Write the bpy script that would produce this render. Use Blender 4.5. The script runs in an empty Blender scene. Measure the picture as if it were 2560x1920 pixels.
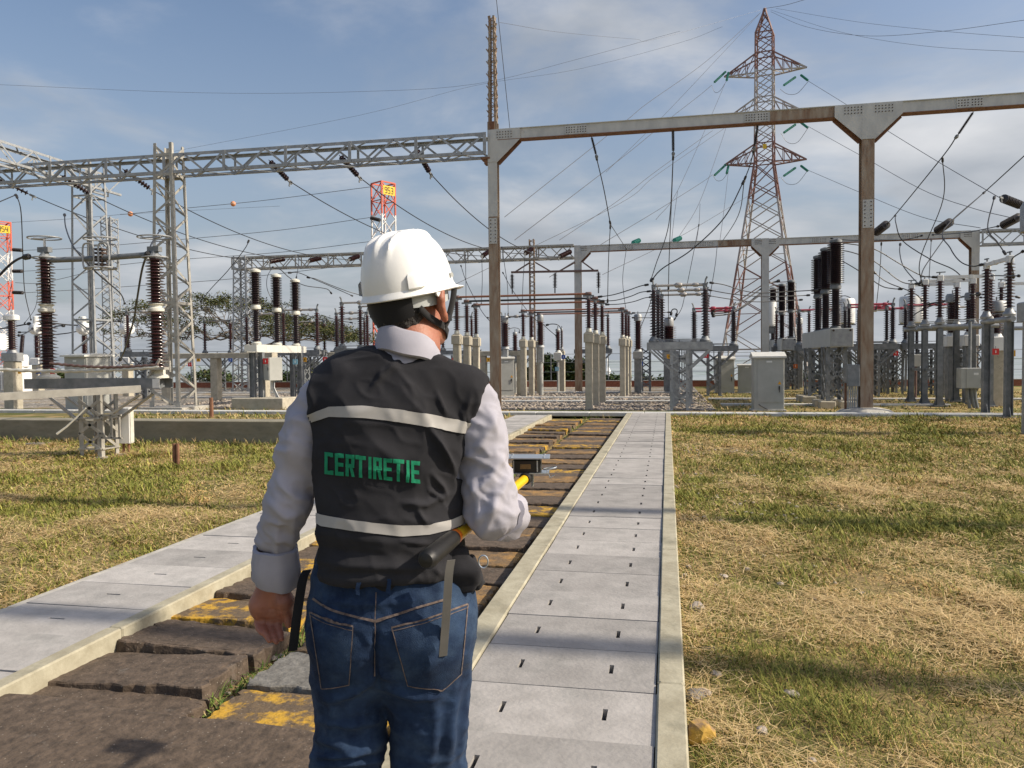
import bpy, math, random
import numpy as np
from mathutils import Vector, Matrix
from mathutils.bvhtree import BVHTree

S = bpy.context.scene
COL = S.collection
rnd = random.Random(7)
rad = math.radians

# ------------------------------------------------------------------ camera
FPX, CAM_H = 1950.0, 1.5
CAM_R = (Matrix.Rotation(rad(11.28), 3, 'Z') @ Matrix.Rotation(rad(90 - 1.86), 3, 'X')
         @ Matrix.Rotation(-0.0095, 3, 'Z'))
cam = bpy.data.cameras.new('camera')
cam.sensor_width = 36.0
cam.lens = 36.0 * FPX / 2560.0
cam.clip_start, cam.clip_end = 0.05, 9000.0
cam_ob = bpy.data.objects.new('camera', cam)
COL.objects.link(cam_ob)
cam_ob.matrix_world = Matrix.Translation((0, 0, CAM_H)) @ CAM_R.to_4x4()
S.camera = cam_ob

# ------------------------------------------------------------------ light
SUN_EL, SUN_AZ = 36.0, 1.5            # azimuth measured from +X towards +Y
sun_dir = Vector((math.cos(rad(SUN_EL)) * math.cos(rad(SUN_AZ)),
                  math.cos(rad(SUN_EL)) * math.sin(rad(SUN_AZ)), math.sin(rad(SUN_EL))))
sun = bpy.data.lights.new('sun', 'SUN')
sun.energy, sun.angle, sun.color = 4.9, rad(0.8), (1.0, 0.89, 0.73)
sun_ob = bpy.data.objects.new('sun', sun)
COL.objects.link(sun_ob)
sun_ob.rotation_euler = (-sun_dir).to_track_quat('-Z', 'Y').to_euler()

W = bpy.data.worlds.new('World')
S.world = W
W.use_nodes = True
def build_world():
    nt = W.node_tree; N = nt.nodes; L = nt.links
    N.clear()
    out = N.new('ShaderNodeOutputWorld')
    sky = N.new('ShaderNodeTexSky'); sky.sky_type = 'NISHITA'; sky.sun_disc = False
    sky.sun_elevation = rad(SUN_EL); sky.sun_rotation = rad(90 - SUN_AZ)
    sky.air_density, sky.dust_density, sky.ozone_density = 1.0, 3.4, 1.6
    b1 = N.new('ShaderNodeBackground'); b1.inputs['Strength'].default_value = 0.14
    L.new(sky.outputs[0], b1.inputs['Color'])
    tc = N.new('ShaderNodeTexCoord'); sep = N.new('ShaderNodeSeparateXYZ')
    L.new(tc.outputs['Generated'], sep.inputs[0])
    def math_(op, a, b=None, clamp=False):
        m = N.new('ShaderNodeMath'); m.operation = op; m.use_clamp = clamp
        for i, v in enumerate((a, b)):
            if v is None: continue
            if isinstance(v, (int, float)): m.inputs[i].default_value = v
            else: L.new(v, m.inputs[i])
        return m.outputs[0]
    z = sep.outputs['Z']
    den = math_('ADD', math_('MAXIMUM', z, 0.0), 0.16)
    cx, cy = math_('DIVIDE', sep.outputs['X'], den), math_('DIVIDE', sep.outputs['Y'], den)
    comb = N.new('ShaderNodeCombineXYZ')
    L.new(cx, comb.inputs[0]); L.new(cy, comb.inputs[1]); comb.inputs[2].default_value = 3.3
    n1 = N.new('ShaderNodeTexNoise'); n1.inputs['Scale'].default_value = 0.95
    n1.inputs['Detail'].default_value = 9; n1.inputs['Roughness'].default_value = 0.56
    n1.inputs['Distortion'].default_value = 0.35
    L.new(comb.outputs[0], n1.inputs['Vector'])
    # more cover towards the horizon
    mr = N.new('ShaderNodeMapRange'); mr.inputs['From Min'].default_value = 0.02
    mr.inputs['From Max'].default_value = 0.50
    mr.inputs['To Min'].default_value = 0.17; mr.inputs['To Max'].default_value = -0.10
    L.new(z, mr.inputs['Value'])
    f = math_('ADD', n1.outputs['Fac'], mr.outputs[0])
    # and towards the +X side
    f = math_('ADD', f, math_('MULTIPLY', sep.outputs['X'], 0.10))
    rp = N.new('ShaderNodeValToRGB'); rp.color_ramp.interpolation = 'EASE'
    rp.color_ramp.elements[0].position = 0.41; rp.color_ramp.elements[0].color = (0, 0, 0, 1)
    rp.color_ramp.elements[1].position = 0.66; rp.color_ramp.elements[1].color = (.92, .92, .92, 1)
    L.new(f, rp.inputs[0])
    # cloud tone: lit tops, grey lilac bellies
    n2 = N.new('ShaderNodeTexNoise'); n2.inputs['Scale'].default_value = 1.5
    n2.inputs['Detail'].default_value = 6; n2.inputs['Roughness'].default_value = .5
    L.new(comb.outputs[0], n2.inputs['Vector'])
    r2 = N.new('ShaderNodeValToRGB')
    r2.color_ramp.elements[0].position = .34; r2.color_ramp.elements[0].color = (.38, .41, .455, 1)
    r2.color_ramp.elements[1].position = .70; r2.color_ramp.elements[1].color = (.88, .87, .87, 1)
    L.new(n2.outputs['Fac'], r2.inputs[0])
    b2 = N.new('ShaderNodeBackground'); b2.inputs['Strength'].default_value = 1.0
    L.new(r2.outputs[0], b2.inputs['Color'])
    mx = N.new('ShaderNodeMixShader')
    L.new(rp.outputs[0], mx.inputs[0]); L.new(b1.outputs[0], mx.inputs[1]); L.new(b2.outputs[0], mx.inputs[2])
    # hazy air low over the plain
    b3 = N.new('ShaderNodeBackground'); b3.inputs['Color'].default_value = (.44, .485, .545, 1)
    b3.inputs['Strength'].default_value = .86
    mh = N.new('ShaderNodeMapRange'); mh.interpolation_type = 'SMOOTHSTEP'
    mh.inputs['From Min'].default_value = -0.01; mh.inputs['From Max'].default_value = 0.46
    mh.inputs['To Min'].default_value = .62; mh.inputs['To Max'].default_value = 0.0
    L.new(z, mh.inputs['Value'])
    m2 = N.new('ShaderNodeMixShader')
    L.new(mh.outputs[0], m2.inputs[0]); L.new(mx.outputs[0], m2.inputs[1]); L.new(b3.outputs[0], m2.inputs[2])
    L.new(m2.outputs[0], out.inputs['Surface'])
build_world()

S.view_settings.view_transform = 'Standard'
S.view_settings.look = 'None'
S.view_settings.exposure = 0.10
S.view_settings.gamma = 1.0
S.cycles.max_bounces = 6
S.cycles.diffuse_bounces = 3

# ------------------------------------------------------------------ pixel -> world
ORG = Vector((0, 0, CAM_H))
def ray(px, py):
    return CAM_R @ Vector(((px - 1280) / FPX, -(py - 960) / FPX, -1.0))
def at(px, py, Y):
    d = ray(px, py); return ORG + d * (Y / d.y)
def gnd(px, py, z=0.0):
    d = ray(px, py); return ORG + d * ((z - CAM_H) / d.z)
def atX(px, py, X):
    d = ray(px, py); return ORG + d * (X / d.x)
CROP = {'A': (0, 300, .3165), 'B': (0, 700, .2773), 'C': (400, 560, .3014), 'D': (1000, 560, .3165),
        'E': (1600, 560, .3014), 'F': (1960, 560, .3014), 'G': (1640, 0, .4159), 'H': (900, 0, .3617),
        'V': (0, 0, 1.1573), 'P': (0, 0, 1.0), 'R': (2200, 700, .2411), 'L': (0, 760, .1808)}
def q(c, x, y, Y):
    a, b, s = CROP[c]; return at(a + s * x, b + s * y, Y)
def qg(c, x, y, z=0.0):
    a, b, s = CROP[c]; return gnd(a + s * x, b + s * y, z)

# ------------------------------------------------------------------ materials
def lin(c):
    return tuple(c) + (1.0,) if len(c) == 3 else tuple(c)
MATS = {}
def mat(name, c1, c2=None, c3=None, rough=.6, metal=0.0, scale=6.0, detail=7, lo=.35, hi=.65, bump=0.0,
        bscale=60.0, stretch=(1, 1, 1), r3=(.60, .72), s3=2.0, spec=.5, rvar=0.0, coat=0.0):
    m = bpy.data.materials.new(name); m.use_nodes = True
    nt = m.node_tree; N = nt.nodes; L = nt.links
    p = N['Principled BSDF']
    p.inputs['Roughness'].default_value = rough; p.inputs['Metallic'].default_value = metal
    p.inputs['Specular IOR Level'].default_value = spec
    if coat: p.inputs['Coat Weight'].default_value = coat
    tc = N.new('ShaderNodeTexCoord'); mp = N.new('ShaderNodeMapping')
    mp.inputs['Scale'].default_value = stretch
    L.new(tc.outputs['Object'], mp.inputs[0])
    col = None
    if c2 is None:
        p.inputs['Base Color'].default_value = lin(c1)
    else:
        n = N.new('ShaderNodeTexNoise'); n.inputs['Scale'].default_value = scale
        n.inputs['Detail'].default_value = detail; n.inputs['Roughness'].default_value = .62
        L.new(mp.outputs[0], n.inputs['Vector'])
        r = N.new('ShaderNodeValToRGB')
        r.color_ramp.elements[0].position = lo; r.color_ramp.elements[0].color = lin(c1)
        r.color_ramp.elements[1].position = hi; r.color_ramp.elements[1].color = lin(c2)
        L.new(n.outputs['Fac'], r.inputs[0]); col = r.outputs[0]
        if c3 is not None:
            n3 = N.new('ShaderNodeTexNoise'); n3.inputs['Scale'].default_value = s3
            n3.inputs['Detail'].default_value = 8; n3.inputs['Roughness'].default_value = .68
            L.new(mp.outputs[0], n3.inputs['Vector'])
            r_ = N.new('ShaderNodeValToRGB')
            r_.color_ramp.elements[0].position = r3[0]; r_.color_ramp.elements[0].color = (0, 0, 0, 1)
            r_.color_ramp.elements[1].position = r3[1]; r_.color_ramp.elements[1].color = (1, 1, 1, 1)
            L.new(n3.outputs['Fac'], r_.inputs[0])
            mx = N.new('ShaderNodeMix'); mx.data_type = 'RGBA'
            L.new(r_.outputs[0], mx.inputs['Factor']); L.new(col, mx.inputs['A'])
            mx.inputs['B'].default_value = lin(c3); col = mx.outputs['Result']
        L.new(col, p.inputs['Base Color'])
        if rvar:
            mr = N.new('ShaderNodeMapRange'); mr.inputs['To Min'].default_value = max(0, rough - rvar)
            mr.inputs['To Max'].default_value = min(1, rough + rvar)
            L.new(n.outputs['Fac'], mr.inputs['Value']); L.new(mr.outputs[0], p.inputs['Roughness'])
    if bump:
        nb = N.new('ShaderNodeTexNoise'); nb.inputs['Scale'].default_value = bscale
        nb.inputs['Detail'].default_value = 6
        L.new(mp.outputs[0], nb.inputs['Vector'])
        b = N.new('ShaderNodeBump'); b.inputs['Strength'].default_value = bump
        b.inputs['Distance'].default_value = .01
        L.new(nb.outputs['Fac'], b.inputs['Height']); L.new(b.outputs[0], p.inputs['Normal'])
    MATS[name] = m
    return m

mat('galvanised', (.27, .28, .29), (.42, .43, .43), rough=.55, metal=.35, scale=5)
mat('galvanised_dull', (.15, .165, .175), (.26, .27, .28), (.11, .08, .06), rough=.62, metal=.3, scale=5, r3=(.66, .76), s3=3)
mat('galvanised_warm', (.32, .305, .27), (.47, .45, .40), (.17, .10, .06), rough=.6, metal=.25, scale=5, r3=(.66, .76), s3=3)
mat('rusty_steel', (.25, .155, .095), (.38, .32, .25), (.15, .07, .035), rough=.72, metal=.15, scale=7, stretch=(1, 1, .22), r3=(.54, .70), s3=3.2, bump=.15, bscale=30)
mat('grey_steel', (.46, .465, .45), (.58, .58, .55), (.27, .17, .11), rough=.6, metal=.1, scale=4, stretch=(1, 1, .4), r3=(.64, .80), s3=2.2)
mat('rust_brown', (.16, .07, .04), (.25, .13, .075), rough=.8, metal=.1, scale=9)
mat('bolt_dark', (.07, .045, .035), rough=.7, metal=.3)
mat('concrete', (.36, .34, .30), (.50, .48, .43), (.20, .19, .16), rough=.9, scale=9, r3=(.60, .80), s3=3, bump=.25, bscale=45)
mat('concrete_post', (.38, .345, .27), (.50, .46, .37), (.17, .16, .13), rough=.92, scale=6, r3=(.58, .74), s3=4.5, bump=.2, bscale=40)
mat('porcelain', (.035, .012, .011), (.060, .019, .017), rough=.25, scale=4, coat=.15)
mat('porcelain_dark', (.022, .014, .016), (.04, .022, .024), rough=.26, scale=4)
mat('polymer_dark', (.03, .026, .028), (.05, .042, .042), rough=.45, scale=9)
mat('glass_green', (.03, .20, .16), (.05, .27, .22), rough=.5, scale=4, spec=.3)
mat('cream_cap', (.55, .54, .47), (.66, .65, .58), rough=.5, scale=8)
mat('white_paint', (.70, .71, .70), (.80, .80, .78), (.52, .50, .45), rough=.45, scale=3, r3=(.66, .82), s3=5)
mat('cabinet_grey', (.36, .365, .34), (.42, .425, .40), (.36, .35, .31), rough=.5, scale=3, r3=(.64, .85), s3=4)
mat('cabinet_roof', (.60, .595, .54), (.68, .67, .62), rough=.5, scale=5)
mat('cable_black', (.022, .022, .025), rough=.5)
mat('wire_grey', (.10, .10, .11), rough=.5, metal=.3)
mat('bus_copper', (.26, .11, .07), (.34, .16, .10), rough=.5, metal=.3, scale=8)
mat('bus_dark', (.14, .085, .075), (.20, .13, .11), rough=.5, metal=.3, scale=8)
mat('bus_grey', (.36, .34, .32), (.45, .43, .40), rough=.5, metal=.4, scale=8)
mat('paint_red', (.50, .035, .03), (.58, .06, .05), rough=.5, scale=5)
mat('pink_red', (.33, .035, .065), (.40, .06, .09), rough=.5, scale=5)
mat('tag_red', (.62, .03, .03), rough=.5)
mat('tag_blue', (.03, .10, .42), rough=.5)
mat('tag_sky', (.22, .45, .58), rough=.5)
mat('tag_yellow', (.72, .36, .02), rough=.5)
mat('tag_orange', (.60, .14, .02), rough=.5)
mat('sign_yellow', (.78, .52, .03), rough=.5)
mat('sign_ink', (.03, .03, .02), rough=.6)
mat('tower_red', (.42, .13, .10), (.55, .22, .17), (.30, .10, .08), rough=.6, scale=1.2, r3=(.6, .75), s3=3)
mat('tower_white', (.62, .56, .53), (.74, .70, .67), (.45, .20, .15), rough=.6, scale=1.5, r3=(.60, .72), s3=2.5)
mat('mast_red', (.58, .09, .06), (.66, .15, .10), rough=.55, scale=2)
mat('mast_white', (.68, .68, .68), (.78, .78, .78), rough=.55, scale=2)
mat('ball_orange', (.56, .22, .10), (.62, .28, .15), rough=.6, scale=5)
mat('brick_red', (.22, .075, .045), (.32, .12, .07), (.40, .34, .28), rough=.9, scale=12, r3=(.66, .8), s3=6)
mat('bark', (.085, .068, .055), (.15, .125, .10), rough=.95, scale=9, bump=.4, bscale=25)
mat('black_plastic', (.012, .012, .013), rough=.35)
mat('black_rubber', (.008, .008, .009), (.014, .014, .015), rough=.5, scale=40)
mat('yellow_pole', (.78, .46, .01), (.82, .52, .02), rough=.3, scale=6)
mat('orange_band', (.72, .17, .01), rough=.35)
mat('aluminium', (.50, .55, .60), (.58, .62, .66), rough=.32, metal=.75, scale=10)

# ------------------------------------------------------------------ mesh builder
class MB:
    def __init__(s): s.v = []; s.f = []; s.sm = False
    def add(s, vs, fs):
        o = len(s.v); s.v.extend([tuple(a) for a in vs]); s.f.extend([tuple(i + o for i in f) for f in fs]); return s
    def box(s, c, d, rot=None):
        x, y, z = d[0] / 2, d[1] / 2, d[2] / 2
        vs = [Vector(p) for p in ((-x, -y, -z), (x, -y, -z), (x, y, -z), (-x, y, -z), (-x, -y, z), (x, -y, z), (x, y, z), (-x, y, z))]
        if rot is not None: vs = [rot @ a for a in vs]
        c = Vector(c)
        return s.add([a + c for a in vs], [(0, 3, 2, 1), (4, 5, 6, 7), (0, 1, 5, 4), (1, 2, 6, 5), (2, 3, 7, 6), (3, 0, 4, 7)])
    def cbox(s, c, d, b=.01, rot=None):
        """box with chamfered vertical and top edges"""
        x, y, z = d[0] / 2, d[1] / 2, d[2] / 2
        def ringp(ix, iy, zz):
            k = b
            return [(-ix + k, -iy, zz), (ix - k, -iy, zz), (ix, -iy + k, zz), (ix, iy - k, zz), (ix - k, iy, zz), (-ix + k, iy, zz), (-ix, iy - k, zz), (-ix, -iy + k, zz)]
        vs = ringp(x, y, -z) + ringp(x, y, z - b) + ringp(x - b, y - b, z)
        fs = [tuple(range(7, -1, -1)), tuple(range(16, 24))]
        for r in (0, 8):
            for i in range(8):
                j = (i + 1) % 8; fs.append((r + i, r + j, r + 8 + j, r + 8 + i))
        vs = [Vector(a) for a in vs]
        if rot is not None: vs = [rot @ a for a in vs]
        c = Vector(c)
        return s.add([a + c for a in vs], fs)
    def bar(s, a, b, w, h=None, up=(0, 0, 1)):
        a, b = Vector(a), Vector(b); h = h or w
        d = b - a; l = d.length
        if l < 1e-6: return s
        d /= l; up = Vector(up)
        if abs(d.dot(up)) > .98: up = Vector((1, 0, 0))
        x = d.cross(up).normalized(); y = x.cross(d)
        o = [x * (sx * w / 2) + y * (sy * h / 2) for sx, sy in ((-1, -1), (1, -1), (1, 1), (-1, 1))]
        return s.add([a + k for k in o] + [b + k for k in o], [(3, 2, 1, 0), (4, 5, 6, 7), (0, 1, 5, 4), (1, 2, 6, 5), (2, 3, 7, 6), (3, 0, 4, 7)])
    def ang(s, a, b, w, t, u, v):
        """rolled angle: two thin plates along directions u and v from the edge a-b"""
        a, b, u, v = Vector(a), Vector(b), Vector(u), Vector(v)
        prof = [Vector((0, 0, 0)), u * w, u * w + v * t, u * t + v * t, u * t + v * w, v * w]
        vs = [a + k for k in prof] + [b + k for k in prof]
        fs = [(5, 4, 3, 2, 1, 0), (6, 7, 8, 9, 10, 11)] + [(i, (i + 1) % 6, 6 + (i + 1) % 6, 6 + i) for i in range(6)]
        return s.add(vs, fs)
    def tube(s, pts, r, n=6, cap=True):
        pts = [Vector(p) for p in pts]; m = len(pts)
        rs = r if isinstance(r, (list, tuple)) else [r] * m
        t0 = (pts[1] - pts[0]).normalized()
        up = Vector((0, 0, 1)) if abs(t0.z) < .9 else Vector((1, 0, 0))
        x = t0.cross(up).normalized(); vs = []
        for i in range(m):
            t = (pts[min(i + 1, m - 1)] - pts[max(i - 1, 0)])
            t = t.normalized() if t.length > 1e-9 else t0
            x = x - t * x.dot(t)
            x = x.normalized() if x.length > 1e-6 else t.orthogonal().normalized()
            y = t.cross(x)
            for k in range(n):
                a = 2 * math.pi * k / n
                vs.append(pts[i] + x * (math.cos(a) * rs[i]) + y * (math.sin(a) * rs[i]))
        fs = [(i * n + k, i * n + (k + 1) % n, (i + 1) * n + (k + 1) % n, (i + 1) * n + k) for i in range(m - 1) for k in range(n)]
        if cap: fs += [tuple(range(n - 1, -1, -1)), tuple((m - 1) * n + k for k in range(n))]
        return s.add(vs, fs)
    def lathe(s, prof, o=(0, 0, 0), d=(0, 0, 1), n=14, cap=True):
        o, d = Vector(o), Vector(d).normalized()
        x = d.orthogonal().normalized(); y = d.cross(x); m = len(prof)
        vs = [o + d * z + (x * math.cos(2 * math.pi * k / n) + y * math.sin(2 * math.pi * k / n)) * max(r, 1e-4) for r, z in prof for k in range(n)]
        fs = [(i * n + k, i * n + (k + 1) % n, (i + 1) * n + (k + 1) % n, (i + 1) * n + k) for i in range(m - 1) for k in range(n)]
        if cap: fs += [tuple(range(n - 1, -1, -1)), tuple((m - 1) * n + k for k in range(n))]
        return s.add(vs, fs)
    def prism(s, poly, a, b):
        """extrude the polygon (list of Vectors) from offset a to offset b"""
        n = len(poly); a, b = Vector(a), Vector(b)
        return s.add([Vector(p) + a for p in poly] + [Vector(p) + b for p in poly],
                     [tuple(range(n - 1, -1, -1)), tuple(range(n, 2 * n))] + [(i, (i + 1) % n, n + (i + 1) % n, n + i) for i in range(n)])
    def mesh(s, name, material, smooth=False):
        me = bpy.data.meshes.new(name); me.from_pydata(s.v, [], s.f)
        me.materials.append(MATS[material] if isinstance(material, str) else material)
        if smooth:
            me.polygons.foreach_set('use_smooth', [True] * len(me.polygons))
            try: me.set_sharp_from_angle(angle=rad(42))
            except Exception: pass
        me.update(); return me
    def build(s, name, material, parent=None, loc=None, smooth=False):
        return put(s.mesh(name, material, smooth), name, parent, loc)

def put(me, name, parent=None, loc=None, rot=None):
    o = bpy.data.objects.new(name, me); COL.objects.link(o)
    if parent is not None: o.parent = parent
    if loc is not None: o.location = loc
    if rot is not None: o.rotation_euler = rot
    return o
def tag(o, label=None, cat=None, group=None, kind=None):
    if label: o['label'] = label
    if cat: o['category'] = cat
    if group: o['group'] = group
    if kind: o['kind'] = kind
    return o
def thing(name, label, cat, loc=(0, 0, 0), rz=0.0, group=None):
    o = bpy.data.objects.new(name, None); COL.objects.link(o)
    o.location = loc; o.rotation_euler = (0, 0, rz); o.empty_display_size = .2
    return tag(o, label, cat, group)
def dup(o, loc=None, label=None, rz=None, group=None, parent=None):
    c = o.copy(); COL.objects.link(c)
    if parent is not None: c.parent = parent
    if loc is not None: c.location = loc
    if rz is not None: c.rotation_euler = (0, 0, rz)
    if label: c['label'] = label
    if group: c['group'] = group
    for ch in [k for k in o.children]: dup(ch, parent=c)
    return c
def solo(mb, name, m, label, cat, group=None, kind=None, smooth=False, origin=None):
    """a thing that is one mesh; its origin is moved to `origin`"""
    if origin is not None:
        origin = Vector(origin); mb.v = [tuple(Vector(a) - origin) for a in mb.v]
    return tag(mb.build(name, m, None, origin, smooth), label, cat, group, kind)
ORD = ['first', 'second', 'third', 'fourth', 'fifth', 'sixth', 'seventh', 'eighth', 'ninth', 'tenth', 'eleventh', 'twelfth']
# ================================================================== setting: ground
def sheet(name, x0, x1, y0, y1, z, material, nx=1, ny=1, fz=None):
    mb = MB(); vs = []; fs = []
    for j in range(ny + 1):
        for i in range(nx + 1):
            x, y = x0 + (x1 - x0) * i / nx, y0 + (y1 - y0) * j / ny
            vs.append((x, y, z + (fz(x, y) if fz else 0)))
    for j in range(ny):
        for i in range(nx):
            a = j * (nx + 1) + i; fs.append((a, a + 1, a + nx + 2, a + nx + 1))
    mb.add(vs, fs)
    return tag(mb.build(name, material, smooth=True), kind='structure')

def ground_mat(name, straw, green, soil, gs=.55, fine=34.0, green_at=(.46, .60)):
    m = bpy.data.materials.new(name); m.use_nodes = True
    nt = m.node_tree; N = nt.nodes; L = nt.links; p = N['Principled BSDF']
    p.inputs['Roughness'].default_value = .95; p.inputs['Specular IOR Level'].default_value = .15
    tc = N.new('ShaderNodeTexCoord')
    def noise(sc, det, ro=.6, dist=0.0, st=None):
        n = N.new('ShaderNodeTexNoise'); n.inputs['Scale'].default_value = sc; n.inputs['Detail'].default_value = det
        n.inputs['Roughness'].default_value = ro; n.inputs['Distortion'].default_value = dist
        if st:
            mp = N.new('ShaderNodeMapping'); mp.inputs['Scale'].default_value = st
            L.new(tc.outputs['Object'], mp.inputs[0]); L.new(mp.outputs[0], n.inputs['Vector'])
        else: L.new(tc.outputs['Object'], n.inputs['Vector'])
        return n.outputs['Fac']
    def ramp(f, a, b, ca=(0, 0, 0, 1), cb=(1, 1, 1, 1)):
        r = N.new('ShaderNodeValToRGB'); r.color_ramp.elements[0].position = a; r.color_ramp.elements[0].color = ca
        r.color_ramp.elements[1].position = b; r.color_ramp.elements[1].color = cb
        L.new(f, r.inputs[0]); return r.outputs[0]
    def mix(f, a, b):
        x = N.new('ShaderNodeMix'); x.data_type = 'RGBA'; L.new(f, x.inputs['Factor'])
        for s_, v in (('A', a), ('B', b)):
            if isinstance(v, tuple): x.inputs[s_].default_value = v
            else: L.new(v, x.inputs[s_])
        return x.outputs['Result']
    c_straw = ramp(noise(fine, 8, .75, .5), .32, .68, lin(tuple(k * .55 for k in straw)), lin(straw))
    c_green = ramp(noise(fine * 1.2, 8, .75), .30, .70, lin(tuple(k * .5 for k in green)), lin(green))
    c = mix(ramp(noise(gs, 7, .68, .6), *green_at), c_straw, c_green)
    c = mix(ramp(noise(1.7, 8, .7), .60, .70), c, lin(soil))
    L.new(c, p.inputs['Base Color'])
    b = N.new('ShaderNodeBump'); b.inputs['Strength'].default_value = .7; b.inputs['Distance'].default_value = .03
    L.new(noise(fine * .8, 8, .75), b.inputs['Height']); L.new(b.outputs[0], p.inputs['Normal'])
    MATS[name] = m
ground_mat('turf', (.42, .31, .15), (.15, .16, .05), (.24, .19, .11), green_at=(.42, .56))
ground_mat('turf_far', (.44, .33, .14), (.20, .20, .06), (.24, .19, .11), gs=.35, fine=9)

def gravel_mat():
    m = bpy.data.materials.new('gravel'); m.use_nodes = True
    nt = m.node_tree; N = nt.nodes; L = nt.links; p = N['Principled BSDF']
    p.inputs['Roughness'].default_value = .9
    tc = N.new('ShaderNodeTexCoord')
    v = N.new('ShaderNodeTexVoronoi'); v.inputs['Scale'].default_value = 11
    L.new(tc.outputs['Object'], v.inputs['Vector'])
    hs = N.new('ShaderNodeSeparateColor'); L.new(v.outputs['Color'], hs.inputs[0])
    r = N.new('ShaderNodeValToRGB'); r.color_ramp.elements[0].color = (.16, .135, .105, 1)
    r.color_ramp.elements[1].color = (.42, .385, .33, 1)
    L.new(hs.outputs[0], r.inputs[0])
    n = N.new('ShaderNodeTexNoise'); n.inputs['Scale'].default_value = .8; n.inputs['Detail'].default_value = 7
    L.new(tc.outputs['Object'], n.inputs['Vector'])
    r2 = N.new('ShaderNodeValToRGB'); r2.color_ramp.elements[0].position = .52; r2.color_ramp.elements[1].position = .64
    L.new(n.outputs['Fac'], r2.inputs[0])
    mx = N.new('ShaderNodeMix'); mx.data_type = 'RGBA'; L.new(r2.outputs[0], mx.inputs['Factor'])
    L.new(r.outputs[0], mx.inputs['A']); mx.inputs['B'].default_value = (.29, .215, .115, 1)
    L.new(mx.outputs['Result'], p.inputs['Base Color'])
    b = N.new('ShaderNodeBump'); b.inputs['Strength'].default_value = .9; b.inputs['Distance'].default_value = .04; b.invert = True
    L.new(v.outputs['Distance'], b.inputs['Height']); L.new(b.outputs[0], p.inputs['Normal'])
    MATS['gravel'] = m
gravel_mat()
mat('plain_haze', (.27, .31, .34), (.34, .38, .40), (.20, .26, .23), rough=1.0, scale=.004, r3=(.55, .62), s3=.006, spec=0.0)  # far plain: the haze of distance is put into its colour
mat('scrub', (.05, .07, .03), (.10, .12, .05), rough=1.0, scale=.05)

def bumpy(x, y):
    return .012 * math.sin(x * 3.1 + y * 1.7) + .010 * math.sin(x * 1.3 - y * 2.9 + 1) + .006 * math.sin(x * 7.7 + y * 6.1)
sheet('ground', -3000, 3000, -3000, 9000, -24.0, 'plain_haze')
# the yard stands on a low plateau that falls away beyond the perimeter kerb
def plateau():
    mb = MB(); xs = (-240, 240); ys = [(-60, -.12), (41.2, -.12), (70, -6), (160, -24.05)]
    vs = [(x, y, z) for y, z in ys for x in xs]
    mb.add(vs, [(2 * i, 2 * i + 1, 2 * i + 3, 2 * i + 2) for i in range(3)])
    tag(mb.build('terrain', 'turf_far'), kind='structure')
plateau()
# cut round the trenches: near turf is laid in three sheets
sheet('lawn_ground', .06, 16, -4, 20.25, 0.0, 'turf', 60, 90, bumpy)
sheet('lawn_ground', -24, -3.86, -4, 12.68, 0.0, 'turf', 60, 60, bumpy)
sheet('yard_ground', -45, -3.86, 13.0, 22.4, -.006, 'turf')
sheet('yard_ground', -3.86, 40, 20.25, 22.4, -.006, 'turf')
sheet('yard_ground', 16, 40, -4, 20.25, -.006, 'turf')
sheet('trench_ground', -3.86, .06, -4, 20.25, -.085, 'turf')
sheet('yard_ground', 1.3, 40, 22.4, 41.2, -.006, 'turf_far')
sheet('gravel_yard', -45, 1.3, 22.4, 41.2, -.006, 'gravel')

# ------------------------------------------------------------------ the two cable trenches
def kerb(x0, x1, y0, y1, z0, z1, name='kerb', m='concrete_kerb'):
    mb = MB(); n = max(1, int((y1 - y0) / 2.4))
    for i in range(n):
        a, b = y0 + (y1 - y0) * i / n, y0 + (y1 - y0) * (i + 1) / n
        mb.cbox(((x0 + x1) / 2, (a + b) / 2, (z0 + z1) / 2), (x1 - x0, b - a - .004, z1 - z0), .008)
    return tag(mb.build(name, m), kind='structure')
mat('concrete_kerb', (.31, .28, .20), (.43, .40, .30), (.17, .165, .12), rough=.92, scale=7, r3=(.54, .74), s3=2.6, bump=.3, bscale=40)
kerb(-1.025, -.885, 1.0, 20.2, -.08, .085)
kerb(-.047, .07, 1.0, 20.2, -.08, .09)
kerb(-2.945, -2.855, 1.0, 19.4, -.08, .085)
kerb(-3.86, -3.765, 1.0, 12.6, -.08, .055, m='concrete')
tag(MB().box((-.46, 10.6, -.07), (.82, 19.2, .02)).build('trench_floor', 'bolt_dark'), kind='structure')
tag(MB().box((-3.35, 10.2, -.07), (.78, 18.2, .02)).build('trench_floor', 'bolt_dark'), kind='structure')

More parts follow.
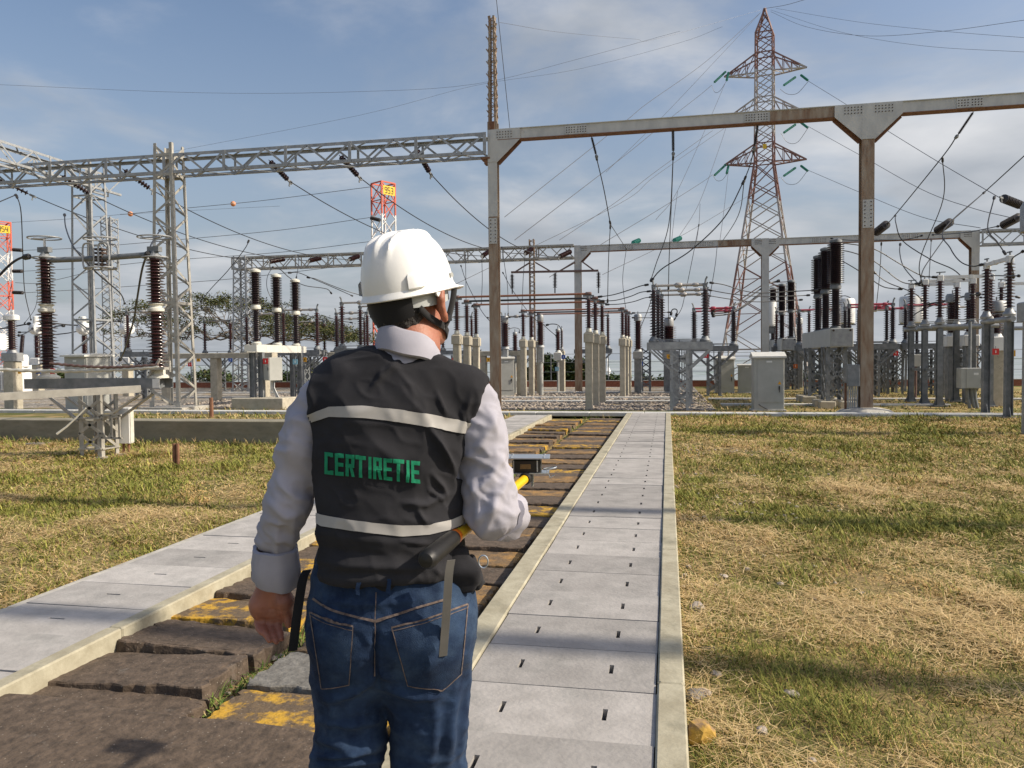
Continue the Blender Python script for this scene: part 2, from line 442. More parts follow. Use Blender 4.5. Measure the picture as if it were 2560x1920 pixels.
def slab_mesh(w, l, t, holes, name, m):
    """cover slab with real slots: a grid of cells minus the slot cells, on the top face; slots have walls"""
    xs = sorted({-w / 2, w / 2} | {h[0] - h[2] / 2 for h in holes} | {h[0] + h[2] / 2 for h in holes})
    ys = sorted({-l / 2, l / 2} | {h[1] - h[3] / 2 for h in holes} | {h[1] + h[3] / 2 for h in holes})
    def is_hole(cx, cy): return any(abs(cx - h[0]) < h[2] / 2 and abs(cy - h[1]) < h[3] / 2 for h in holes)
    mb = MB()
    for i in range(len(xs) - 1):
        for j in range(len(ys) - 1):
            x0, x1, y0, y1 = xs[i], xs[i + 1], ys[j], ys[j + 1]
            if is_hole((x0 + x1) / 2, (y0 + y1) / 2):
                mb.add([(x0, y0, t), (x1, y0, t), (x1, y1, t), (x0, y1, t), (x0, y0, 0), (x1, y0, 0), (x1, y1, 0), (x0, y1, 0)],
                       [(0, 4, 5, 1), (1, 5, 6, 2), (2, 6, 7, 3), (3, 7, 4, 0)])
            else: mb.add([(x0, y0, t), (x1, y0, t), (x1, y1, t), (x0, y1, t)], [(0, 1, 2, 3)])
    a, b = w / 2, l / 2
    mb.add([(-a, -b, 0), (a, -b, 0), (a, b, 0), (-a, b, 0), (-a, -b, t), (a, -b, t), (a, b, t), (-a, b, t)],
           [(0, 1, 5, 4), (1, 2, 6, 5), (2, 3, 7, 6), (3, 0, 4, 7)])
    return mb.mesh(name, m)
def slab_mat(name, k, warm=0.0):
    mat(name, (.40 * k + warm, .395 * k, .375 * k), (.52 * k + warm, .51 * k, .485 * k), (.26 * k, .26 * k, .245 * k), rough=.9, scale=5.5, r3=(.50, .86), s3=3.2, bump=.35, bscale=45)
    # object-random offset so that no two slabs carry the same stains
    m = MATS[name]; nt = m.node_tree
    oi = nt.nodes.new('ShaderNodeObjectInfo'); mp = [n for n in nt.nodes if n.type == 'MAPPING'][0]
    sc = nt.nodes.new('ShaderNodeVectorMath'); sc.operation = 'SCALE'; sc.inputs['Scale'].default_value = 40
    cb = nt.nodes.new('ShaderNodeCombineXYZ')
    for i in range(3): nt.links.new(oi.outputs['Random'], cb.inputs[i])
    nt.links.new(cb.outputs[0], sc.inputs[0]); nt.links.new(sc.outputs[0], mp.inputs['Location'])
    hv = nt.nodes.new('ShaderNodeHueSaturation'); mr = nt.nodes.new('ShaderNodeMapRange')
    mr.inputs['To Min'].default_value = .80; mr.inputs['To Max'].default_value = 1.12
    nt.links.new(oi.outputs['Random'], mr.inputs['Value']); nt.links.new(mr.outputs[0], hv.inputs['Value'])
    p = nt.nodes['Principled BSDF']; src = p.inputs['Base Color'].links[0].from_socket
    nt.links.new(src, hv.inputs['Color']); nt.links.new(hv.outputs[0], p.inputs['Base Color'])
slab_mat('slab_grey', .74, .012); slab_mat('slab_pale', .86, .012)
me_r = slab_mesh(.826, .452, .07, [(.21, 0, .021, .10), (-.21, 0, .021, .10)], 'trench_cover', 'slab_grey')
me_l = slab_mesh(.806, .446, .07, [(0, .01, .10, .016)], 'trench_cover', 'slab_pale')
def where_label(i, n, base, end):
    if i < 12: return f'{base}, {ORD[i]} from the near end'
    return f'{base}, far stretch towards {end}'
y = 1.26; i = 0
while y < 20.1:
    o = put(me_r, 'trench_cover', None, (-.464 + rnd.uniform(-.003, .003), y, .004 + rnd.uniform(-.003, .004)),
            (rnd.uniform(-.004, .004), rnd.uniform(-.003, .003), rnd.uniform(-.004, .004)))
    tag(o, where_label(i, 40, 'grey two-slot concrete cover on the long walkway', 'the switchgear'), 'cover slab', 'two-slot covers on the grey walkway')
    y += .4575; i += 1
y = 1.47; i = 0
while y < 19.2:
    o = put(me_l, 'trench_cover', None, (-3.355 + rnd.uniform(-.003, .003), y, .002 + rnd.uniform(-.003, .004)),
            (rnd.uniform(-.004, .004), rnd.uniform(-.003, .003), rnd.uniform(-.004, .004)))
    tag(o, where_label(i, 40, 'pale one-slot concrete cover beside the lawn', 'the yard'), 'cover slab', 'one-slot covers on the pale walkway')
    y += .4515; i += 1

# ------------------------------------------------------------------ old dark slabs between the walkways
def old_mat(name, c1, c2, paint=None, amt=(.45, .58)):
    mat(name, c1, c2, paint, rough=.93, scale=16, r3=amt, s3=6.0, bump=.9, bscale=38, lo=.28, hi=.72)
    m = MATS[name]; nt = m.node_tree
    oi = nt.nodes.new('ShaderNodeObjectInfo'); mp = [n for n in nt.nodes if n.type == 'MAPPING'][0]
    sc = nt.nodes.new('ShaderNodeVectorMath'); sc.operation = 'SCALE'; sc.inputs['Scale'].default_value = 60
    cb = nt.nodes.new('ShaderNodeCombineXYZ')
    for k in range(3): nt.links.new(oi.outputs['Random'], cb.inputs[k])
    nt.links.new(cb.outputs[0], sc.inputs[0]); nt.links.new(sc.outputs[0], mp.inputs['Location'])
    # pale grit specks
    v = nt.nodes.new('ShaderNodeTexVoronoi'); v.inputs['Scale'].default_value = 48
    nt.links.new(mp.outputs[0], v.inputs['Vector'])
    r = nt.nodes.new('ShaderNodeValToRGB'); r.color_ramp.elements[0].position = .10; r.color_ramp.elements[0].color = (.75, .75, .75, 1)
    r.color_ramp.elements[1].position = .19; r.color_ramp.elements[1].color = (0, 0, 0, 1)
    nt.links.new(v.outputs['Distance'], r.inputs[0])
    hs = nt.nodes.new('ShaderNodeSeparateColor'); nt.links.new(v.outputs['Color'], hs.inputs[0])
    gt = nt.nodes.new('ShaderNodeMath'); gt.operation = 'GREATER_THAN'; gt.inputs[1].default_value = .62
    nt.links.new(hs.outputs[0], gt.inputs[0])
    mu = nt.nodes.new('ShaderNodeMath'); mu.operation = 'MULTIPLY'
    nt.links.new(r.outputs[0], mu.inputs[0]); nt.links.new(gt.outputs[0], mu.inputs[1])
    mx = nt.nodes.new('ShaderNodeMix'); mx.data_type = 'RGBA'
    p = nt.nodes['Principled BSDF']; src = p.inputs['Base Color'].links[0].from_socket
    nt.links.new(mu.outputs[0], mx.inputs['Factor']); nt.links.new(src, mx.inputs['A'])
    mx.inputs['B'].default_value = (.30, .26, .21, 1); nt.links.new(mx.outputs['Result'], p.inputs['Base Color'])
old_mat('old_dark', (.046, .033, .023), (.145, .105, .075), (.16, .14, .12), (.62, .78))
old_mat('old_grey', (.095, .09, .08), (.22, .21, .19), (.07, .06, .05), (.58, .72))
old_mat('old_yellow', (.09, .065, .045), (.16, .11, .06), (.50, .29, .03), (.47, .56))
old_mat('old_ochre', (.10, .07, .045), (.19, .125, .065), (.36, .20, .06), (.44, .64))
def rough_slab(w, l, t, seed):
    """block with slightly ragged edges"""
    r = random.Random(seed); n = 14; mb = MB()
    per = [(-w / 2 + w * i / n, -l / 2) for i in range(n)] + [(w / 2, -l / 2 + l * i / n) for i in range(n)] + \
          [(w / 2 - w * i / n, l / 2) for i in range(n)] + [(-w / 2, l / 2 - l * i / n) for i in range(n)]
    jit = [(r.uniform(-.016, .016), r.uniform(-.016, .016)) for _ in per]
    m = len(per)
    bot = [(x, y_, -t) for x, y_ in per]
    mid = [(x + j[0], y_ + j[1], -.007 + r.uniform(-.004, .004)) for (x, y_), j in zip(per, jit)]
    top = [(x * .985 + j[0], y_ * .975 + j[1], r.uniform(-.004, .002)) for (x, y_), j in zip(per, jit)]
    inn = [(x * .9, y_ * .86, r.uniform(-.002, .002)) for x, y_ in per]
    vs = bot + mid + top + inn; fs = []
    for k in range(3):
        for i_ in range(m):
            j_ = (i_ + 1) % m; fs.append((k * m + i_, k * m + j_, (k + 1) * m + j_, (k + 1) * m + i_))
    fs.append(tuple(range(3 * m, 4 * m)))
    mb.add(vs, fs); return mb
kind_word = {'old_dark': 'dark brown', 'old_grey': 'weathered grey', 'old_yellow': 'worn yellow painted', 'old_ochre': 'ochre stained'}
def old_column(cx, y0, seq, side, tilt=1.0):
    y_ = y0; r = random.Random(int(cx * -100)); meshes = {}
    cnt = {}
    for i_ in range(40):
        if y_ > 19.3: break
        k = seq[i_] if i_ < len(seq) else ('old_ochre', 'old_dark', 'old_ochre', 'old_dark', 'old_yellow', 'old_dark')[i_ % 6]
        key = (k, i_ % 5)
        if key not in meshes: meshes[key] = rough_slab(.80, .425, .10, i_ + int(-cx * 10)).mesh('old_cover', k)
        big = 1.0 if i_ < 9 else .6
        o = put(meshes[key], 'old_cover', None, (cx + r.uniform(-.025, .025), y_, .0 + (r.uniform(-.02, .03) if i_ > 3 else .012 * tilt)),
                ((r.uniform(-.06, .02) if i_ > 3 else (-.04, -.065, -.05, -.055)[i_]) * tilt * big, r.uniform(-.035, .035) * tilt, r.uniform(-.05, .05) * tilt))
        w = kind_word[k]
        lab = (f'{w} old slab by the {side}, {ORD[i_]} from the man\'s end' if i_ < 12 else f'{w} old slab in the far part of the {side} row')
        tag(o, lab, 'old slab', 'old loose slabs between the walkways')
        y_ += .455 if i_ < 8 else .46
old_column(-2.47, 3.33, ['old_dark', 'old_dark', 'old_yellow', 'old_dark', 'old_yellow', 'old_dark', 'old_yellow', 'old_dark'], 'pale walkway')
old_column(-1.49, 3.00, ['old_yellow', 'old_grey', 'old_ochre', 'old_dark', 'old_ochre', 'old_dark', 'old_ochre', 'old_dark'], 'grey walkway', .55)
ap = rough_slab(1.98, 1.5, .12, 99)
o = ap.build('old_cover', 'old_dark', None, (-1.94, 2.10, .035)); o.rotation_euler = (.012, .01, -.055)
tag(o, 'broad dark gritty slab lying at the near end of the old slabs', 'old slab')
o = rough_slab(.86, .2, .1, 98).build('old_cover', 'old_dark', None, (-2.45, 3.02, -.012))
tag(o, 'narrow dark slab strip sunk behind the broad gritty slab', 'old slab')

# ------------------------------------------------------------------ retaining wall and cross walkway
mb = MB(); mb.cbox((-13.9, 12.95, .205), (20.1, .5, .45), .012)
wall = mb.build('wall', MATS['concrete'])
mat('concrete_wall', (.20, .185, .135), (.29, .27, .21), (.10, .095, .07), rough=.93, scale=3.0, r3=(.52, .75), s3=1.5, bump=.25, bscale=40, stretch=(1, 1, 2.5))
wall.data.materials[0] = MATS['concrete_wall']
tag(wall, 'low grey concrete retaining wall behind the lawn', 'wall')
mat('kerb_pale', (.46, .46, .44), (.58, .575, .55), (.30, .29, .26), rough=.88, scale=6, r3=(.6, .78), s3=2, bump=.15)
mb = MB()
for i in range(58):
    x = -44 + 1.4 * i
    mb.cbox((x + .7, 20.5, .03), (1.39, .46, .10), .01)
tag(mb.build('cross_path', 'kerb_pale'), kind='structure')
for yy, x0, x1 in ((26.6, -14, 1.0), (29.0, -20, 1.0), (33.4, -24, 1.2), (24.9, 1.6, 9), (28.2, 1.4, 12)):
    mb = MB(); n = int((x1 - x0) / 1.3)
    for i in range(n): mb.cbox((x0 + 1.3 * (i + .5), yy, .02), (1.29, .34, .07), .01)
    tag(mb.build('duct_path', 'kerb_pale'), kind='structure')
# ================================================================== grass, straw, stones (nobody could count them)
def vnoise(x, y, seed=0):
    """cheap value noise on arrays"""
    xi, yi = np.floor(x).astype(int), np.floor(y).astype(int)
    fx, fy = x - xi, y - yi
    fx, fy = fx * fx * (3 - 2 * fx), fy * fy * (3 - 2 * fy)
    def h(a, b):
        n = (a * 374761393 + b * 668265263 + seed * 974711) & 0x7fffffff
        n = ((n ^ (n >> 13)) * 1274126177) & 0x7fffffff
        return ((n ^ (n >> 16)) & 0xffff) / 65535.0
    return (h(xi, yi) * (1 - fx) + h(xi + 1, yi) * fx) * (1 - fy) + (h(xi, yi + 1) * (1 - fx) + h(xi + 1, yi + 1) * fx) * fy
def fbm(x, y, seed=0, o=4):
    s_, a, t = 0, 1, 0
    for k in range(o):
        s_ = s_ + vnoise(x * 2 ** k, y * 2 ** k, seed + k) * a; t += a; a *= .55
    return s_ / t
RNG = np.random.default_rng(11)

def attr_mat(name, rough=.8):
    m = bpy.data.materials.new(name); m.use_nodes = True
    nt = m.node_tree; p = nt.nodes['Principled BSDF']
    a = nt.nodes.new('ShaderNodeAttribute'); a.attribute_name = 'tint'
    nt.links.new(a.outputs['Color'], p.inputs['Base Color'])
    p.inputs['Roughness'].default_value = rough; p.inputs['Specular IOR Level'].default_value = .2
    MATS[name] = m; return m
attr_mat('blades')

def scatter(n, x0, x1, y0, y1, dens):
    """points with acceptance dens(x, y) in 0..1"""
    x = RNG.uniform(x0, x1, n); y_ = RNG.uniform(y0, y1, n)
    k = RNG.random(n) < dens(x, y_)
    return x[k], y_[k]
def blades(name, x, y_, length, width, lean, z0, tint, curl=.5, flat=0.0):
    """one ribbon of three segments per blade"""
    n = len(x); a = RNG.uniform(0, 2 * math.pi, n)
    dx, dy = np.cos(a), np.sin(a)
    sx, sy = -dy, dx
    pts = []
    for t in (0.0, .38, .72, 1.0):
        ang = lean + curl * t
        h = length * t * np.cos(np.minimum(ang, 1.5))
        r = length * t * np.sin(np.minimum(ang, 1.5))
        w = width * (1 - t) ** .7 * .5 + width * .04
        cx, cy, cz = x + dx * r, y_ + dy * r, z0 + h + flat
        pts.append((cx - sx * w, cy - sy * w, cz)); pts.append((cx + sx * w, cy + sy * w, cz))
    co = np.stack([np.stack(p, -1) for p in pts], 1).astype(np.float32)      # n, 8, 3
    base = (np.arange(n) * 8)[:, None]
    q_ = np.array([[0, 1, 3, 2], [2, 3, 5, 4], [4, 5, 7, 6]]).reshape(1, 12)
    loops = (base + q_).astype(np.int32).ravel()
    me = bpy.data.meshes.new(name)
    me.vertices.add(n * 8); me.vertices.foreach_set('co', co.ravel())
    me.loops.add(n * 12); me.loops.foreach_set('vertex_index', loops)
    me.polygons.add(n * 3); me.polygons.foreach_set('loop_start', np.arange(0, n * 12, 4, dtype=np.int32))
    me.polygons.foreach_set('loop_total', np.full(n * 3, 4, dtype=np.int32))
    me.update(calc_edges=True)
    at_ = me.attributes.new('tint', 'FLOAT_COLOR', 'POINT')
    c = np.repeat(np.concatenate([tint, np.ones((n, 1))], 1)[:, None, :], 8, 1).astype(np.float32)
    at_.data.foreach_set('color', c.ravel())
    me.materials.append(MATS['blades'])
    o = bpy.data.objects.new(name, me); COL.objects.link(o)
    return o
def lerp3(a, b, t): return np.array(a)[None] * (1 - t[:, None]) + np.array(b)[None] * t[:, None]
def greenness(x, y_):
    return np.clip((fbm(x * .8, y_ * .55, 3) - .40) * 4.2, 0, 1)
def lawn(n, x0, x1, y0, y1, near, name, edge=None, hmul=1.0):
    def dens(x, y_):
        d = np.hypot(x, y_)
        k = np.clip((near / d) ** 1.55, 0, 1)
        return k * (.25 + .75 * np.clip(fbm(x * 2.1, y_ * 2.1, 9) * 1.7 - .35, 0, 1))
    x, y_ = scatter(n, x0, x1, y0, y1, dens)
    d = np.hypot(x, y_); g = greenness(x, y_); m = len(x)
    pick = RNG.random(m) < (.12 + .48 * g)
    t = RNG.random(m)
    green = lerp3((.085, .115, .022), (.29, .29, .075), t)
    straw = lerp3((.33, .23, .09), (.66, .49, .24), t)
    tint = np.where(pick[:, None], green, straw) * RNG.uniform(.80, 1.30, (m, 1)) * np.array([1.06, 1.0, .92])
    ln = (1 + .05 * d) * RNG.uniform(.022, .062, m) * (1 + .7 * (fbm(x * 3, y_ * 3, 21) > .62)) * np.where(pick, 1.0, .8) * hmul
    wd = np.clip(.0011 * d, .0030, .02) * RNG.uniform(.7, 1.3, m)
    lean = np.where(pick, RNG.uniform(.1, .9, m), RNG.uniform(.7, 1.4, m))
    z0 = .012 * np.sin(x * 3.1 + y_ * 1.7) + .010 * np.sin(x * 1.3 - y_ * 2.9 + 1) + .006 * np.sin(x * 7.7 + y_ * 6.1) - .004
    return tag(blades(name, x, y_, ln, wd, lean, z0, tint), kind='stuff')
lawn(210000, .09, 3.2, 1.5, 5.2, 9, 'grass')
lawn(230000, .09, 5.8, 5.2, 10, 14, 'grass')
lawn(260000, .09, 11.5, 10, 20.2, 30, 'grass')
lawn(190000, -9.6, -3.88, 2.6, 7.4, 14, 'grass')
lawn(170000, -13, -3.88, 7.4, 12.6, 30, 'grass')

def straw(n, x0, x1, y0, y1, near, name):
    def dens(x, y_):
        d = np.hypot(x, y_)
        return np.clip((near / d) ** 1.5, 0, 1) * np.clip(1.25 - greenness(x, y_) * 1.1, .1, 1) * np.clip(fbm(x * 1.5, y_ * 1.5, 33) * 3 - 1.0, 0, 1)
    x, y_ = scatter(n, x0, x1, y0, y1, dens); m = len(x); d = np.hypot(x, y_)
    tint = lerp3((.40, .27, .11), (.76, .58, .31), RNG.random(m))
    z0 = .012 * np.sin(x * 3.1 + y_ * 1.7) + .010 * np.sin(x * 1.3 - y_ * 2.9 + 1) + .006 * np.sin(x * 7.7 + y_ * 6.1)
    return tag(blades(name, x, y_, RNG.uniform(.05, .17, m), np.clip(.0008 * d, .0016, .01), RNG.uniform(1.25, 1.55, m), z0 + RNG.uniform(.004, .04, m), tint, curl=.12), kind='stuff')
straw(70000, .09, 3.2, 1.5, 5.2, 9, 'dry_straw')
straw(70000, .09, 5.8, 5.2, 10, 14, 'dry_straw')
straw(60000, .09, 11.5, 10, 20, 30, 'dry_straw')
straw(60000, -9.6, -3.88, 2.6, 7.4, 14, 'dry_straw')
straw(50000, -13, -3.88, 7.4, 12.6, 30, 'dry_straw')

def weeds(spots, name, n_each=46, hl=(.03, .11)):
    xs, ys = [], []
    for (cx, cy, r_) in spots:
        xs.append(cx + RNG.normal(0, r_, n_each)); ys.append(cy + RNG.normal(0, r_ * 1.3, n_each))
    x, y_ = np.concatenate(xs), np.concatenate(ys); m = len(x)
    tint = lerp3((.05, .10, .02), (.20, .26, .06), RNG.random(m)); dry = RNG.random(m) < .2
    tint[dry] = lerp3((.34, .24, .11), (.55, .42, .22), RNG.random(int(dry.sum())))
    return tag(blades(name, x, y_, RNG.uniform(*hl, m), RNG.uniform(.004, .011, m), RNG.uniform(.1, 1.2, m), np.full(m, -.075), tint), kind='stuff')
weeds([(-1.99 + rnd.uniform(-.06, .06), 2.95 + .155 * i, .045) for i in range(64)], 'weeds', 34, (.05, .13))
weeds([(-2.3, 9.5, .25), (-2.2, 11.8, .3), (-2.0, 14.5, .3), (-1.9, 17, .3), (-2.1, 19.8, .3), (-1.5, 19.9, .3)], 'weeds', 90, (.08, .2))
# taller tufts against the kerb and at the foot of the wall
sp = [(.12 + rnd.random() * .06, 2 + .21 * i + rnd.random() * .2, .03) for i in range(80)]
xs = np.concatenate([c[0] + np.abs(RNG.normal(0, c[2], 22)) for c in sp]); ys = np.concatenate([c[1] + RNG.normal(0, .09, 22) for c in sp])
m_ = len(xs); tt = RNG.random(m_)
tint = np.where((RNG.random(m_) < .5)[:, None], lerp3((.06, .10, .02), (.2, .23, .06), tt), lerp3((.3, .2, .09), (.55, .41, .2), tt))
tag(blades('grass', xs, ys, RNG.uniform(.03, .09, m_), np.clip(.0012 * ys, .003, .02), RNG.uniform(.1, 1.1, m_), np.zeros(m_), tint), kind='stuff')
xs = RNG.uniform(-13, -3.9, 2600); ys = 12.66 - np.abs(RNG.normal(0, .12, 2600)); tt = RNG.random(2600)
tint = np.where((RNG.random(2600) < .6)[:, None], lerp3((.06, .09, .02), (.2, .22, .06), tt), lerp3((.3, .2, .09), (.55, .41, .2), tt))
tag(blades('grass', xs, ys, RNG.uniform(.06, .20, 2600), np.full(2600, .013), RNG.uniform(.05, .9, 2600), np.zeros(2600), tint), kind='stuff')
# rough grass in the yard between the equipment
xs = RNG.uniform(1.0, 14, 9000); ys = RNG.uniform(20.8, 34, 9000); tt = RNG.random(9000); gg = greenness(xs, ys)
tint = np.where((RNG.random(9000) < .2 + .5 * gg)[:, None], lerp3((.06, .09, .02), (.22, .23, .06), tt), lerp3((.3, .21, .09), (.55, .42, .2), tt))
tag(blades('grass', xs, ys, RNG.uniform(.05, .14, 9000), RNG.uniform(.02, .04, 9000), RNG.uniform(.2, 1.3, 9000), np.full(9000, -.005), tint), kind='stuff')
xs = RNG.uniform(-16, -4, 5000); ys = RNG.uniform(13.4, 22.2, 5000); tt = RNG.random(5000)
tint = np.where((RNG.random(5000) < .4)[:, None], lerp3((.08, .10, .02), (.26, .26, .06), tt), lerp3((.34, .25, .1), (.58, .45, .22), tt))
tag(blades('grass', xs, ys, RNG.uniform(.06, .18, 5000), RNG.uniform(.02, .035, 5000), RNG.uniform(.1, 1.0, 5000), np.full(5000, -.005), tint), kind='stuff')

def stone_mesh(seed, sx=1, sy=1, sz=.6, sub=1, chip=.28):
    r = random.Random(seed); t = (1 + 5 ** .5) / 2
    vs = [Vector(v).normalized() for v in ((-1, t, 0), (1, t, 0), (-1, -t, 0), (1, -t, 0), (0, -1, t), (0, 1, t), (0, -1, -t), (0, 1, -t), (t, 0, -1), (t, 0, 1), (-t, 0, -1), (-t, 0, 1))]
    fs = [(0, 11, 5), (0, 5, 1), (0, 1, 7), (0, 7, 10), (0, 10, 11), (1, 5, 9), (5, 11, 4), (11, 10, 2), (10, 7, 6), (7, 1, 8), (3, 9, 4), (3, 4, 2), (3, 2, 6), (3, 6, 8), (3, 8, 9), (4, 9, 5), (2, 4, 11), (6, 2, 10), (8, 6, 7), (9, 8, 1)]
    for _ in range(sub):
        mid = {}; nf = []
        def mp(a, b):
            k = (min(a, b), max(a, b))
            if k not in mid: vs.append(((vs[a] + vs[b]) / 2).normalized()); mid[k] = len(vs) - 1
            return mid[k]
        for a, b, c in fs:
            x, y_, z = mp(a, b), mp(b, c), mp(c, a); nf += [(a, x, z), (b, y_, x), (c, z, y_), (x, y_, z)]
        fs = nf
    vs = [Vector((v.x * sx, v.y * sy, v.z * sz)) * (1 + r.uniform(-chip, chip)) for v in vs]
    return vs, fs
mat('stone_pale', (.30, .25, .20), (.46, .40, .34), (.17, .14, .11), rough=.95, scale=14, r3=(.58, .7), s3=9, bump=.4, bscale=60)
mat('stone_dark', (.13, .115, .10), (.24, .21, .18), rough=.95, scale=14, bump=.4, bscale=60)
mat('stone_yellow', (.24, .15, .08), (.30, .20, .10), (.44, .27, .05), rough=.9, scale=9, r3=(.44, .54), s3=7, bump=.4)
def stone(px, py, r, m, label, seed, sz=.7, sx=1.0):
    p = gnd(px, py, .0); vs, fs = stone_mesh(seed, sx, .85, sz, 1, .16)
    rr = random.Random(seed)
    k = Matrix.Rotation(rr.uniform(0, 6), 3, 'Z')
    o = MB().add([k @ v * r for v in vs], fs).build('rock', m, None, (p.x, p.y, r * sz * .55))
    tag(o, label, 'rock')
stone(1742, 1530, .055, 'stone_pale', 'pale pinkish rock lying against the walkway kerb', 3)
stone(1752, 1850, .062, 'stone_yellow', 'broken stone with yellow paint beside the walkway kerb', 5, .8)
stone(1737, 1745, .05, 'stone_dark', 'dark flat stone half buried at the kerb', 8, .45, 1.2)
stone(1760, 1735, .035, 'stone_pale', 'small grey brown stone next to the dark flat stone', 12, .5)
stone(1772, 1630, .04, 'stone_dark', 'small dark clod in the grass off the kerb', 14, .5)
stone(1978, 1740, .034, 'stone_pale', 'small whitish stone chip lying in the open grass', 16, .5, 1.3)
stone(1905, 1832, .026, 'stone_pale', 'rounded little white stone in the straw', 18, .6)
stone(2030, 1905, .02, 'stone_pale', 'tiny pale pebble at the lower edge of the lawn', 19, .6)
stone(1790, 1690, .03, 'stone_pale', 'wedge shaped stone above the dark flat stone', 22, .5)

def pebbles(name, n, fx, fy, sizes, zoff, seed, m):
    """a spread of small loose stones as one object"""
    r = random.Random(seed); base = [stone_mesh(seed + k, 1, .9, .6, 0, .25) for k in range(5)]
    mb = MB()
    for _ in range(n):
        x, y_ = fx(r), fy(r); s_ = r.uniform(*sizes); vs, fs = base[r.randrange(5)]
        k = Matrix.Rotation(r.uniform(0, 6.3), 3, 'Z')
        mb.add([k @ v * s_ + Vector((x, y_, zoff + s_ * .2)) for v in vs], fs)
    return tag(mb.build(name, m), kind='stuff')
cs_pick = [0]
def clus(cs, axis):
    return lambda r: cs[r.randrange(len(cs))][axis] + r.gauss(0, .35 if axis == 0 else .28)
cs = [(.9, 13.2), (1.7, 13.0), (2.3, 12.6), (1.0, 9.2), (1.7, 9.6), (.8, 8.2), (.25, 7.5), (.3, 10), (.25, 5.4), (2.9, 12.9), (.6, 15.5)]
pebbles('gravel', 420, clus(cs, 0), clus(cs, 1), (.008, .026), .004, 31, 'stone_pale')
pebbles('gravel', 5200, lambda r: r.uniform(-17, 1.3), lambda r: 22.5 + (r.random() ** 1.6) * 12, (.03, .075), -.006, 41, 'stone_pale')
pebbles('gravel', 2200, lambda r: r.uniform(-17, 1.3), lambda r: 22.5 + (r.random() ** 1.6) * 12, (.03, .07), -.006, 47, 'stone_dark')
pebbles('rubble', 160, lambda r: -2.0 + r.gauss(0, .05), lambda r: r.uniform(2.9, 12), (.01, .03), -.075, 51, 'stone_dark')
# ================================================================== gantries
def lattice_col(name, label, cat, loc, h, w0, w1, n, leg=.075, br=.05, m='galvanised', group=None, rz=0.0, horiz=(), mleg=None, cross=False, topz=0.0, straight_from=None, foot=True):
    """four tapered angle legs and zigzag bracing; legs and bracing are parts"""
    t = thing(name, label, cat, loc, rz, group); t_ = .012
    def half(z):
        if straight_from is not None and z > straight_from: return w1 / 2
        top = straight_from if straight_from is not None else h
        return (w0 + (w1 - w0) * min(1, z / top)) / 2
    zs = [h * i / n for i in range(n + 1)]
    for sx, sy in ((-1, -1), (1, -1), (1, 1), (-1, 1)):
        mb = MB()
        cuts = [0, straight_from, h + topz] if straight_from else [0, h + topz]
        for a, b in zip(cuts, cuts[1:]):
            p, q_ = half(a), half(min(b, h))
            mb.ang((sx * p, sy * p, a), (sx * q_, sy * q_, b), leg, t_, (-sx, 0, 0), (0, -sy, 0))
        if foot: mb.box((sx * half(0), sy * half(0), .012), (.2, .2, .024)); mb.box((sx * (half(0) - .0), sy * half(0), .1), (.11, .014, .18))
        mb.build('leg', mleg or m, t)
    mb = MB()
    for f in range(4):
        c, s_ = [(1, 0), (0, 1), (-1, 0), (0, -1)][f]
        def P(side, z):
            k = half(z) - .006
            u = side * k; v = -k + .004
            return (u * c - v * s_, u * s_ + v * c, z)
        for i in range(n):
            a = 1 if (i + f) % 2 else -1
            mb.bar(P(-a, zs[i] + .03), P(a, zs[i + 1] - .0), .010, br)
            if cross: mb.bar(P(a, zs[i] + .03), P(-a, zs[i + 1]), .008, br)
        for z in horiz: mb.bar(P(-1, z), P(1, z), .03, br * 1.2)
    mb.build('bracing', m, t)
    return t

def lattice_beam(name, label, a, b, h, w, seg, m='galvanised', chord=.075, br=.045, group=None, vert_every=3):
    """box-lattice beam from a to b (the lower front edge), depth w along +Y-ish"""
    a, b = Vector(a), Vector(b); t = thing(name, label, 'gantry beam', a, 0, group)
    d = b - a; L_ = d.length; d.normalize(); n_ = Vector((-d.y, d.x, 0)).normalized()
    if n_.y < 0: n_ = -n_
    up = Vector((0, 0, 1)); k = max(1, round(L_ / seg)); st = L_ / k
    for zz, yy, uu, vv in ((0, 0, n_, up), (h, 0, n_, -up), (0, w, -n_, up), (h, w, -n_, -up)):
        mb = MB(); mb.ang(n_ * yy + up * zz, d * L_ + n_ * yy + up * zz, chord, .012, uu, vv); mb.build('chord', m, t)
    mb = MB()
    def pt(i, zz, yy): return d * (st * i) + n_ * yy + up * zz
    for i in range(k):
        z0, z1 = (0.03, h - .03) if i % 2 else (h - .03, 0.03)
        mb.bar(pt(i, z0, -.004), pt(i + 1, z1, -.004), br, .01, n_)
        mb.bar(pt(i, z1, w + .004), pt(i + 1, z0, w + .004), br, .01, n_)
        y0, y1 = (.03, w - .03) if i % 2 else (w - .03, .03)
        mb.bar(pt(i, h + .004, y0), pt(i + 1, h + .004, y1), br, .01)
        mb.bar(pt(i, -.004, y0), pt(i + 1, -.004, y1), br, .01)
        if i % vert_every == 0:
            mb.bar(pt(i, 0, -.012), pt(i, h, -.012), br * 1.6, .01, n_); mb.bar(pt(i, 0, w + .012), pt(i, h, w + .012), br * 1.3, .01, n_)
    mb.build('bracing', m, t)
    return t

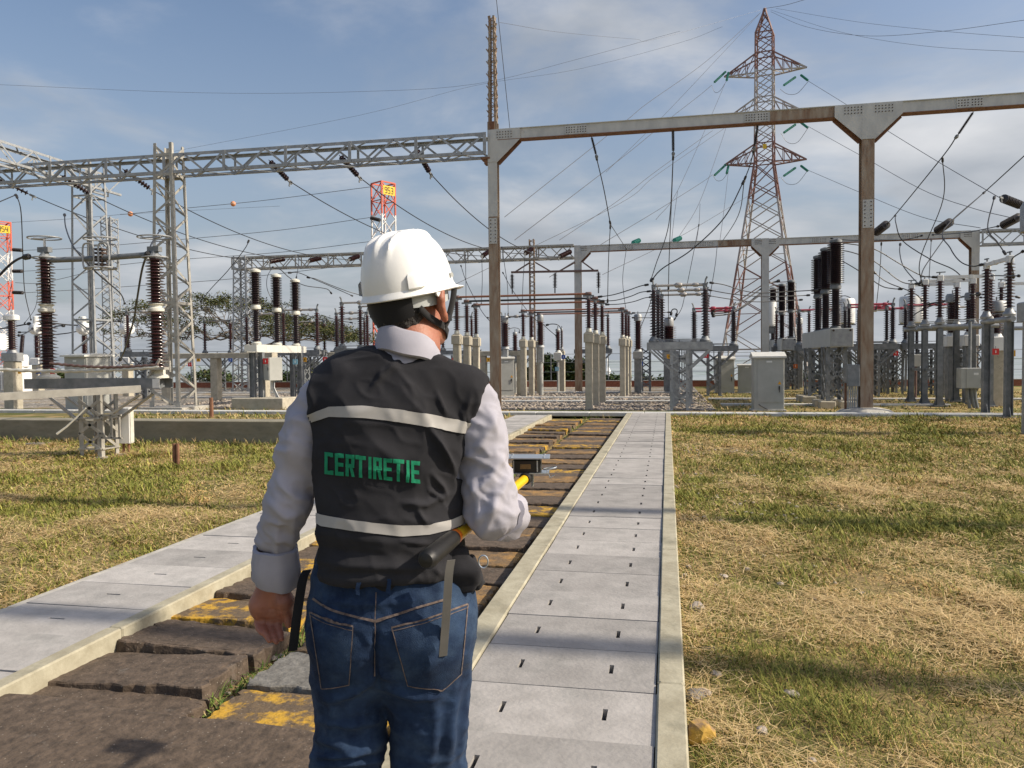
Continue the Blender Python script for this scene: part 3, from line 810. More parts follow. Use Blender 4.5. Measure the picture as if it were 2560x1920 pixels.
Y1, Y2 = 21.7, 35.0
pole_c = at(1240, 1028, Y1); pole_r = at(2161, 1030, Y1 + .1)
def hpole(name, label, loc, h, w, haunch, zb, hb, splice_z, upper=0.0):
    """H-section steel pole with haunch plates under the beam"""
    t = thing(name, label, 'pole', loc)
    mb = MB()
    mb.box((0, 0, h / 2), (.014, w - .03, h)); mb.box((0, -w / 2 + .008, h / 2), (w, .016, h)); mb.box((0, w / 2 - .008, h / 2), (w, .016, h))
    mb.build('post', 'rusty_steel', t)
    if upper:
        mb = MB(); mb.box((0, -w / 2 - .004, (upper + zb - .6) / 2), (w * .985, .008, zb - .6 - upper)); mb.box((w / 2 - .06, 0, (upper + zb - .6) / 2), (.008, w * .9, zb - .6 - upper)); o_ = mb.build('upper_face', 'grey_steel', t); o_['label'] = 'grey painted upper length of the pole'
    mb = MB(); g = MB()
    hx, hz = (.66, .62) if zb > 7 else (.42, .42)
    for s_ in haunch:
        for yy in (-w / 2 - .008, w / 2 + .008):
            poly = [Vector((s_ * w * .48, yy, zb - hz)), Vector((s_ * w * .48, yy, zb + hb)), Vector((s_ * (w * .5 + hx), yy, zb + hb)), Vector((s_ * (w * .5 + hx), yy, zb))]
            if s_ < 0: poly = poly[::-1]
            mb.prism(poly, (0, -.006, 0), (0, .006, 0))
        g.bar((s_ * w * .5, 0, zb - hz), (s_ * (w * .5 + hx - .03), 0, zb - .012), w * .5, .014, (0, 1, 0))
    if haunch:
        for yy in (-w / 2 - .012, w / 2 + .012): mb.box((0, yy, zb - .15), (w * .98, .012, .9))
        mb.build('haunch_plate', 'grey_steel', t); g.build('haunch_flange', 'rust_brown', t)
        bb = MB()
        for s_ in haunch:
            for i in range(6):
                for z in (zb + .07, zb + .15, zb + .22): bb.lathe([(.016, 0), (.014, .015)], (s_ * (w * .55 + hx * .12 * i), -w / 2 - .014, z), (0, -1, 0), 6)
        bb.build('bolt_row', 'bolt_dark', t)
    sp = MB(); sb = MB()
    for z in splice_z:
        sp.box((0, -w / 2 - .006, z), (w * .82, .012, .72))
        for i in range(7):
            for x in (-w * .24, w * .24): sb.lathe([(.017, 0), (.014, .016)], (x, -w / 2 - .012, z - .3 + .1 * i), (0, -1, 0), 6)
    if splice_z:
        sp.build('splice_plate', 'grey_steel' if len(splice_z) == 1 else 'rusty_steel', t); sb.build('bolt_row', 'bolt_dark', t)
    return t

ZB, HB = 7.62, .30
# central pole: rusty lower post, lattice spike on top, seat for the lattice beam
t = hpole('steel_pole', 'rusty steel gantry pole with a lattice spike on top, behind the man', (pole_c.x, Y1, 0), 8.15, .27, (1,), ZB, HB, (5.1,), 5.5)
mb = MB()
for sx, sy in ((-1, -1), (1, -1), (1, 1), (-1, 1)):
    mb.ang((sx * .115, sy * .115, 8.15), (sx * .085, sy * .085, 11.1), .06, .01, (-sx, 0, 0), (0, -sy, 0))
for f in range(4):
    c, s_ = [(1, 0), (0, 1), (-1, 0), (0, -1)][f]
    for i in range(18):
        z0, z1 = 8.3 + i * .155, 8.3 + (i + 1) * .155; k0 = .115 - .03 * i / 18
        a = 1 if i % 2 else -1
        mb.bar((-a * k0 * c + k0 * s_, -a * k0 * s_ - k0 * c, z0), (a * k0 * c + k0 * s_, a * k0 * s_ - k0 * c, z1), .04, .012)
for i in range(8):
    for s_ in (-1, 1): mb.bar((s_ * .10, -.09, 8.4 + .34 * i), (s_ * .155, -.09, 8.48 + .34 * i), .05, .03)
mb.build('lattice_spike', 'rusty_steel', t)
mb = MB(); mb.box((-.2, 0, 7.14), (.26, .34, .05)); mb.box((-.16, 0, 7.05), (.16, .26, .13)); mb.box((0, -.145, 7.9), (.13, .015, .5)); mb.build('beam_seat', 'rust_brown', t)
t = hpole('steel_pole', 'rusty steel gantry pole with T-shaped bolted head standing on a concrete pad', (pole_r.x, Y1, .08), 7.55, .31, (-1, 1), 7.55, HB, (5.05,))
pd = MB(); pd.lathe([(.85, -.05), (.62, .08), (.35, .14), (.05, .15)], (0, 0, -.08), n=10); pd.build('footing', 'concrete', t)

def box_beam(label, a, b, h, w, splices, ochre=()):
    a, b = Vector(a), Vector(b); t = thing('gantry_beam', label, 'gantry beam', a)
    d = b - a; L_ = d.length; u = d.normalized(); n_ = Vector((-u.y, u.x, 0)).normalized(); up = Vector((0, 0, 1))
    mb = MB(); mb.bar((0, 0, h * .52), d + up * h * .52, w, h * .92); mb.build('web', 'grey_steel', t)
    mb = MB()
    mb.bar((0, 0, .006), d + up * .006, w + .06, .018); mb.build('lower_flange', 'rust_brown', t)
    mb = MB(); mb.bar((0, 0, h), d + up * h, w + .06, .018); mb.build('upper_flange', 'grey_steel', t)
    for s_ in splices:
        p = MB(); p.bar(u * (s_ - .30) - n_ * (w / 2 + .008) + up * h * .5, u * (s_ + .30) - n_ * (w / 2 + .008) + up * h * .5, .014, h * .80)
        o = p.build('splice_plate', 'grey_steel', t)
        bb = MB()
        for i in range(8):
            if i in (3, 4) and False: continue
            for z in (.28, .5, .72):
                bb.lathe([(.017, 0), (.013, .014)], u * (s_ - .25 + .07 * i + (.03 if i > 3 else 0)) - n_ * (w / 2 + .014) + up * h * z, -n_, 6)
        bb.build('bolt_row', 'bolt_dark', o)
    for s0, s1 in ochre:
        p = MB(); p.bar(u * s0 - n_ * (w / 2 + .004) + up * h * .5, u * s1 - n_ * (w / 2 + .004) + up * h * .5, .006, h * .84)
        o = p.build('rusted_length', 'rusty_steel', t); o['label'] = 'rust brown stretch of the beam'
    return t
bl = pole_r.x - pole_c.x
box_beam('grey steel box beam between the two tall rusty poles', (pole_c.x + .15, Y1, ZB + .0), (pole_r.x - .02, Y1, 7.63), HB, .24, (2.2, bl - 2.9), ((bl - 2.55, bl - .95),))
box_beam('grey steel box beam beyond the T-headed pole', (pole_r.x + .02, Y1, 7.63), (pole_r.x + 8.8, Y1, 7.66), HB, .24, (2.35,))
# front lattice beam and columns
colx = [at(455, 1044, Y1 + .35).x]
zb = 7.22
lattice_beam('lattice_beam', 'long galvanised lattice beam meeting the rusty pole with the spike', (pole_c.x - .18, Y1 - .30, zb), (-25.0, Y1 - .30, zb), .60, .62, .667, chord=.09, br=.06)
lattice_col('lattice_column', 'tapered galvanised lattice column standing behind the disconnector by the wall', 'lattice column', (colx[0], Y1, .1), 8.0, .95, .62, 15, leg=.10, br=.07, m='galvanised_warm', horiz=(3.2, 7.1, 7.7), topz=.06)
pd = solo(MB().box((colx[0], Y1, .02), (1.5, 1.5, .2)), 'footing', 'concrete', 'flat concrete footing under the tapered lattice column', 'footing', origin=(colx[0], Y1, .0))
# receding lattice beam and second column
c2 = at(236, 1000, 24.2)
lattice_col('lattice_column', 'white galvanised lattice column under the beam that comes from the upper corner', 'lattice column', (c2.x, 24.2, 0), 8.0, 1.0, .74, 13, leg=.08, br=.05, horiz=(3.0, 7.3), topz=.5)
lattice_beam('lattice_beam', 'lattice beam running from the upper corner to the white lattice column', (c2.x + .3, 8.0, 7.6), (c2.x + .3, 25.5, 7.6), .62, .60, .667)
c3 = at(284, 960, 44); 
lattice_col('lattice_column', 'slender grey lattice column behind the white lattice column', 'lattice column', (c3.x, 44, -.3), 11.0, .80, .74, 22, leg=.08, br=.05, cross=True, horiz=(10.9,), foot=False)
# second row
g2 = [at(1447, 979, Y2), at(1912, 985, Y2), at(2432, 985, Y2)]
zb2 = 6.22
labs = ['grey and brown gantry pole at the joint of the rear lattice beam and box beam', 'grey gantry pole in front of the big pylon', 'rusty gantry pole at the far end of the rear box beam']
for i, p in enumerate(g2):
    hpole('steel_pole', labs[i], (p.x, Y2, 0), 6.3, .30, (1,) if i == 0 else ((-1, 1) if i == 1 else (-1,)), zb2, .28, (), (4.4, .6, 4.9)[i])
for a, b, lab, oc in ((g2[0], g2[1], 'rear grey box beam in front of the big pylon', ((5.9, 8.0),)), (g2[1], g2[2], 'rear grey box beam above the right hand breakers'.replace('right hand ', 'tall '), ())):
    box_beam(lab, (a.x + .16, Y2, zb2), (b.x - .16, Y2, zb2 + .02), .28, .22, (2.0, b.x - a.x - 2.6), oc)
lx = at(612, 900, Y2).x
lattice_beam('lattice_beam', 'rear lattice beam passing behind the white helmet', (lx - .4, Y2 - .3, 5.95), (g2[0].x - .16, Y2 - .3, 5.95), .62, .6, .55, m='galvanised_warm')
lattice_col('lattice_column', 'rear lattice column among the tree branches', 'lattice column', (lx, Y2, 0), 6.6, .9, .66, 14, leg=.075, br=.045, horiz=(3, 6), cross=True)
lattice_beam('lattice_beam', 'rear lattice beam leaving the last rusty pole', (g2[2].x + .2, Y2 - .3, 5.9), (g2[2].x + 9, Y2 - .3, 5.9), .62, .6, .6)
mx = at(1331, 900, Y2)
lattice_col('lattice_column', 'thin rusty lattice mast below the rear beam', 'lattice column', (mx.x, Y2 + .1, 0), 6.9, .26, .24, 34, leg=.04, br=.03, m='rusty_steel')
# insulated trapeze below the rear beam
def trapeze():
    z = q('D', 1050, 380, Y2).z; a, b = q('D', 885, 385, Y2), q('D', 1570, 372, Y2)
    t = thing('suspension_bar', 'rust coloured crossbar hung on braces below the rear beam', 'crossbar', (a.x, Y2 - .2, z))
    mb = MB(); mb.bar((0, 0, 0), (b.x - a.x, 0, b.z - a.z), .09, .09); mb.build('bar', 'bus_dark', t)
    for p0, p1 in (((920, 380), (1030, 310)), ((1190, 375), (1075, 308)), ((1265, 375), (1385, 308)), ((1535, 370), (1440, 300))):
        A_, B_ = q('D', *p0, Y2), q('D', *p1, Y2)
        mb = MB(); mb.bar((A_.x - a.x, 0, A_.z - z), (B_.x - a.x, 0, B_.z - z), .06, .06); mb.build('brace', 'bus_dark', t)
trapeze()

# ================================================================== insulators
_ins = {}
def ins_mesh(h, rc, rs, n, m='porcelain', seg=16, alt=1.0):
    key = (round(h, 3), rc, rs, n, m, seg)
    if key not in _ins:
        p = [(rc * 1.02, 0)]; st = h / n
        for i in range(n):
            z = st * i; r = rs * (alt if i % 2 else 1.0)
            p += [(rc, z + st * .30), (r, z + st * .36), (r * .985, z + st * .48), (rc * 1.05, z + st * .82)]
        p += [(rc, h)]
        mb = MB(); mb.lathe(p, n=seg); _ins[key] = mb.mesh('insulator', m, True)
    return _ins[key]
_fl = {}
def lathe_mesh(prof, m, n=16):
    key = (tuple(prof), m, n)
    if key not in _fl: mb = MB(); mb.lathe(list(prof), n=n); _fl[key] = mb.mesh('fitting', m, True)
    return _fl[key]
def strain(label, a, b, r=.085, n=9, m='porcelain_dark', group=None, clamp=True):
    """string of discs or a long rod strung from a to b, with clamp at b"""
    a, b = Vector(a), Vector(b); t = thing('strain_insulator', label, 'insulator', a, 0, group)
    d = b - a; L_ = d.length; st = L_ * .86 / n; rc = r * .42; p = [(.012, 0), (.012, L_ * .07)]
    for i in range(n):
        z = L_ * .07 + st * i; p += [(rc, z), (rc, z + st * .25), (r, z + st * .42), (r, z + st * .62), (rc, z + st * .70)]
    p += [(.012, L_ * .93), (.012, L_)]
    mb = MB(); mb.lathe(p, (0, 0, 0), d, 12); mb.build('disc_string', m, t, smooth=True)
    if clamp:
        c = MB(); u = d.normalized(); c.bar(d - u * .05, d + u * .16, .045, .06); c.bar(d + u * .06, d + u * .02 + Vector((0, 0, -.16)), .03, .04); c.build('clamp', 'galvanised_dull', t)
    return t
def rod_ins(label, a, b, r=.045, group=None):
    a, b = Vector(a), Vector(b); t = thing('rod_insulator', label, 'insulator', a, 0, group)
    d = b - a; L_ = d.length; n = 22; p = [(.014, 0), (.014, L_ * .05)]
    for i in range(n):
        z = L_ * (.05 + .9 * i / n); st = L_ * .9 / n; p += [(r * .5, z + st * .2), (r, z + st * .45), (r * .5, z + st * .8)]
    p += [(.014, L_ * .96), (.014, L_)]
    mb = MB(); mb.lathe(p, (0, 0, 0), d, 10); mb.build('sheds', 'polymer_dark', t, smooth=True)
    c = MB(); c.lathe([(.03, 0), (.05, .05), (.02, .12)], d, d, 8); c.build('clamp', 'galvanised_dull', t)
    return t

# ---- strings under the front lattice beam
fr = [(('A', -30, 420), ('A', 250, 605), 'at the picture edge'), (('A', 470, 430), ('A', 712, 592), ''), (('A', 965, 385), ('A', 1192, 552), '')]
P_ends = [((-30, 435), (78, 488)), ((150, 437), (226, 486)), ((306, 422), (378, 474)), ((672, 400), (722, 452)), ((848, 388), (897, 442)), ((1040, 372), (1075, 433))]
names = ['brown disc string passing out of the picture corner above the red and white mast', 'brown disc string in front of the beam junction', 'brown disc string beside the tapered lattice column',
         'brown disc string over the wire with the balls, next after the tapered column', 'brown disc string midway between the column and the spiked pole', 'brown disc string next to the spiked rusty pole']
front_str = []
for (a, b), nm in zip(P_ends, names):
    A_ = at(a[0], a[1], Y1 + .1); B_ = at(b[0], b[1], Y1 + 1.0)
    strain(nm, A_, B_, .085, 9, group='strain strings of the front lattice beam'); front_str.append(B_)
# ---- strings on the rear lattice beam
rear = [((714, 647), (672, 655)), ((803, 645), (772, 652)), ((898, 640), (873, 649)), ((1226, 626), (1206, 640)), ((1330, 622), (1313, 634)), ((1428, 628), (1398, 642))]
rnm = ['brown string on the rear beam beside the lattice column', 'brown string on the rear beam above the three-pole breaker', 'brown string on the rear beam just before the helmet',
       'brown string on the rear beam hidden partly by the spiked pole', 'brown string on the rear beam beside the thin mast', 'brown string on the rear beam near the grey and brown pole']
rear_str = []
for (a, b), nm in zip(rear, rnm):
    A_ = at(a[0], a[1], Y2 - .35); B_ = at(b[0], b[1], Y2 - 1.2)
    strain(nm, A_, B_, .11, 12, 'porcelain', group='strain strings of the rear lattice beam'); rear_str.append(B_)
# ---- rods under the box beams
rods = [rod_ins('dark rod insulator under the box beam, first from the spiked pole', q('H', 1600, 945, Y1), q('H', 1632, 1070, Y1 + .1)),
        rod_ins('dark rod insulator hanging straight down from mid beam', q('H', 2163, 900, Y1), q('H', 2165, 1050, Y1)),
        rod_ins('dark rod insulator under the box beam in front of the big pylon', q('G', 612, 750, Y1), q('G', 592, 880, Y1 + .1)),
        rod_ins('dark rod insulator slanting down from the beam beyond the T-headed pole', q('G', 1908, 672, Y1), q('G', 1815, 810, Y1 + .2))]
for a, b, lab in ((('G', 1320, 1400), ('G', 1390, 1345), 'dark disc string in front of the T-headed pole, at rear beam height'), (('G', 1685, 1390), ('G', 1775, 1330), 'dark disc string beyond the T-headed pole, at rear beam height'),
                  (('G', 2080, 1358), ('G', 2190, 1300), 'dark disc string by the big bushing at rear beam height'), (('G', 2195, 1235), ('G', 2080, 1190), 'dark reddish disc string below the sagging line')):
    strain(lab, q(*a, 30.0), q(*b, 29.0), .15, 11, 'polymer_dark', group='strings ahead of the rear box beam')
for c, x, y_, x2, y2, lab in (('D', 885, 390, 887, 520, 'green glass string at the outer end of the hung crossbar'), ('D', 1225, 380, 1224, 515, 'green glass string at the middle of the hung crossbar'), ('D', 1568, 372, 1568, 515, 'green glass string at the pole side of the hung crossbar')):
    strain(lab, q(c, x, y_, Y2 - .2), q(c, x2, y2, Y2 - .2), .10, 10, 'porcelain_dark', group='strings below the hung crossbar')

# ================================================================== concrete posts with post insulators
def post_proto():
    t = thing('bus_support', 'x', 'bus support', (0, 0, 0))
    mb = MB(); mb.cbox((0, 0, .98), (.21, .24, 1.96), .02); mb.build('post', 'concrete_post', t)
    mb = MB(); mb.cbox((0, 0, 2.09), (.29, .31, .28), .03); mb.box((0, 0, 2.24), (.2, .2, .03)); mb.build('post_head', 'concrete_post', t)
    put(lathe_mesh(((.07, 0), (.085, .03), (.075, .10), (.06, .12)), 'cream_cap'), 'flange', t, (0, 0, 2.25))
    put(ins_mesh(.86, .048, .105, 13), 'insulator', t, (0, 0, 2.36))
    mb = MB(); mb.lathe([(.05, 0), (.055, .05), (.03, .07)], (0, 0, 3.22), n=10); mb.bar((-.16, 0, 3.30), (.16, 0, 3.30), .06, .05); mb.build('clamp', 'galvanised_dull', t)
    return t
pp = post_proto(); first = True
groups = {'behind the right shoulder': [(-6.2, 22.7), (-6.33, 24.4), (-6.45, 26.1)], 'in the middle of the gravel': [(-2.24, 22.7), (-2.2, 24.4), (-2.12, 26.0)],
          'far row in front of the mango trees': [(-5.5, 29.9), (-5.4, 31.2), (-5.3, 32.5)], 'far row in front of the open sky': [(-1.67, 29.9), (-1.62, 31.4), (-1.57, 32.6)]}
gl = ['near the man\'s ear', 'closest to the walkways', 'before the mango trees', 'in the open gravel beyond']
gtop = []
for gi, (k, lst) in enumerate(groups.items()):
    for i, (x, y_) in enumerate(lst):
        lab = f'concrete post with brown insulator, {["front", "middle", "rear"][i]} one of the three {gl[gi]}'
        if first: o = pp; o.location = (x, y_, 0); o['label'] = lab; o['group'] = 'concrete bus supports'; first = False
        else: o = dup(pp, (x, y_, 0), lab, rnd.uniform(-.05, .05), 'concrete bus supports')
def busbar(label, a, b, m, r=.045):
    a, b = Vector(a), Vector(b); t = thing('busbar', label, 'busbar', a)
    mb = MB(); d = b - a; mb.tube([(0, 0, 0), d], r, 10); mb.build('tube', m, t, smooth=True)
    mb = MB()
    for p in (d * .0, d): mb.lathe([(r * 1.2, -.09), (r * 1.7, -.07), (r * 1.7, .07), (r * 1.2, .09)], p, d, 8)
    mb.build('end_clamp', 'bus_dark', t, smooth=True)
for i in range(3):
    a, b = groups['behind the right shoulder'][i], groups['in the middle of the gravel'][i]
    busbar(f'{["copper red", "dark", "brownish red"][i]} tube busbar passing behind the spiked pole, {["front", "middle", "rear"][i]} of three', (a[0], a[1], 3.36), (b[0], b[1], 3.36), ['bus_copper', 'cable_black', 'bus_copper'][i], .032)
    a, b = groups['far row in front of the mango trees'][i], groups['far row in front of the open sky'][i]
    busbar(f'{["reddish", "dark", "brownish"][i]} tube busbar over the far posts, {["front", "middle", "rear"][i]} of three', (a[0], a[1], 3.36), (b[0], b[1], 3.36), ['bus_copper', 'cable_black', 'bus_copper'][i], .03)

# ================================================================== disconnectors on lattice stands
def disconnector_proto(w=1.42, wt=1.80, zt=1.92, hi=1.32, m='galvanised', arm='bus_grey', rc=.05, rs=.115, nsh=16, lw=.52, stem='porcelain_dark', armz=.18):
    t = thing('disconnector', 'x', 'disconnector', (0, 0, 0))
    for sx, sy in ((-1, -1), (1, -1), (1, 1), (-1, 1)):
        mb = MB(); mb.ang((sx * lw / 2, sy * lw / 2, 0), (sx * lw / 2, sy * lw / 2, zt - .22), .085, .012, (-sx, 0, 0), (0, -sy, 0)); mb.box((sx * lw / 2, sy * lw / 2, .01), (.16, .16, .02)); mb.build('leg', m, t)
    mb = MB(); n = 4; k = lw / 2
    for i in range(n):
        z0, z1 = .12 + (zt - .4) * i / n, .12 + (zt - .4) * (i + 1) / n
        for s_ in (-1, 1):
            mb.bar((-k, s_ * k, z0), (k, s_ * k, z1), .01, .045); mb.bar((k, s_ * k, z0), (-k, s_ * k, z1), .01, .045)
            mb.bar((s_ * k, -k, z0), (s_ * k, k, z1), .01, .045); mb.bar((s_ * k, k, z0), (s_ * k, -k, z1), .01, .045)
    for s_ in (-1, 1):
        for r_ in (-1, 1): mb.bar((r_ * k, s_ * k, zt - .75), (r_ * wt * .47, s_ * k, zt - .2), .05, .05)
    mb.build('bracing', m, t)
    mb = MB()
    for s_ in (-1, 1): mb.box((0, s_ * .22, zt - .10), (wt, .07, .20)); 
    for x in (-wt * .42, 0, wt * .42): mb.box((x, 0, zt - .11), (.09, .37, .10))
    mb.build('base_beam', m, t)
    for s_ in (-1, 1):
        f = put(lathe_mesh(((.14, 0), (.15, .05), (.09, .14), (.08, .17)), 'galvanised_dull'), 'bearing', t, (s_ * w / 2, 0, zt))
        put(ins_mesh(hi, rc, rs, nsh, stem), 'insulator', t, (s_ * w / 2, 0, zt + .17))
        mb = MB(); zz = zt + .17 + hi; mb.lathe([(.055, 0), (.06, .06), (.045, .10)], (0, 0, 0), n=10); mb.box((0, 0, .10), (.12, .10, .10)); mb.tube([(0, 0, .12), (s_ * .02, 0, .26), (s_ * .06, 0, .34)], .03, 6)
        mb.build('terminal', 'galvanised_dull', t, (s_ * w / 2, 0, zz))
    zz = zt + .17 + hi + .12; mb = MB()
    mb.tube([(-w / 2, 0, zz), (-.05, 0, zz)], .035, 8); mb.tube([(.02, 0, zz), (w / 2, 0, zz)], .042, 8)
    mb.lathe([(.05, -.1), (.075, -.06), (.075, .06), (.05, .1)], (-.02, 0, zz), (1, 0, 0), 8); mb.lathe([(.045, -.08), (.06, -.05), (.06, .05), (.045, .08)], (w * .32, 0, zz), (1, 0, 0), 8)
    mb.build('contact_arm', arm, t, smooth=True)
    mb = MB(); mb.tube([(-w / 2, -.12, zt + .08), (w / 2, -.12, zt + .08)], .014, 6); mb.tube([(0, -lw / 2 - .03, .5), (0, -.05, zt + .06)], .018, 6); mb.build('drive_rod', 'galvanised_dull', t)
    return t
dp = disconnector_proto()
dl = ['front disconnector of three on the galvanised stands left of the cabinets', 'middle disconnector of three on the galvanised stands', 'rear disconnector of three on the galvanised stands']
dl = ['disconnector on a braced lattice stand beside the end of the grey walkway', 'disconnector directly behind the one by the walkway end', 'third disconnector back from the walkway end']
dx = .33
for i, (x, y_) in enumerate(((dx, 22.6), (dx + .10, 24.3), (dx + .20, 26.0))):
    if i == 0: dp.location = (x, y_, 0); dp['label'] = dl[0]; dp['group'] = 'three disconnectors by the walkway end'
    else: dup(dp, (x, y_, 0), dl[i], 0, 'three disconnectors by the walkway end')
# pink-armed set further back and grey sets across the rear yard
dk = disconnector_proto(arm='pink_red', w=1.5, hi=1.15, m='galvanised_dull')
pk = [(1.75, 31.0, 'pink armed disconnector behind the walkway end set'), (1.85, 32.8, 'pink armed disconnector furthest behind the walkway end set'),
      (7.3, 30.6, 'pink armed disconnector behind the T-headed pole'), (7.5, 32.2, 'pink armed disconnector behind the pole, second row'), (9.5, 31.6, 'pink armed disconnector in front of the white tank'), (6.0, 33.4, 'pink armed disconnector between the dark breakers and the pole'), (8.7, 33.6, 'pink armed disconnector behind the first steel post')]
for i, (x, y_, lab) in enumerate(pk):
    if i == 0: dk.location = (x, y_, 0); dk['label'] = lab; dk['group'] = 'pink armed disconnectors'
    else: dup(dk, (x, y_, 0), lab, 0, 'pink armed disconnectors')
# dense rank of plain ones deeper in the yard
dd = disconnector_proto(arm='bus_grey', m='galvanised_dull', stem='porcelain')
dk2 = [(-10.6, 26.0, 'grey armed disconnector just beside the helmet'), (-10.7, 27.9, 'grey armed disconnector behind the one beside the helmet'), (at(545, 900, 35.5).x, 35.5, 'grey armed disconnector in front of the tree trunk'), (at(361, 900, 28).x, 28.0, 'grey armed disconnector between the tall brown insulator and the lattice column'), (at(780, 900, 38).x, 38.0, 'small far disconnector behind the breaker cabinet'), (-9.9, 36.3, 'grey armed disconnector over the wide stand before the tree'), (-14.4, 29.0, 'disconnector behind the tapered lattice column'),
       (-13.3, 31.6, 'disconnector behind the three-pole breaker cabinet'), (-17.2, 31.0, 'disconnector at the slender lattice column'), (-15.2, 36.0, 'disconnector deep under the tree branches'), (-7.1, 36.9, 'disconnector hidden by the man\'s neck'), (-3.5, 37.6, 'disconnector far behind the thin mast'),
       (5.6, 37.4, 'disconnector on a stand behind the second breaker'), (9.2, 37.8, 'disconnector on a stand far behind the rusty pole'), (12.2, 36.6, 'disconnector on a stand beneath the last rear pole')]
for i, (x, y_, lab) in enumerate(dk2):
    if i == 0: dd.location = (x, y_, 0); dd['label'] = lab; dd['group'] = 'grey armed disconnectors in the rear yard'
    else: dup(dd, (x, y_, 0), lab, rnd.uniform(-.04, .04), 'grey armed disconnectors in the rear yard')

# ================================================================== front disconnector by the wall
def front_disconnector():
    Yb = 10.8; b = qg('B', 900, 1590); Yb = b.y
    t = thing('disconnector', 'big disconnector with rope-like rods on a short lattice stand before the wall', 'disconnector', (b.x, b.y, 0))
    X = lambda px, py, dy=0: at(px, py, Yb + dy) - b
    k = .20; zt = X(250, 985).z
    for sx, sy in ((-1, -1), (1, -1), (1, 1), (-1, 1)):
        mb = MB(); mb.ang((sx * k, sy * k, 0), (sx * k, sy * k, zt), .075, .010, (-sx, 0, 0), (0, -sy, 0)); mb.box((sx * k, sy * k, .01), (.14, .14, .02)); mb.build('leg', 'galvanised_warm', t)
    mb = MB()
    for i in range(3):
        z0, z1 = .12 + (zt - .2) * i / 3, .12 + (zt - .2) * (i + 1) / 3
        for s_ in (-1, 1):
            mb.bar((-k * s_, s_ * k, z0), (k * s_, s_ * k, z1), .01, .045); mb.bar((s_ * k, k, z0), (s_ * k, -k, z1), .01, .045)
            mb.bar((k * s_, s_ * k, z0), (-k * s_, s_ * k, z1), .01, .045)
    for z in (.14, .62): 
        for s_ in (-1, 1): mb.bar((-k, s_ * k, z), (k, s_ * k, z), .05, .02); mb.bar((s_ * k, -k, z), (s_ * k, k, z), .05, .02)
    for s_ in (-1, 1):
        mb.bar((s_ * k, -k, .58), (s_ * .85, -.12, zt + .0), .05, .03); mb.bar((s_ * k, k, .58), (s_ * .85, .2, zt + .0), .05, .03)
    mb.build('bracing', 'galvanised_warm', t)
    # long channel beam carrying the insulators
    a, c = X(82, 968, .1), X(416, 966, .1); mb = MB()
    z0, z1 = a.z - .02, X(82, 945, .1).z
    z1 = z0 + .16
    for yy in (-.17, .17):
        mb.box(((a.x + c.x) / 2, .1 + yy, (z0 + z1) / 2), (c.x - a.x, .012, z1 - z0))
        for z in (z0 + .006, z1 - .006): mb.box(((a.x + c.x) / 2, .1 + yy * .86, z), (c.x - a.x, .06, .010))
    for x in (a.x + .15, (a.x + c.x) / 2, c.x - .15): mb.box((x, .1, (z0 + z1) / 2), (.012, .33, .15))
    mb.build('base_beam', 'galvanised_dull', t)
    mb = MB(); mb.box((c.x - .06, -.075, (z0 + z1) / 2), (.12, .006, .14)); mb.build('end_plate', 'white_paint', t)
    # pale square tube running out of the picture
    p0, p1 = X(352, 972, -.25), X(-60, 995, -1.6)
    mb = MB(); mb.bar(p0, p1, .10, .11); mb.build('side_tube', 'galvanised_warm', t)
    # insulators (two units stacked)
    for px, lab in ((108, 0), (383, 1)):
        f = X(px, 905); x = f.x; zb_ = z1
        zz = X(px, 640).z
        f1 = put(lathe_mesh(((.17, 0), (.17, .03), (.12, .06), (.12, .12), (.10, .16)), 'cream_cap'), 'bearing', t, (x, .1, zb_))
        hh = (zz - zb_ - .16); h1 = hh * .50; h2 = hh * .42
        put(ins_mesh(h1, .078, .160, 17, 'porcelain', 20, .86), 'insulator', t, (x, .1, zb_ + .16))
        put(lathe_mesh(((.10, 0), (.125, .02), (.125, .06), (.09, .08), (.09, .11), (.125, .13), (.10, .15)), 'cream_cap'), 'flange', t, (x, .1, zb_ + .16 + h1))
        put(ins_mesh(h2 - .04, .068, .145, 15, 'porcelain', 20, .86), 'insulator', t, (x, .1, zb_ + .16 + h1 + .15))
        tz = zb_ + .16 + h1 + .15 + h2 - .04
        mb = MB(); mb.lathe([(.08, 0), (.10, .03), (.06, .09), (.05, .14)], (0, 0, 0), n=12); mb.box((0, 0, .15), (.20, .10, .08)); mb.build('terminal', 'galvanised_dull', t, (x, .1, tz))
        # corona rings
        mb = MB()
        for zr, rr in ((.02, .20), (.34, .26)):
            mb.tube([(rr * math.cos(i * math.pi / 12), rr * .85 * math.sin(i * math.pi / 12), zr) for i in range(25)], .012, 6, False)
        mb.tube([(0, 0, .2), (0, 0, .32), (.12 if lab else -.2, 0, .34)], .022, 6); mb.bar((-.25, 0, .335), (.25, 0, .345), .02, .02)
        mb.build('corona_ring', 'galvanised', t, (x, .1, tz), True)
    zc = X(108, 652).z; xl, xr = X(108, 650).x, X(383, 648).x; xm = X(240, 650).x
    mb = MB(); mb.tube([(xl - .05, .1, zc + .02), (xm - .12, .1, zc + .02)], .045, 10); mb.tube([(xm - .05, .1, zc + .02), (xr, .1, zc + .05)], .045, 10); mb.build('contact_arm', 'galvanised_dull', t, smooth=True)
    mb = MB()
    for s_ in (-1, 1):
        for yy in (-.1, .1):
            cx = xm + s_ * .14; w_, h_ = .10, .20
            pts = [(cx + w_ * math.copysign(abs(math.cos(a_)) ** .5, math.cos(a_)), .1 + yy, zc + .05 + h_ * math.copysign(abs(math.sin(a_)) ** .5, math.sin(a_))) for a_ in [i * math.pi / 12 for i in range(25)]]
            mb.tube(pts, .014, 6, False)
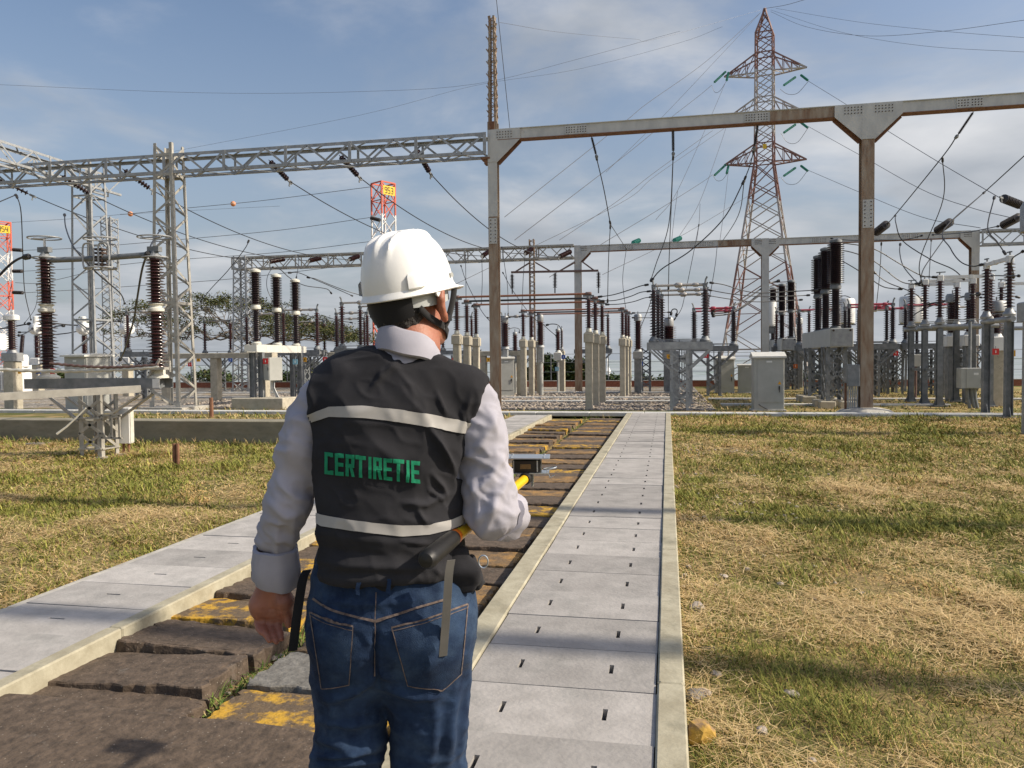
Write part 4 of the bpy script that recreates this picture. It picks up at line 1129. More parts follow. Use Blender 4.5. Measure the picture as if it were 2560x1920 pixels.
    for zr in (-.19, .28): mb.tube([(xm + .26 * math.cos(i * math.pi / 12), .1 + .2 * math.sin(i * math.pi / 12), zc + .05 + zr) for i in range(25)], .013, 6, False)
    mb.build('corona_cage', 'galvanised', t, smooth=True)
    mb = MB(); 
    for i in range(5): mb.box((xm, .1, zc - .08 + .06 * i), (.14, .12, .03))
    mb.build('contact_block', 'bolt_dark', t)
    # operating rods with a rope-like twist
    for y0, y1, m_, r_ in ((908, 912, 'bus_dark', .022), (922, 918, 'cream_cap', .028)):
        A_, B_ = X(-40 if r_ > .025 else 125, y0, -.2), X(395, y1, -.1); mb = MB()
        n = 60; mb.tube([A_.lerp(B_, i / n) + Vector((0, 0, .006 * math.sin(i * 1.7) - .05 * math.sin(math.pi * i / n))) for i in range(n + 1)], r_, 7); mb.build('operating_rod', m_, t, smooth=True)
    mb = MB(); mb.box((X(398, 918).x, -.02, X(398, 918).z - .02), (.30, .2, .04)); mb.bar((X(375, 935).x, -.05, z1), (X(405, 905).x, -.05, z1 + .3), .04, .03); mb.tube([X(405, 905, -.1), X(425, 903, -.1), X(425, 930, -.1)], .015, 6); mb.build('crank', 'galvanised_warm', t)
    for c_, x in (('tag_blue', 96), ('tag_red', 131)):
        mb = MB(); mb.box(X(x, 928, -.1), (.085, .006, .085)); mb.build('phase_plate', c_, t)
    # mounting frame and dangling handle strip
    mb = MB(); z_ = .5
    for x in (k + .03, k + .20, k + .34): mb.box((x, -k - .02, z_), (.03, .02, .36))
    for z in (z_ - .18, z_ + .18): mb.box((k + .18, -k - .02, z), (.40, .02, .03))
    for sx in (-1, 1):
        for sz in (-1, 1): mb.bar((k + .115 + sx * .035, -k - .02, z_ + sz * .165), (k + .115 + sx * .075, -k - .02, z_ + sz * .10), .03, .02, (0, 1, 0))
    mb.build('mounting_frame', 'galvanised_warm', t)
    mb = MB(); mb.tube([X(215, 1020, -.3), X(190, 1045, -.35), X(165, 1068, -.4), X(142, 1085, -.45)], [.012, .014, .016, .02], 6); mb.build('hand_lever', 'cream_cap', t)
    return t, b
fd, fb = front_disconnector()
# white control box on two rusty pipes
p = qg('B', 1140, 1570); P0 = at(*[CROP['B'][0] + .2773 * 1140, 700 + .2773 * 1310], p.y)
t = thing('control_box', 'white flat control box on two rusty pipes by the short stand', 'control box', (p.x, p.y, 0), .12)
mb = MB(); mb.cbox((0, 0, P0.z), (.205, .12, .58), .012); mb.build('housing', 'white_paint', t)
mb = MB(); mb.box((.105, 0, P0.z), (.012, .10, .56)); mb.build('door', 'cream_cap', t)
for s_ in (-1, 1):
    mb = MB(); mb.tube([(s_ * .045, .0, 0), (s_ * .045, 0, P0.z - .28)], .02, 8); mb.build('pipe', 'rust_brown', t)
# rusty stub pipes in the lawn
p = qg('B', 1590, 1700); h = at(440, 700 + .2773 * 1475, p.y).z
t = thing('stub_post', 'pair of short rusty pipes sticking out of the lawn', 'post', (p.x, p.y, 0))
for s_ in (-1, 1): MB().tube([(s_ * .028, 0, -.02), (s_ * .028, 0, h)], .024, 8).build('pipe', 'rust_brown', t)
p = qg('C', 428, 1605); h = q('C', 428, 1440, p.y).z
solo(MB().tube([(p.x, p.y, 0), (p.x, p.y, h * .7)], .055, 8).tube([(p.x, p.y, h * .7), (p.x, p.y, h)], .05, 8), 'stub_post', 'rust_brown', 'single rusty pipe post beside the tapered lattice column', 'post', origin=(p.x, p.y, 0))
mb = MB(); p = qg('B', 340, 1490); mb.cbox((p.x, p.y, .02), (.35, .25, .05), .01); solo(mb, 'stepping_stone', 'stone_dark', 'dark flat stone in the lawn at the foot of the wall', 'stone', origin=p)

# ================================================================== breakers
def breaker_proto(zb, ztop, m, r1=(.12, .20), r2=(.085, .145), n=(17, 15), split=.52, cap='cream_cap', stem='porcelain_dark'):
    t = thing('breaker_pole', 'x', 'breaker pole', (0, 0, 0)); H_ = ztop - zb - .42
    hl, hu = H_ * (1 - split), H_ * split
    put(lathe_mesh(((.15, 0), (.16, .05), (.11, .10)), cap), 'bearing', t, (0, 0, zb))
    put(ins_mesh(hl, r2[0], r2[1], n[1], stem, 18), 'lower_insulator', t, (0, 0, zb + .10))
    put(lathe_mesh(((.09, 0), (.15, .03), (.16, .09), (.14, .16), (.125, .18)), cap), 'mid_flange', t, (0, 0, zb + .10 + hl))
    put(ins_mesh(hu, r1[0], r1[1], n[0], stem, 18), 'upper_insulator', t, (0, 0, zb + .28 + hl))
    put(lathe_mesh(((.12, 0), (.17, .02), (.17, .09), (.10, .12), (.05, .14)), cap), 'top_cap', t, (0, 0, zb + .28 + hl + hu))
    return t
# three pole breaker behind the stub post
Yb = 22.7
bp = breaker_proto(2.02, 4.42, 'porcelain', (.105, .19), (.072, .15), (18, 15), .50)
bl_ = []
for i, (px, d, lab) in enumerate(((643, 24.7, 'front pole of the cream capped breaker over the grey cabinet'), (695, 26.2, 'middle pole of the cream capped breaker over the grey cabinet'), (742, 27.9, 'rear pole of the cream capped breaker over the grey cabinet'))):
    u = (px - 1280) / 1950; al = rad(11.28); x, y_ = d * (u * math.cos(al) - math.sin(al)), d * (math.cos(al) + u * math.sin(al))
    bl_.append((x, y_))
    if i == 0: bp.location = (x, y_, 0); bp['label'] = lab; bp['group'] = 'cream capped breaker poles'
    else: dup(bp, (x, y_, 0), lab, 0, 'cream capped breaker poles')
def frame_between(pts, z, label, m='cabinet_roof', legs=(0, 2), w=.36, h=.24, block=True, name='breaker_stand', leg_m='galvanised_dull'):
    a, b = Vector((*pts[0], 0)), Vector((*pts[-1], 0)); d = (b - a).normalized(); n_ = Vector((-d.y, d.x, 0))
    t = thing(name, label, 'breaker frame', a)
    mb = MB(); e = d * .32
    for s_ in (-1, 1): mb.bar(-e + n_ * s_ * w / 2 + Vector((0, 0, z - h / 2)), (b - a) + e + n_ * s_ * w / 2 + Vector((0, 0, z - h / 2)), .03, h)
    L_ = (b - a).length
    for f in (-.12, .10, .5, .9, 1.12): mb.bar((b - a) * f - n_ * w * .56 + Vector((0, 0, z - h / 2)), (b - a) * f + n_ * w * .56 + Vector((0, 0, z - h / 2)), .10, h * .9)
    mb.build('base_beam', m, t)
    for i in legs:
        p_ = Vector((*pts[i], 0)) - a
        for s_ in (-1, 1):
            mb = MB(); c = p_ + n_ * s_ * w * .4
            mb.box(c + Vector((0, 0, (z - h) / 2)), (.16, .014, z - h)); 
            for k in (-1, 1): mb.box(c + Vector((k * .075, 0, (z - h) / 2)), (.012, .14, z - h))
            mb.prism([c + Vector((-.16, 0, .02)), c + Vector((.16, 0, .02)), c + Vector((.08, 0, .35)), c + Vector((-.08, 0, .35))], (0, -.015, 0), (0, .015, 0))
            mb.build('leg', leg_m, t)  # legs darker than the beams: their shade is put into the colour
    return t, a, d, n_
ft, fa, fdv, fn = frame_between(bl_, 2.02, 'cream steel frame carrying the cream capped breaker on a stained concrete block')
mb = MB(); mb.cbox((.25, 0, .14), (1.75, 1.0, .42), .02)
mb.build('plinth', 'concrete_post', ft)
# grey cabinet hung on it
c = q('C', 990, 1200, 23.2)
t = thing('control_cabinet', 'grey control cabinet with an orange label below the cream capped breaker', 'cabinet', (c.x, c.y - .45, 0), -.55)
mb = MB(); mb.cbox((0, 0, c.z), (.42, .46, .72), .012); mb.build('housing', 'cabinet_grey', t)
mb = MB(); mb.box((0, -.236, c.z), (.39, .012, .68)); mb.build('door', 'cabinet_grey', t)
mb = MB(); mb.box((-.07, -.246, c.z + .23), (.13, .004, .14)); mb.build('label_plate', 'tag_orange', t)
mb = MB(); mb.box((.04, -.246, c.z + .19), (.05, .004, .2)); mb.build('notice', 'white_paint', t)
mb = MB(); mb.lathe([(.03, 0), (.028, .02)], (.13, -.244, c.z + .26), (0, -1, 0), 10); mb.box((.17, -.25, c.z), (.015, .03, .10)); mb.build('handle', 'black_plastic', t)
for k in range(4): MB().tube([(-.05 + .05 * k, 0, c.z - .36), (-.03 + .05 * k, -.02, c.z - .6), (.16 + .05 * k, .05, c.z - .95), (.2 + .05 * k, .05, -.02)], .02, 6).build('conduit', 'cabinet_roof' if k < 2 else 'galvanised', t, smooth=True)
def plate(label, p, m, sz=.17, parent=None):
    sz *= .85
    t = thing('phase_plate', label, 'plate', p); MB().box((0, 0, 0), (sz, .01, sz * 1.02)).build('panel', m, t)
    MB().box((0, -.007, 0), (sz * .14, .005, sz * .42)).build('mark', 'white_paint' if 'yellow' not in label else 'sign_ink', t)
    MB().tube([(0, .012, sz * .45), (0, .012, sz * .9)], .008, 5).build('hanger', 'galvanised_dull', t)
plates = [('C', 875, 1138, 22.4, 'tag_red', 'red phase plate on the leg of the cream capped breaker'), ('C', 1121, 1143, 23.6, 'tag_sky', 'pale blue phase plate beside the grey cabinet'), ('C', 1197, 1125, 27.0, 'tag_yellow', 'yellow phase plate on the concrete lintel near the man\'s shoulder'),
          ('C', 1368, 1122, 27.5, 'tag_red', 'red phase plate on the concrete lintel near the man\'s shoulder'), ('C', 583, 1125, 30, 'tag_blue', 'deep blue phase plate under the disconnector before the tree'), ('C', 318, 1125, 30, 'tag_yellow', 'yellow phase plate behind the tapered lattice column'), ('C', 247, 1165, 30, 'tag_red', 'red phase plate behind the tapered lattice column'),
          ('B', 168, 822, 22, 'tag_yellow', 'yellow phase plate below the brown bushing near the picture edge'), ('B', 935, 822, 22, 'tag_red', 'red phase plate over the short lattice stand'), ('B', 1445, 710, 24, 'tag_red', 'red phase plate next to the tall brown insulator'),
          ('D', 700, 1072, 30, 'tag_yellow', 'yellow phase plate next to the spiked pole'), ('D', 618, 1075, 30, 'tag_red', 'red phase plate between the posts near the ear'), ('D', 427, 1075, 30, 'tag_red', 'red phase plate just beside the man\'s collar'),
          ('D', 1110, 1140, 33, 'tag_red', 'red band plate on the pale round column'), ('D', 905, 1148, 33, 'tag_yellow', 'orange yellow plate on the pipe stand beside the pale cabinet'), ('D', 1240, 1145, 33, 'tag_sky', 'pale blue plate on the lone bushing stand'), ('D', 1290, 1050, 33.2, 'tag_blue', 'blue plate on the post by the mango trees'),
          ('D', 1858, 1050, 33, 'tag_sky', 'pale blue plate over a lattice stand in the open'), ('D', 1903, 1103, 33, 'tag_blue', 'small blue plate behind the last far post'), ('E', 240, 1100, 30, 'tag_yellow', 'yellow plate behind the disconnector stand'), ('E', 550, 1092, 30, 'tag_red', 'red plate behind the disconnector stand'),
          ('E', 1290, 1180, 34, 'tag_orange', 'orange plate between the two breaker rows'), ('R', 320, 755, 30, 'tag_red', 'red plate behind the first steel post pair'), ('R', 1200, 743, 24, 'tag_red', 'red plate between the tall steel posts'), ('R', 1370, 760, 24, 'tag_yellow', 'yellow plate between the tall steel posts'), ('R', 165, 760, 31, 'tag_red', 'red plate low behind the pink armed set')]
for c_, x, y_, Y, m, lab in plates: plate(lab, q(c_, x, y_, Y), m, .30 if 'band' in lab else .2)

def lattice_stand(label, loc, z, w, d, n=4, m='galvanised_dull', blocks=True, name='lattice_stand', group=None):
    t = thing(name, label, 'stand', loc, 0, group)
    for sx, sy in ((-1, -1), (1, -1), (1, 1), (-1, 1)):
        mb = MB(); mb.ang((sx * w / 2, sy * d / 2, .0), (sx * w / 2, sy * d / 2, z), .09, .012, (-sx, 0, 0), (0, -sy, 0)); mb.build('leg', m, t)
        if blocks: mb = MB(); mb.cbox((sx * w / 2, sy * d / 2, .06), (.42, .42, .28), .02); mb.build('footing', 'concrete_post', t)
    mb = MB()
    for i in range(n):
        z0, z1 = .2 + (z - .2) * i / n, .2 + (z - .2) * (i + 1) / n
        for s_ in (-1, 1):
            a = 1 if (i % 2) else -1
            mb.bar((-a * w / 2, s_ * d / 2, z0), (a * w / 2, s_ * d / 2, z1), .012, .045); mb.bar((a * w / 2, s_ * d / 2, z0), (-a * w / 2, s_ * d / 2, z1), .012, .045)
            nd = max(1, round(d / w))
            for k in range(nd):
                y0, y1 = -d / 2 + d * k / nd, -d / 2 + d * (k + 1) / nd
                mb.bar((s_ * w / 2, y0, z0), (s_ * w / 2, y1, z1), .012, .045); mb.bar((s_ * w / 2, y1, z0), (s_ * w / 2, y0, z1), .012, .045)
    mb.build('bracing', m, t)
    return t
bq = breaker_proto(2.26, 4.86, 'porcelain', (.135, .235), (.092, .185), (19, 16), .53, 'galvanised_dull')
br = [(4.75, 23.9, 'nearest to the T-headed pole'), (4.82, 25.7, ''), (4.94, 27.6, '')]
lb = ['tall dark breaker pole beside the T-headed pole, front of three', 'tall dark breaker pole beside the T-headed pole, middle of three', 'tall dark breaker pole beside the T-headed pole, rear of three']
for i, (x, y_, _) in enumerate(br):
    if i == 0: bq.location = (x, y_, 0); bq['label'] = lb[0]; bq['group'] = 'tall dark breaker poles'
    else: dup(bq, (x, y_, 0), lb[i], 0, 'tall dark breaker poles')
lb2 = ['dark breaker pole behind the big cabinet, front of three', 'dark breaker pole behind the big cabinet, middle of three', 'dark breaker pole behind the big cabinet, rear of three']
for i, (x, y_) in enumerate(((5.35, 36.2), (5.2, 37.9), (5.05, 39.8))): dup(bq, (x, y_, 0), lb2[i], 0, 'tall dark breaker poles')
def breaker_box(label, x, y0, y1, z0, z1, w):
    t = thing('drive_housing', label, 'drive housing', (x, y0, 0))
    mb = MB(); mb.cbox((0, (y1 - y0) / 2, (z0 + z1) / 2), (w, y1 - y0, z1 - z0), .015); mb.build('housing', 'cabinet_grey', t)
    mb = MB(); mb.box((0, -.008, (z0 + z1) / 2), (w * .9, .012, (z1 - z0) * .9)); mb.build('front_cover', 'galvanised', t)
    mb = MB()
    for s_ in (-1, 1): mb.lathe([(.03, 0), (.03, .02)], (s_ * w * .36, -.014, z1 - .06), (0, -1, 0), 8)
    mb.build('bolt', 'bolt_dark', t)
breaker_box('long grey drive housing under the tall dark breaker poles', 4.82, 23.4, 28.1, 1.75, 2.27, .62)
breaker_box('grey drive housing under the breaker poles behind the big cabinet', 5.2, 35.7, 40.2, 1.75, 2.27, .62)
lattice_stand('crossed lattice stand on concrete blocks under the tall dark breaker poles', (4.75, 24.1, 0), 1.75, .55, .9, 3)
lattice_stand('second lattice stand on blocks under the rear of the tall dark breakers', (4.72, 26.9, 0), 1.75, .55, .9, 3)
lattice_stand('lattice stand behind the big cabinet', (5.3, 36.4, 0), 1.75, .5, .8, 4, blocks=False)

# ================================================================== cabinets on the yard
def kiosk(label, px, py, w, d, h, rz, cable=False, roof=.10):
    p = gnd(px, py); t = thing('kiosk_cabinet', label, 'cabinet', (p.x, p.y + d / 2, 0), rz, 'grey kiosk cabinets')
    mb = MB(); mb.cbox((0, 0, h * .5 - .05), (w, d, h - .1), .012); mb.build('housing', 'cabinet_grey', t)
    mb = MB(); z = h - .06
    poly = [Vector((-w * .56, -d * .62, z - .02)), Vector((-w * .56, -d * .62, z - .07)), Vector((-w * .56, d * .62, z - .07)), Vector((-w * .56, d * .62, z - .02)), Vector((-w * .56, 0, z + roof))]
    mb.prism(poly, (0, 0, 0), (w * 1.12, 0, 0)); mb.build('roof', 'cabinet_roof', t)
    dr = MB(); dr.box((.03, -d / 2 - .008, h * .52), (w * .84, .016, h * .74)); do = dr.build('door', 'cabinet_grey', t)
    mb = MB(); mb.box((w * .33, -d / 2 - .03, h * .40), (.03, .03, .10)); mb.box((w * .34, -d / 2 - .035, h * .36), (.016, .02, .12)); mb.build('handle', 'black_plastic', do)
    mb = MB(); mb.prism([Vector((w * .34 - .05, 0, h * .46)), Vector((w * .34 + .05, 0, h * .46)), Vector((w * .34, 0, h * .46 + .09))], (0, -d / 2 - .02, 0), (0, -d / 2 - .017, 0)); mb.build('warning_sign', 'tag_yellow', do)
    mb = MB(); mb.box((0, -d / 2 - .019, h * .855), (.15, .004, .05)); mb.build('nameplate', 'white_paint', do)
    mb = MB(); mb.cbox((0, 0, .0), (w * 1.15, d * 1.2, .06), .01); mb.build('plinth', 'concrete', t)
    if cable: mb = MB(); mb.tube([(-.28, -d / 2 - .03, .18), (-.2, -d / 2 - .04, .12), (-.05, -d / 2 - .06, .04)], .012, 6); mb.build('loose_cable', 'cable_black', t)
kiosk('big grey kiosk cabinet with a sloping roof standing at the cross path', 1922, 1027, .80, .55, 1.58, .03, True)
kiosk('grey kiosk cabinet in the yard nearest the disconnector stand', 1812, 983, .72, .5, 1.50, .10)
kiosk('lower grey kiosk cabinet half hidden by the big one', 1868, 983, .68, .5, 1.24, -.05, roof=.03)
kiosk('tall pale cabinet right behind the spiked pole', 1262, 990, .62, .6, 1.62, .25, roof=.03)
kiosk('grey double cabinet behind the short lattice stand', 196, 1027, .95, .9, 1.82, -.18, roof=.03)
# ================================================================== instrument transformers, tanks, steel-post disconnectors
def ct_proto():
    t = thing('current_transformer', 'x', 'transformer', (0, 0, 0))
    mb = MB(); mb.cbox((0, 0, .72), (.34, .34, 1.44), .02); mb.build('pedestal', 'concrete_post', t)
    mb = MB(); mb.cbox((0, 0, 1.60), (.46, .40, .26), .03); mb.box((.36, -.1, 1.62), (.24, .12, .22)); mb.tube([(-.2, 0, 1.62), (-.36, 0, 1.60), (-.42, 0, 1.42)], .035, 7); mb.build('base_box', 'white_paint', t)
    put(ins_mesh(.95, .095, .150, 16, 'porcelain'), 'insulator', t, (0, 0, 1.73))
    mb = MB(); mb.lathe([(.09, 0), (.12, .03), (.10, .12)], (0, 0, 2.68), n=14); mb.lathe([(.15, -.36), (.22, -.30), (.255, -.2), (.255, .24), (.23, .27), (.20, .28)], (0, 0, 2.98), (.9, -.42, 0), 20); mb.build('drum_head', 'white_paint', t, smooth=True)
    mb = MB(); mb.lathe([(.10, 0), (.115, .02), (.115, .34), (.09, .36)], (-.05, .02, 3.16), n=16); mb.build('expansion_cap', 'white_paint', t, smooth=True)
    mb = MB(); mb.bar((.22, -.1, 2.98), (.46, -.21, 2.98), .07, .05); mb.bar((.30, -.05, 2.98), (.34, -.26, 2.98), .04, .10); mb.build('terminal', 'galvanised_dull', t)
    return t
ct = ct_proto()
for i, (px, lab) in enumerate(((96, 'white headed current transformer behind the outer brown insulator'), (180, 'white headed current transformer over the grey double cabinet'), (256, 'white headed current transformer before the white lattice column'))):
    p = at(px, 960, 29.0); o = ct if i == 0 else dup(ct)
    o.location = (p.x, 29.0 + .8 * i, 0); o['label'] = lab; o['group'] = 'white headed current transformers'
def vt(label, loc, zi, hi, r, cap, rcap, colr=.11, base='concrete_post', m='porcelain', box=(.5, .42, .28), boxm='galvanised', pipe=False, name='voltage_transformer', group=None, capm='galvanised'):
    t = thing(name, label, 'transformer', loc, 0, group)
    mb = MB()
    if pipe: mb.tube([(0, 0, 0), (0, 0, zi - box[2] - .02)], colr, 14)
    else: mb.cbox((0, 0, (zi - box[2]) / 2), (colr * 2.6, colr * 2.6, zi - box[2]), .02)
    mb.build('pedestal', base, t)
    mb = MB(); mb.cbox((0, 0, zi - box[2] / 2), box, .02); mb.lathe([(r * 1.5, 0), (r * 1.1, .10)], (0, 0, zi), n=16); mb.build('base_box', boxm, t)
    put(ins_mesh(hi, r * .85, r * 1.5, max(7, int(hi / .068)), m), 'insulator', t, (0, 0, zi + .1))
    put(lathe_mesh(((r * .9, 0), (rcap, .03), (rcap, cap * .8), (rcap * .8, cap)), capm), 'top_cap', t, (0, 0, zi + .1 + hi))
    mb = MB(); mb.tube([(0, 0, 0), (0, 0, .12)], .02, 6); mb.build('terminal', 'galvanised_dull', t, (0, 0, zi + .1 + hi + cap))
    return t
p = at(33, 960, 22.0); vt('brown bushing with a white round cap near the picture edge', (p.x, 22.0, 0), 1.85, .95, .11, .20, .24, .15, capm='white_paint')
p = at(2600, 960, 15.9); vt('large pale topped bushing on a white column at the picture border', (p.x, 15.9, 0), 2.45, 1.15, .155, .62, .34, .17, 'galvanised', box=(.62, .5, .36))
p = q('D', 833, 900, 31); vt('grey necked bushing just beside the spiked pole', (p.x, 31, 0), 1.9, .95, .12, .28, .13, .09, 'galvanised', boxm='galvanised', box=(.22, .22, .62), pipe=True)
p = q('D', 1110, 900, 31.5); vt('grey necked bushing on a pale round column with a red band', (p.x, 31.5, 0), 1.95, .95, .12, .28, .13, .10, 'cabinet_grey', boxm='galvanised', box=(.24, .24, .62), pipe=True)
p = q('D', 908, 900, 33); vt('short brown bushing on a pipe stand beside the pale cabinet', (p.x, 33, 0), 1.7, .72, .09, .12, .10, .05, 'cabinet_grey', box=(.34, .3, .3), pipe=True)
p = q('D', 1247, 900, 33.5); vt('lone brown bushing with a box on pipes before the mango trees', (p.x, 33.5, 0), 1.75, .80, .085, .12, .10, .05, 'cabinet_grey', box=(.34, .3, .34), boxm='cabinet_roof', pipe=True)
p = q('D', 1278, 900, 34.2); vt('slim dark surge arrester beside the lone bushing', (p.x, 34.2, 0), 1.9, .72, .045, .08, .05, .10, name='surge_arrester', box=(.2, .2, .08))
for x, Y, lab in ((240, 33.5, 'stubby pale capped bushing behind the walkway end disconnector'), (232, 36, 'second stubby pale capped bushing, further behind')):
    p = q('E', x, 900, Y); vt(lab, (p.x, Y, 0), 1.75, .95, .21, .36, .20, .15, 'galvanised_dull', box=(.5, .5, .3))
for x, Y, lab in ((1862, 33.0, 'broad bushing by the far posts in the open'), (1320, 39, 'slim pale headed transformer between the breaker rows')):
    c_ = 'D' if x > 1500 else 'E'; p = q(c_, x if c_ == 'E' else 1880, 900, Y); vt(lab, (p.x, Y, 0), 1.75, 1.15, .12, .3, .17, .12, 'galvanised_dull', box=(.4, .4, .3))
p = q('F', 1395, 900, 27.5); vt('grey capped transformer between the steel post pairs', (p.x, 27.5, 0), 2.1, .95, .12, .30, .20, .12, 'galvanised_dull', box=(.44, .4, .34), boxm='white_paint')
p = q('F', 1540, 900, 26.5); vt('grey capped transformer near the last rear pole', (p.x, 26.5, 0), 2.1, .95, .11, .26, .15, .12, 'galvanised_dull', box=(.44, .4, .34), boxm='white_paint')
p = q('F', 1760, 900, 25.0); vt('squat white box transformer behind the tall steel posts', (p.x, 25.0, 0), 2.0, .6, .11, .34, .28, .12, 'concrete_post', box=(.5, .4, .4), boxm='white_paint')

def line_trap(label, loc, z0, z1, r):
    t = thing('line_trap', label, 'line trap', loc)
    mb = MB(); mb.lathe([(r * .86, z0), (r * .98, z0 + .04), (r, z0 + .12), (r, z1 - .08), (r * .9, z1)], n=28); mb.build('drum', 'white_paint', t, smooth=True)
    mb = MB(); mb.box((0, 0, z0 - .03), (r * 2.1, .08, .05)); mb.box((0, 0, z0 - .03), (.08, r * 2.1, .05)); mb.box((0, 0, z0 - .2), (r * 1.1, r * 1.1, .26)); mb.build('frame', 'galvanised_dull', t)
    for s_ in (-1, 1): put(ins_mesh(.95, .05, .085, 16, 'porcelain_dark', 12), 'insulator', t, (s_ * r * .5, 0, z0 - 1.28))
    mb = MB()
    for sx in (-1, 1):
        for sy in (-1, 1): mb.bar((sx * r * .6, sy * .25, 0), (sx * r * .5, sy * .2, z0 - 1.3), .08, .08)
    mb.box((0, 0, z0 - 1.31), (r * 1.5, .6, .06)); mb.build('stand', 'galvanised_dull', t)
    mb = MB(); n = 12; mb.tube([(r * .7, 0, z1)] + [(r * (.7 - 1.4 * i / n), 0, z1 + .14 * math.sin(math.pi * i / n)) for i in range(1, n)], .018, 5); mb.build('lead', 'cable_black', t)
for c_, x, ytop, ybot, wpx, Y, lab in (('F', 500, 622, 830, 158, 36.5, 'white drum line trap beside the tall dark breakers'), ('F', 1055, 602, 826, 168, 35.0, 'white drum line trap behind the first steel posts'), ('E', 1085, 640, 850, 80, 39.5, 'narrow grey white line trap behind the grey gantry pole')):
    a, b = q(c_, x, ytop, Y), q(c_, x, ybot, Y); r = wpx * .3014 / 1950 * Y * .5
    line_trap(lab, (a.x, Y, 0), b.z, a.z, r)

def steel_disc_proto(w=1.32, zt=2.25, hi=1.05):
    t = thing('post_disconnector', 'x', 'disconnector', (0, 0, 0)); wf = .15
    for s_ in (0, 1):
        mb = MB(); x = s_ * w
        mb.box((x, 0, zt / 2), (.014, wf - .02, zt)); mb.box((x, -wf / 2, zt / 2), (wf, .014, zt)); mb.box((x, wf / 2, zt / 2), (wf, .014, zt)); mb.build('post', 'galvanised_dull', t)
        mb = MB(); mb.box((x, 0, .02), (.34, .34, .03))
        for k in (-1, 1): mb.prism([Vector((x + k * .075, 0, .03)), Vector((x + k * .17, 0, .03)), Vector((x + k * .075, 0, .26))][::k], (0, -.008, 0), (0, .008, 0))
        mb.build('base_plate', 'galvanised_dull', t)
        put(lathe_mesh(((.13, 0), (.14, .05), (.09, .13), (.075, .19)), 'galvanised'), 'bearing', t, (x, 0, zt + .13))
        put(ins_mesh(hi, .048, .118, 14, 'porcelain'), 'insulator', t, (x, 0, zt + .32))
        mb = MB(); mb.cbox((0, 0, .08), (.16, .13, .17), .015); mb.build('terminal_box', 'white_paint', t, (x, 0, zt + .32 + hi))
        mb = MB(); mb.tube([(-.02, 0, .16), (0, 0, .26)], .02, 6); mb.bar((-.1, 0, .24), (.14, 0, .25), .03, .03); mb.build('clamp', 'galvanised_dull', t, (x, 0, zt + .32 + hi))
    mb = MB(); mb.tube([(-.22, 0, zt + .06), (w + .22, 0, zt + .06)], .065, 10); mb.build('base_beam', 'galvanised', t, smooth=True)
    mb = MB(); z = zt + .32 + hi + .10; mb.box((w * .5, 0, z), (w - .1, .07, .09)); mb.box((w * .62, 0, z), (.10, .09, .11)); mb.build('contact_arm', 'white_paint', t)
    mb = MB(); mb.tube([(0, -.14, zt + .24), (w, -.14, zt + .24)], .014, 6); mb.build('drive_rod', 'galvanised_dull', t)
    return t
sd = steel_disc_proto()
sdl = [(7.62, 26.9, 'steel post disconnector with white box arm, rear of the row behind the T-headed pole'), (7.66, 25.7, 'steel post disconnector with white box arm, middle of the row'), (7.70, 24.5, 'steel post disconnector with white box arm, front of the row beside the control cabinet'),
       (10.6, 25.6, 'steel post disconnector with white box arm deeper beside the row'), (10.4, 27.4, 'steel post disconnector deepest beside the row')]
for i, (x, y_, lab) in enumerate(sdl):
    o = sd if i == 0 else dup(sd); o.location = (x, y_, 0); o['label'] = lab; o['group'] = 'steel post disconnectors'
o = dup(sd, (7.80, 20.1, 0), 'tall steel post disconnector standing crosswise near the pale topped bushing', rad(90), 'steel post disconnectors')
o = dup(sd, (9.3, 19.2, 0), 'steel post disconnector crosswise behind the pale topped bushing', rad(90), 'steel post disconnectors')
# cross ties between the post rows, each a bar of its own
for i, (y0, y1, x) in enumerate(((24.5, 25.7, 7.68), (25.7, 26.9, 7.64), (24.5, 25.7, 9.0))):
    solo(MB().bar((x, y0 + .08, 1.05), (x, y1 - .08, 1.05), .06, .09).bar((x, y0 + .08, 1.55), (x, y1 - .08, 1.55), .02, .02), 'tie_bar', 'galvanised_dull', ['steel tie between the front and middle disconnector posts', 'steel tie between the middle and rear disconnector posts', 'steel tie between the back legs of the disconnector row'][i], 'tie bar', origin=(x, y0, 1.05))
# control cabinet among the posts, panel beside the T-headed pole
p = q('F', 1512, 1275, 24.0)
t = thing('control_cabinet', 'grey control cabinet on pipe legs among the steel posts', 'cabinet', (p.x, 23.7, 0))
mb = MB(); mb.cbox((0, 0, p.z), (.60, .35, .56), .012); mb.build('housing', 'cabinet_grey', t)
dr = MB(); dr.box((.06, -.182, p.z), (.44, .014, .52)); do = dr.build('door', 'cabinet_grey', t)
mb = MB(); mb.box((.22, -.20, p.z - .08), (.03, .02, .11)); mb.build('handle', 'black_plastic', do)
mb = MB(); mb.box((.08, -.191, p.z + .12), (.12, .004, .06)); mb.build('nameplate', 'white_paint', do)
for x in (-.08, .04, .12): MB().tube([(x, 0, p.z - .28), (x + .02, .02, .3), (x + .08, .02, 0)], .045, 7).build('leg', 'galvanised_dull', t, smooth=True)
mb = MB(); mb.tube([(.0, .05, p.z + .28), (.0, .05, 2.4)], .045, 8); mb.build('drive_pipe', 'galvanised_dull', t)
p = q('F', 573, 1255, 21.6)
t = thing('panel_box', 'weathered grey panel box with many conduits beside the foot of the T-headed pole', 'panel', (p.x, 21.6, 0))
mb = MB(); mb.cbox((0, 0, p.z), (.30, .2, .56), .01); mb.build('housing', 'galvanised_dull', t)
for k in range(5): MB().tube([(-.11 + .055 * k, 0, p.z - .27), (-.12 + .055 * k, .0, .3), (-.13 + .06 * k, 0, -.02)], .022, 6).build('conduit', 'galvanised', t)
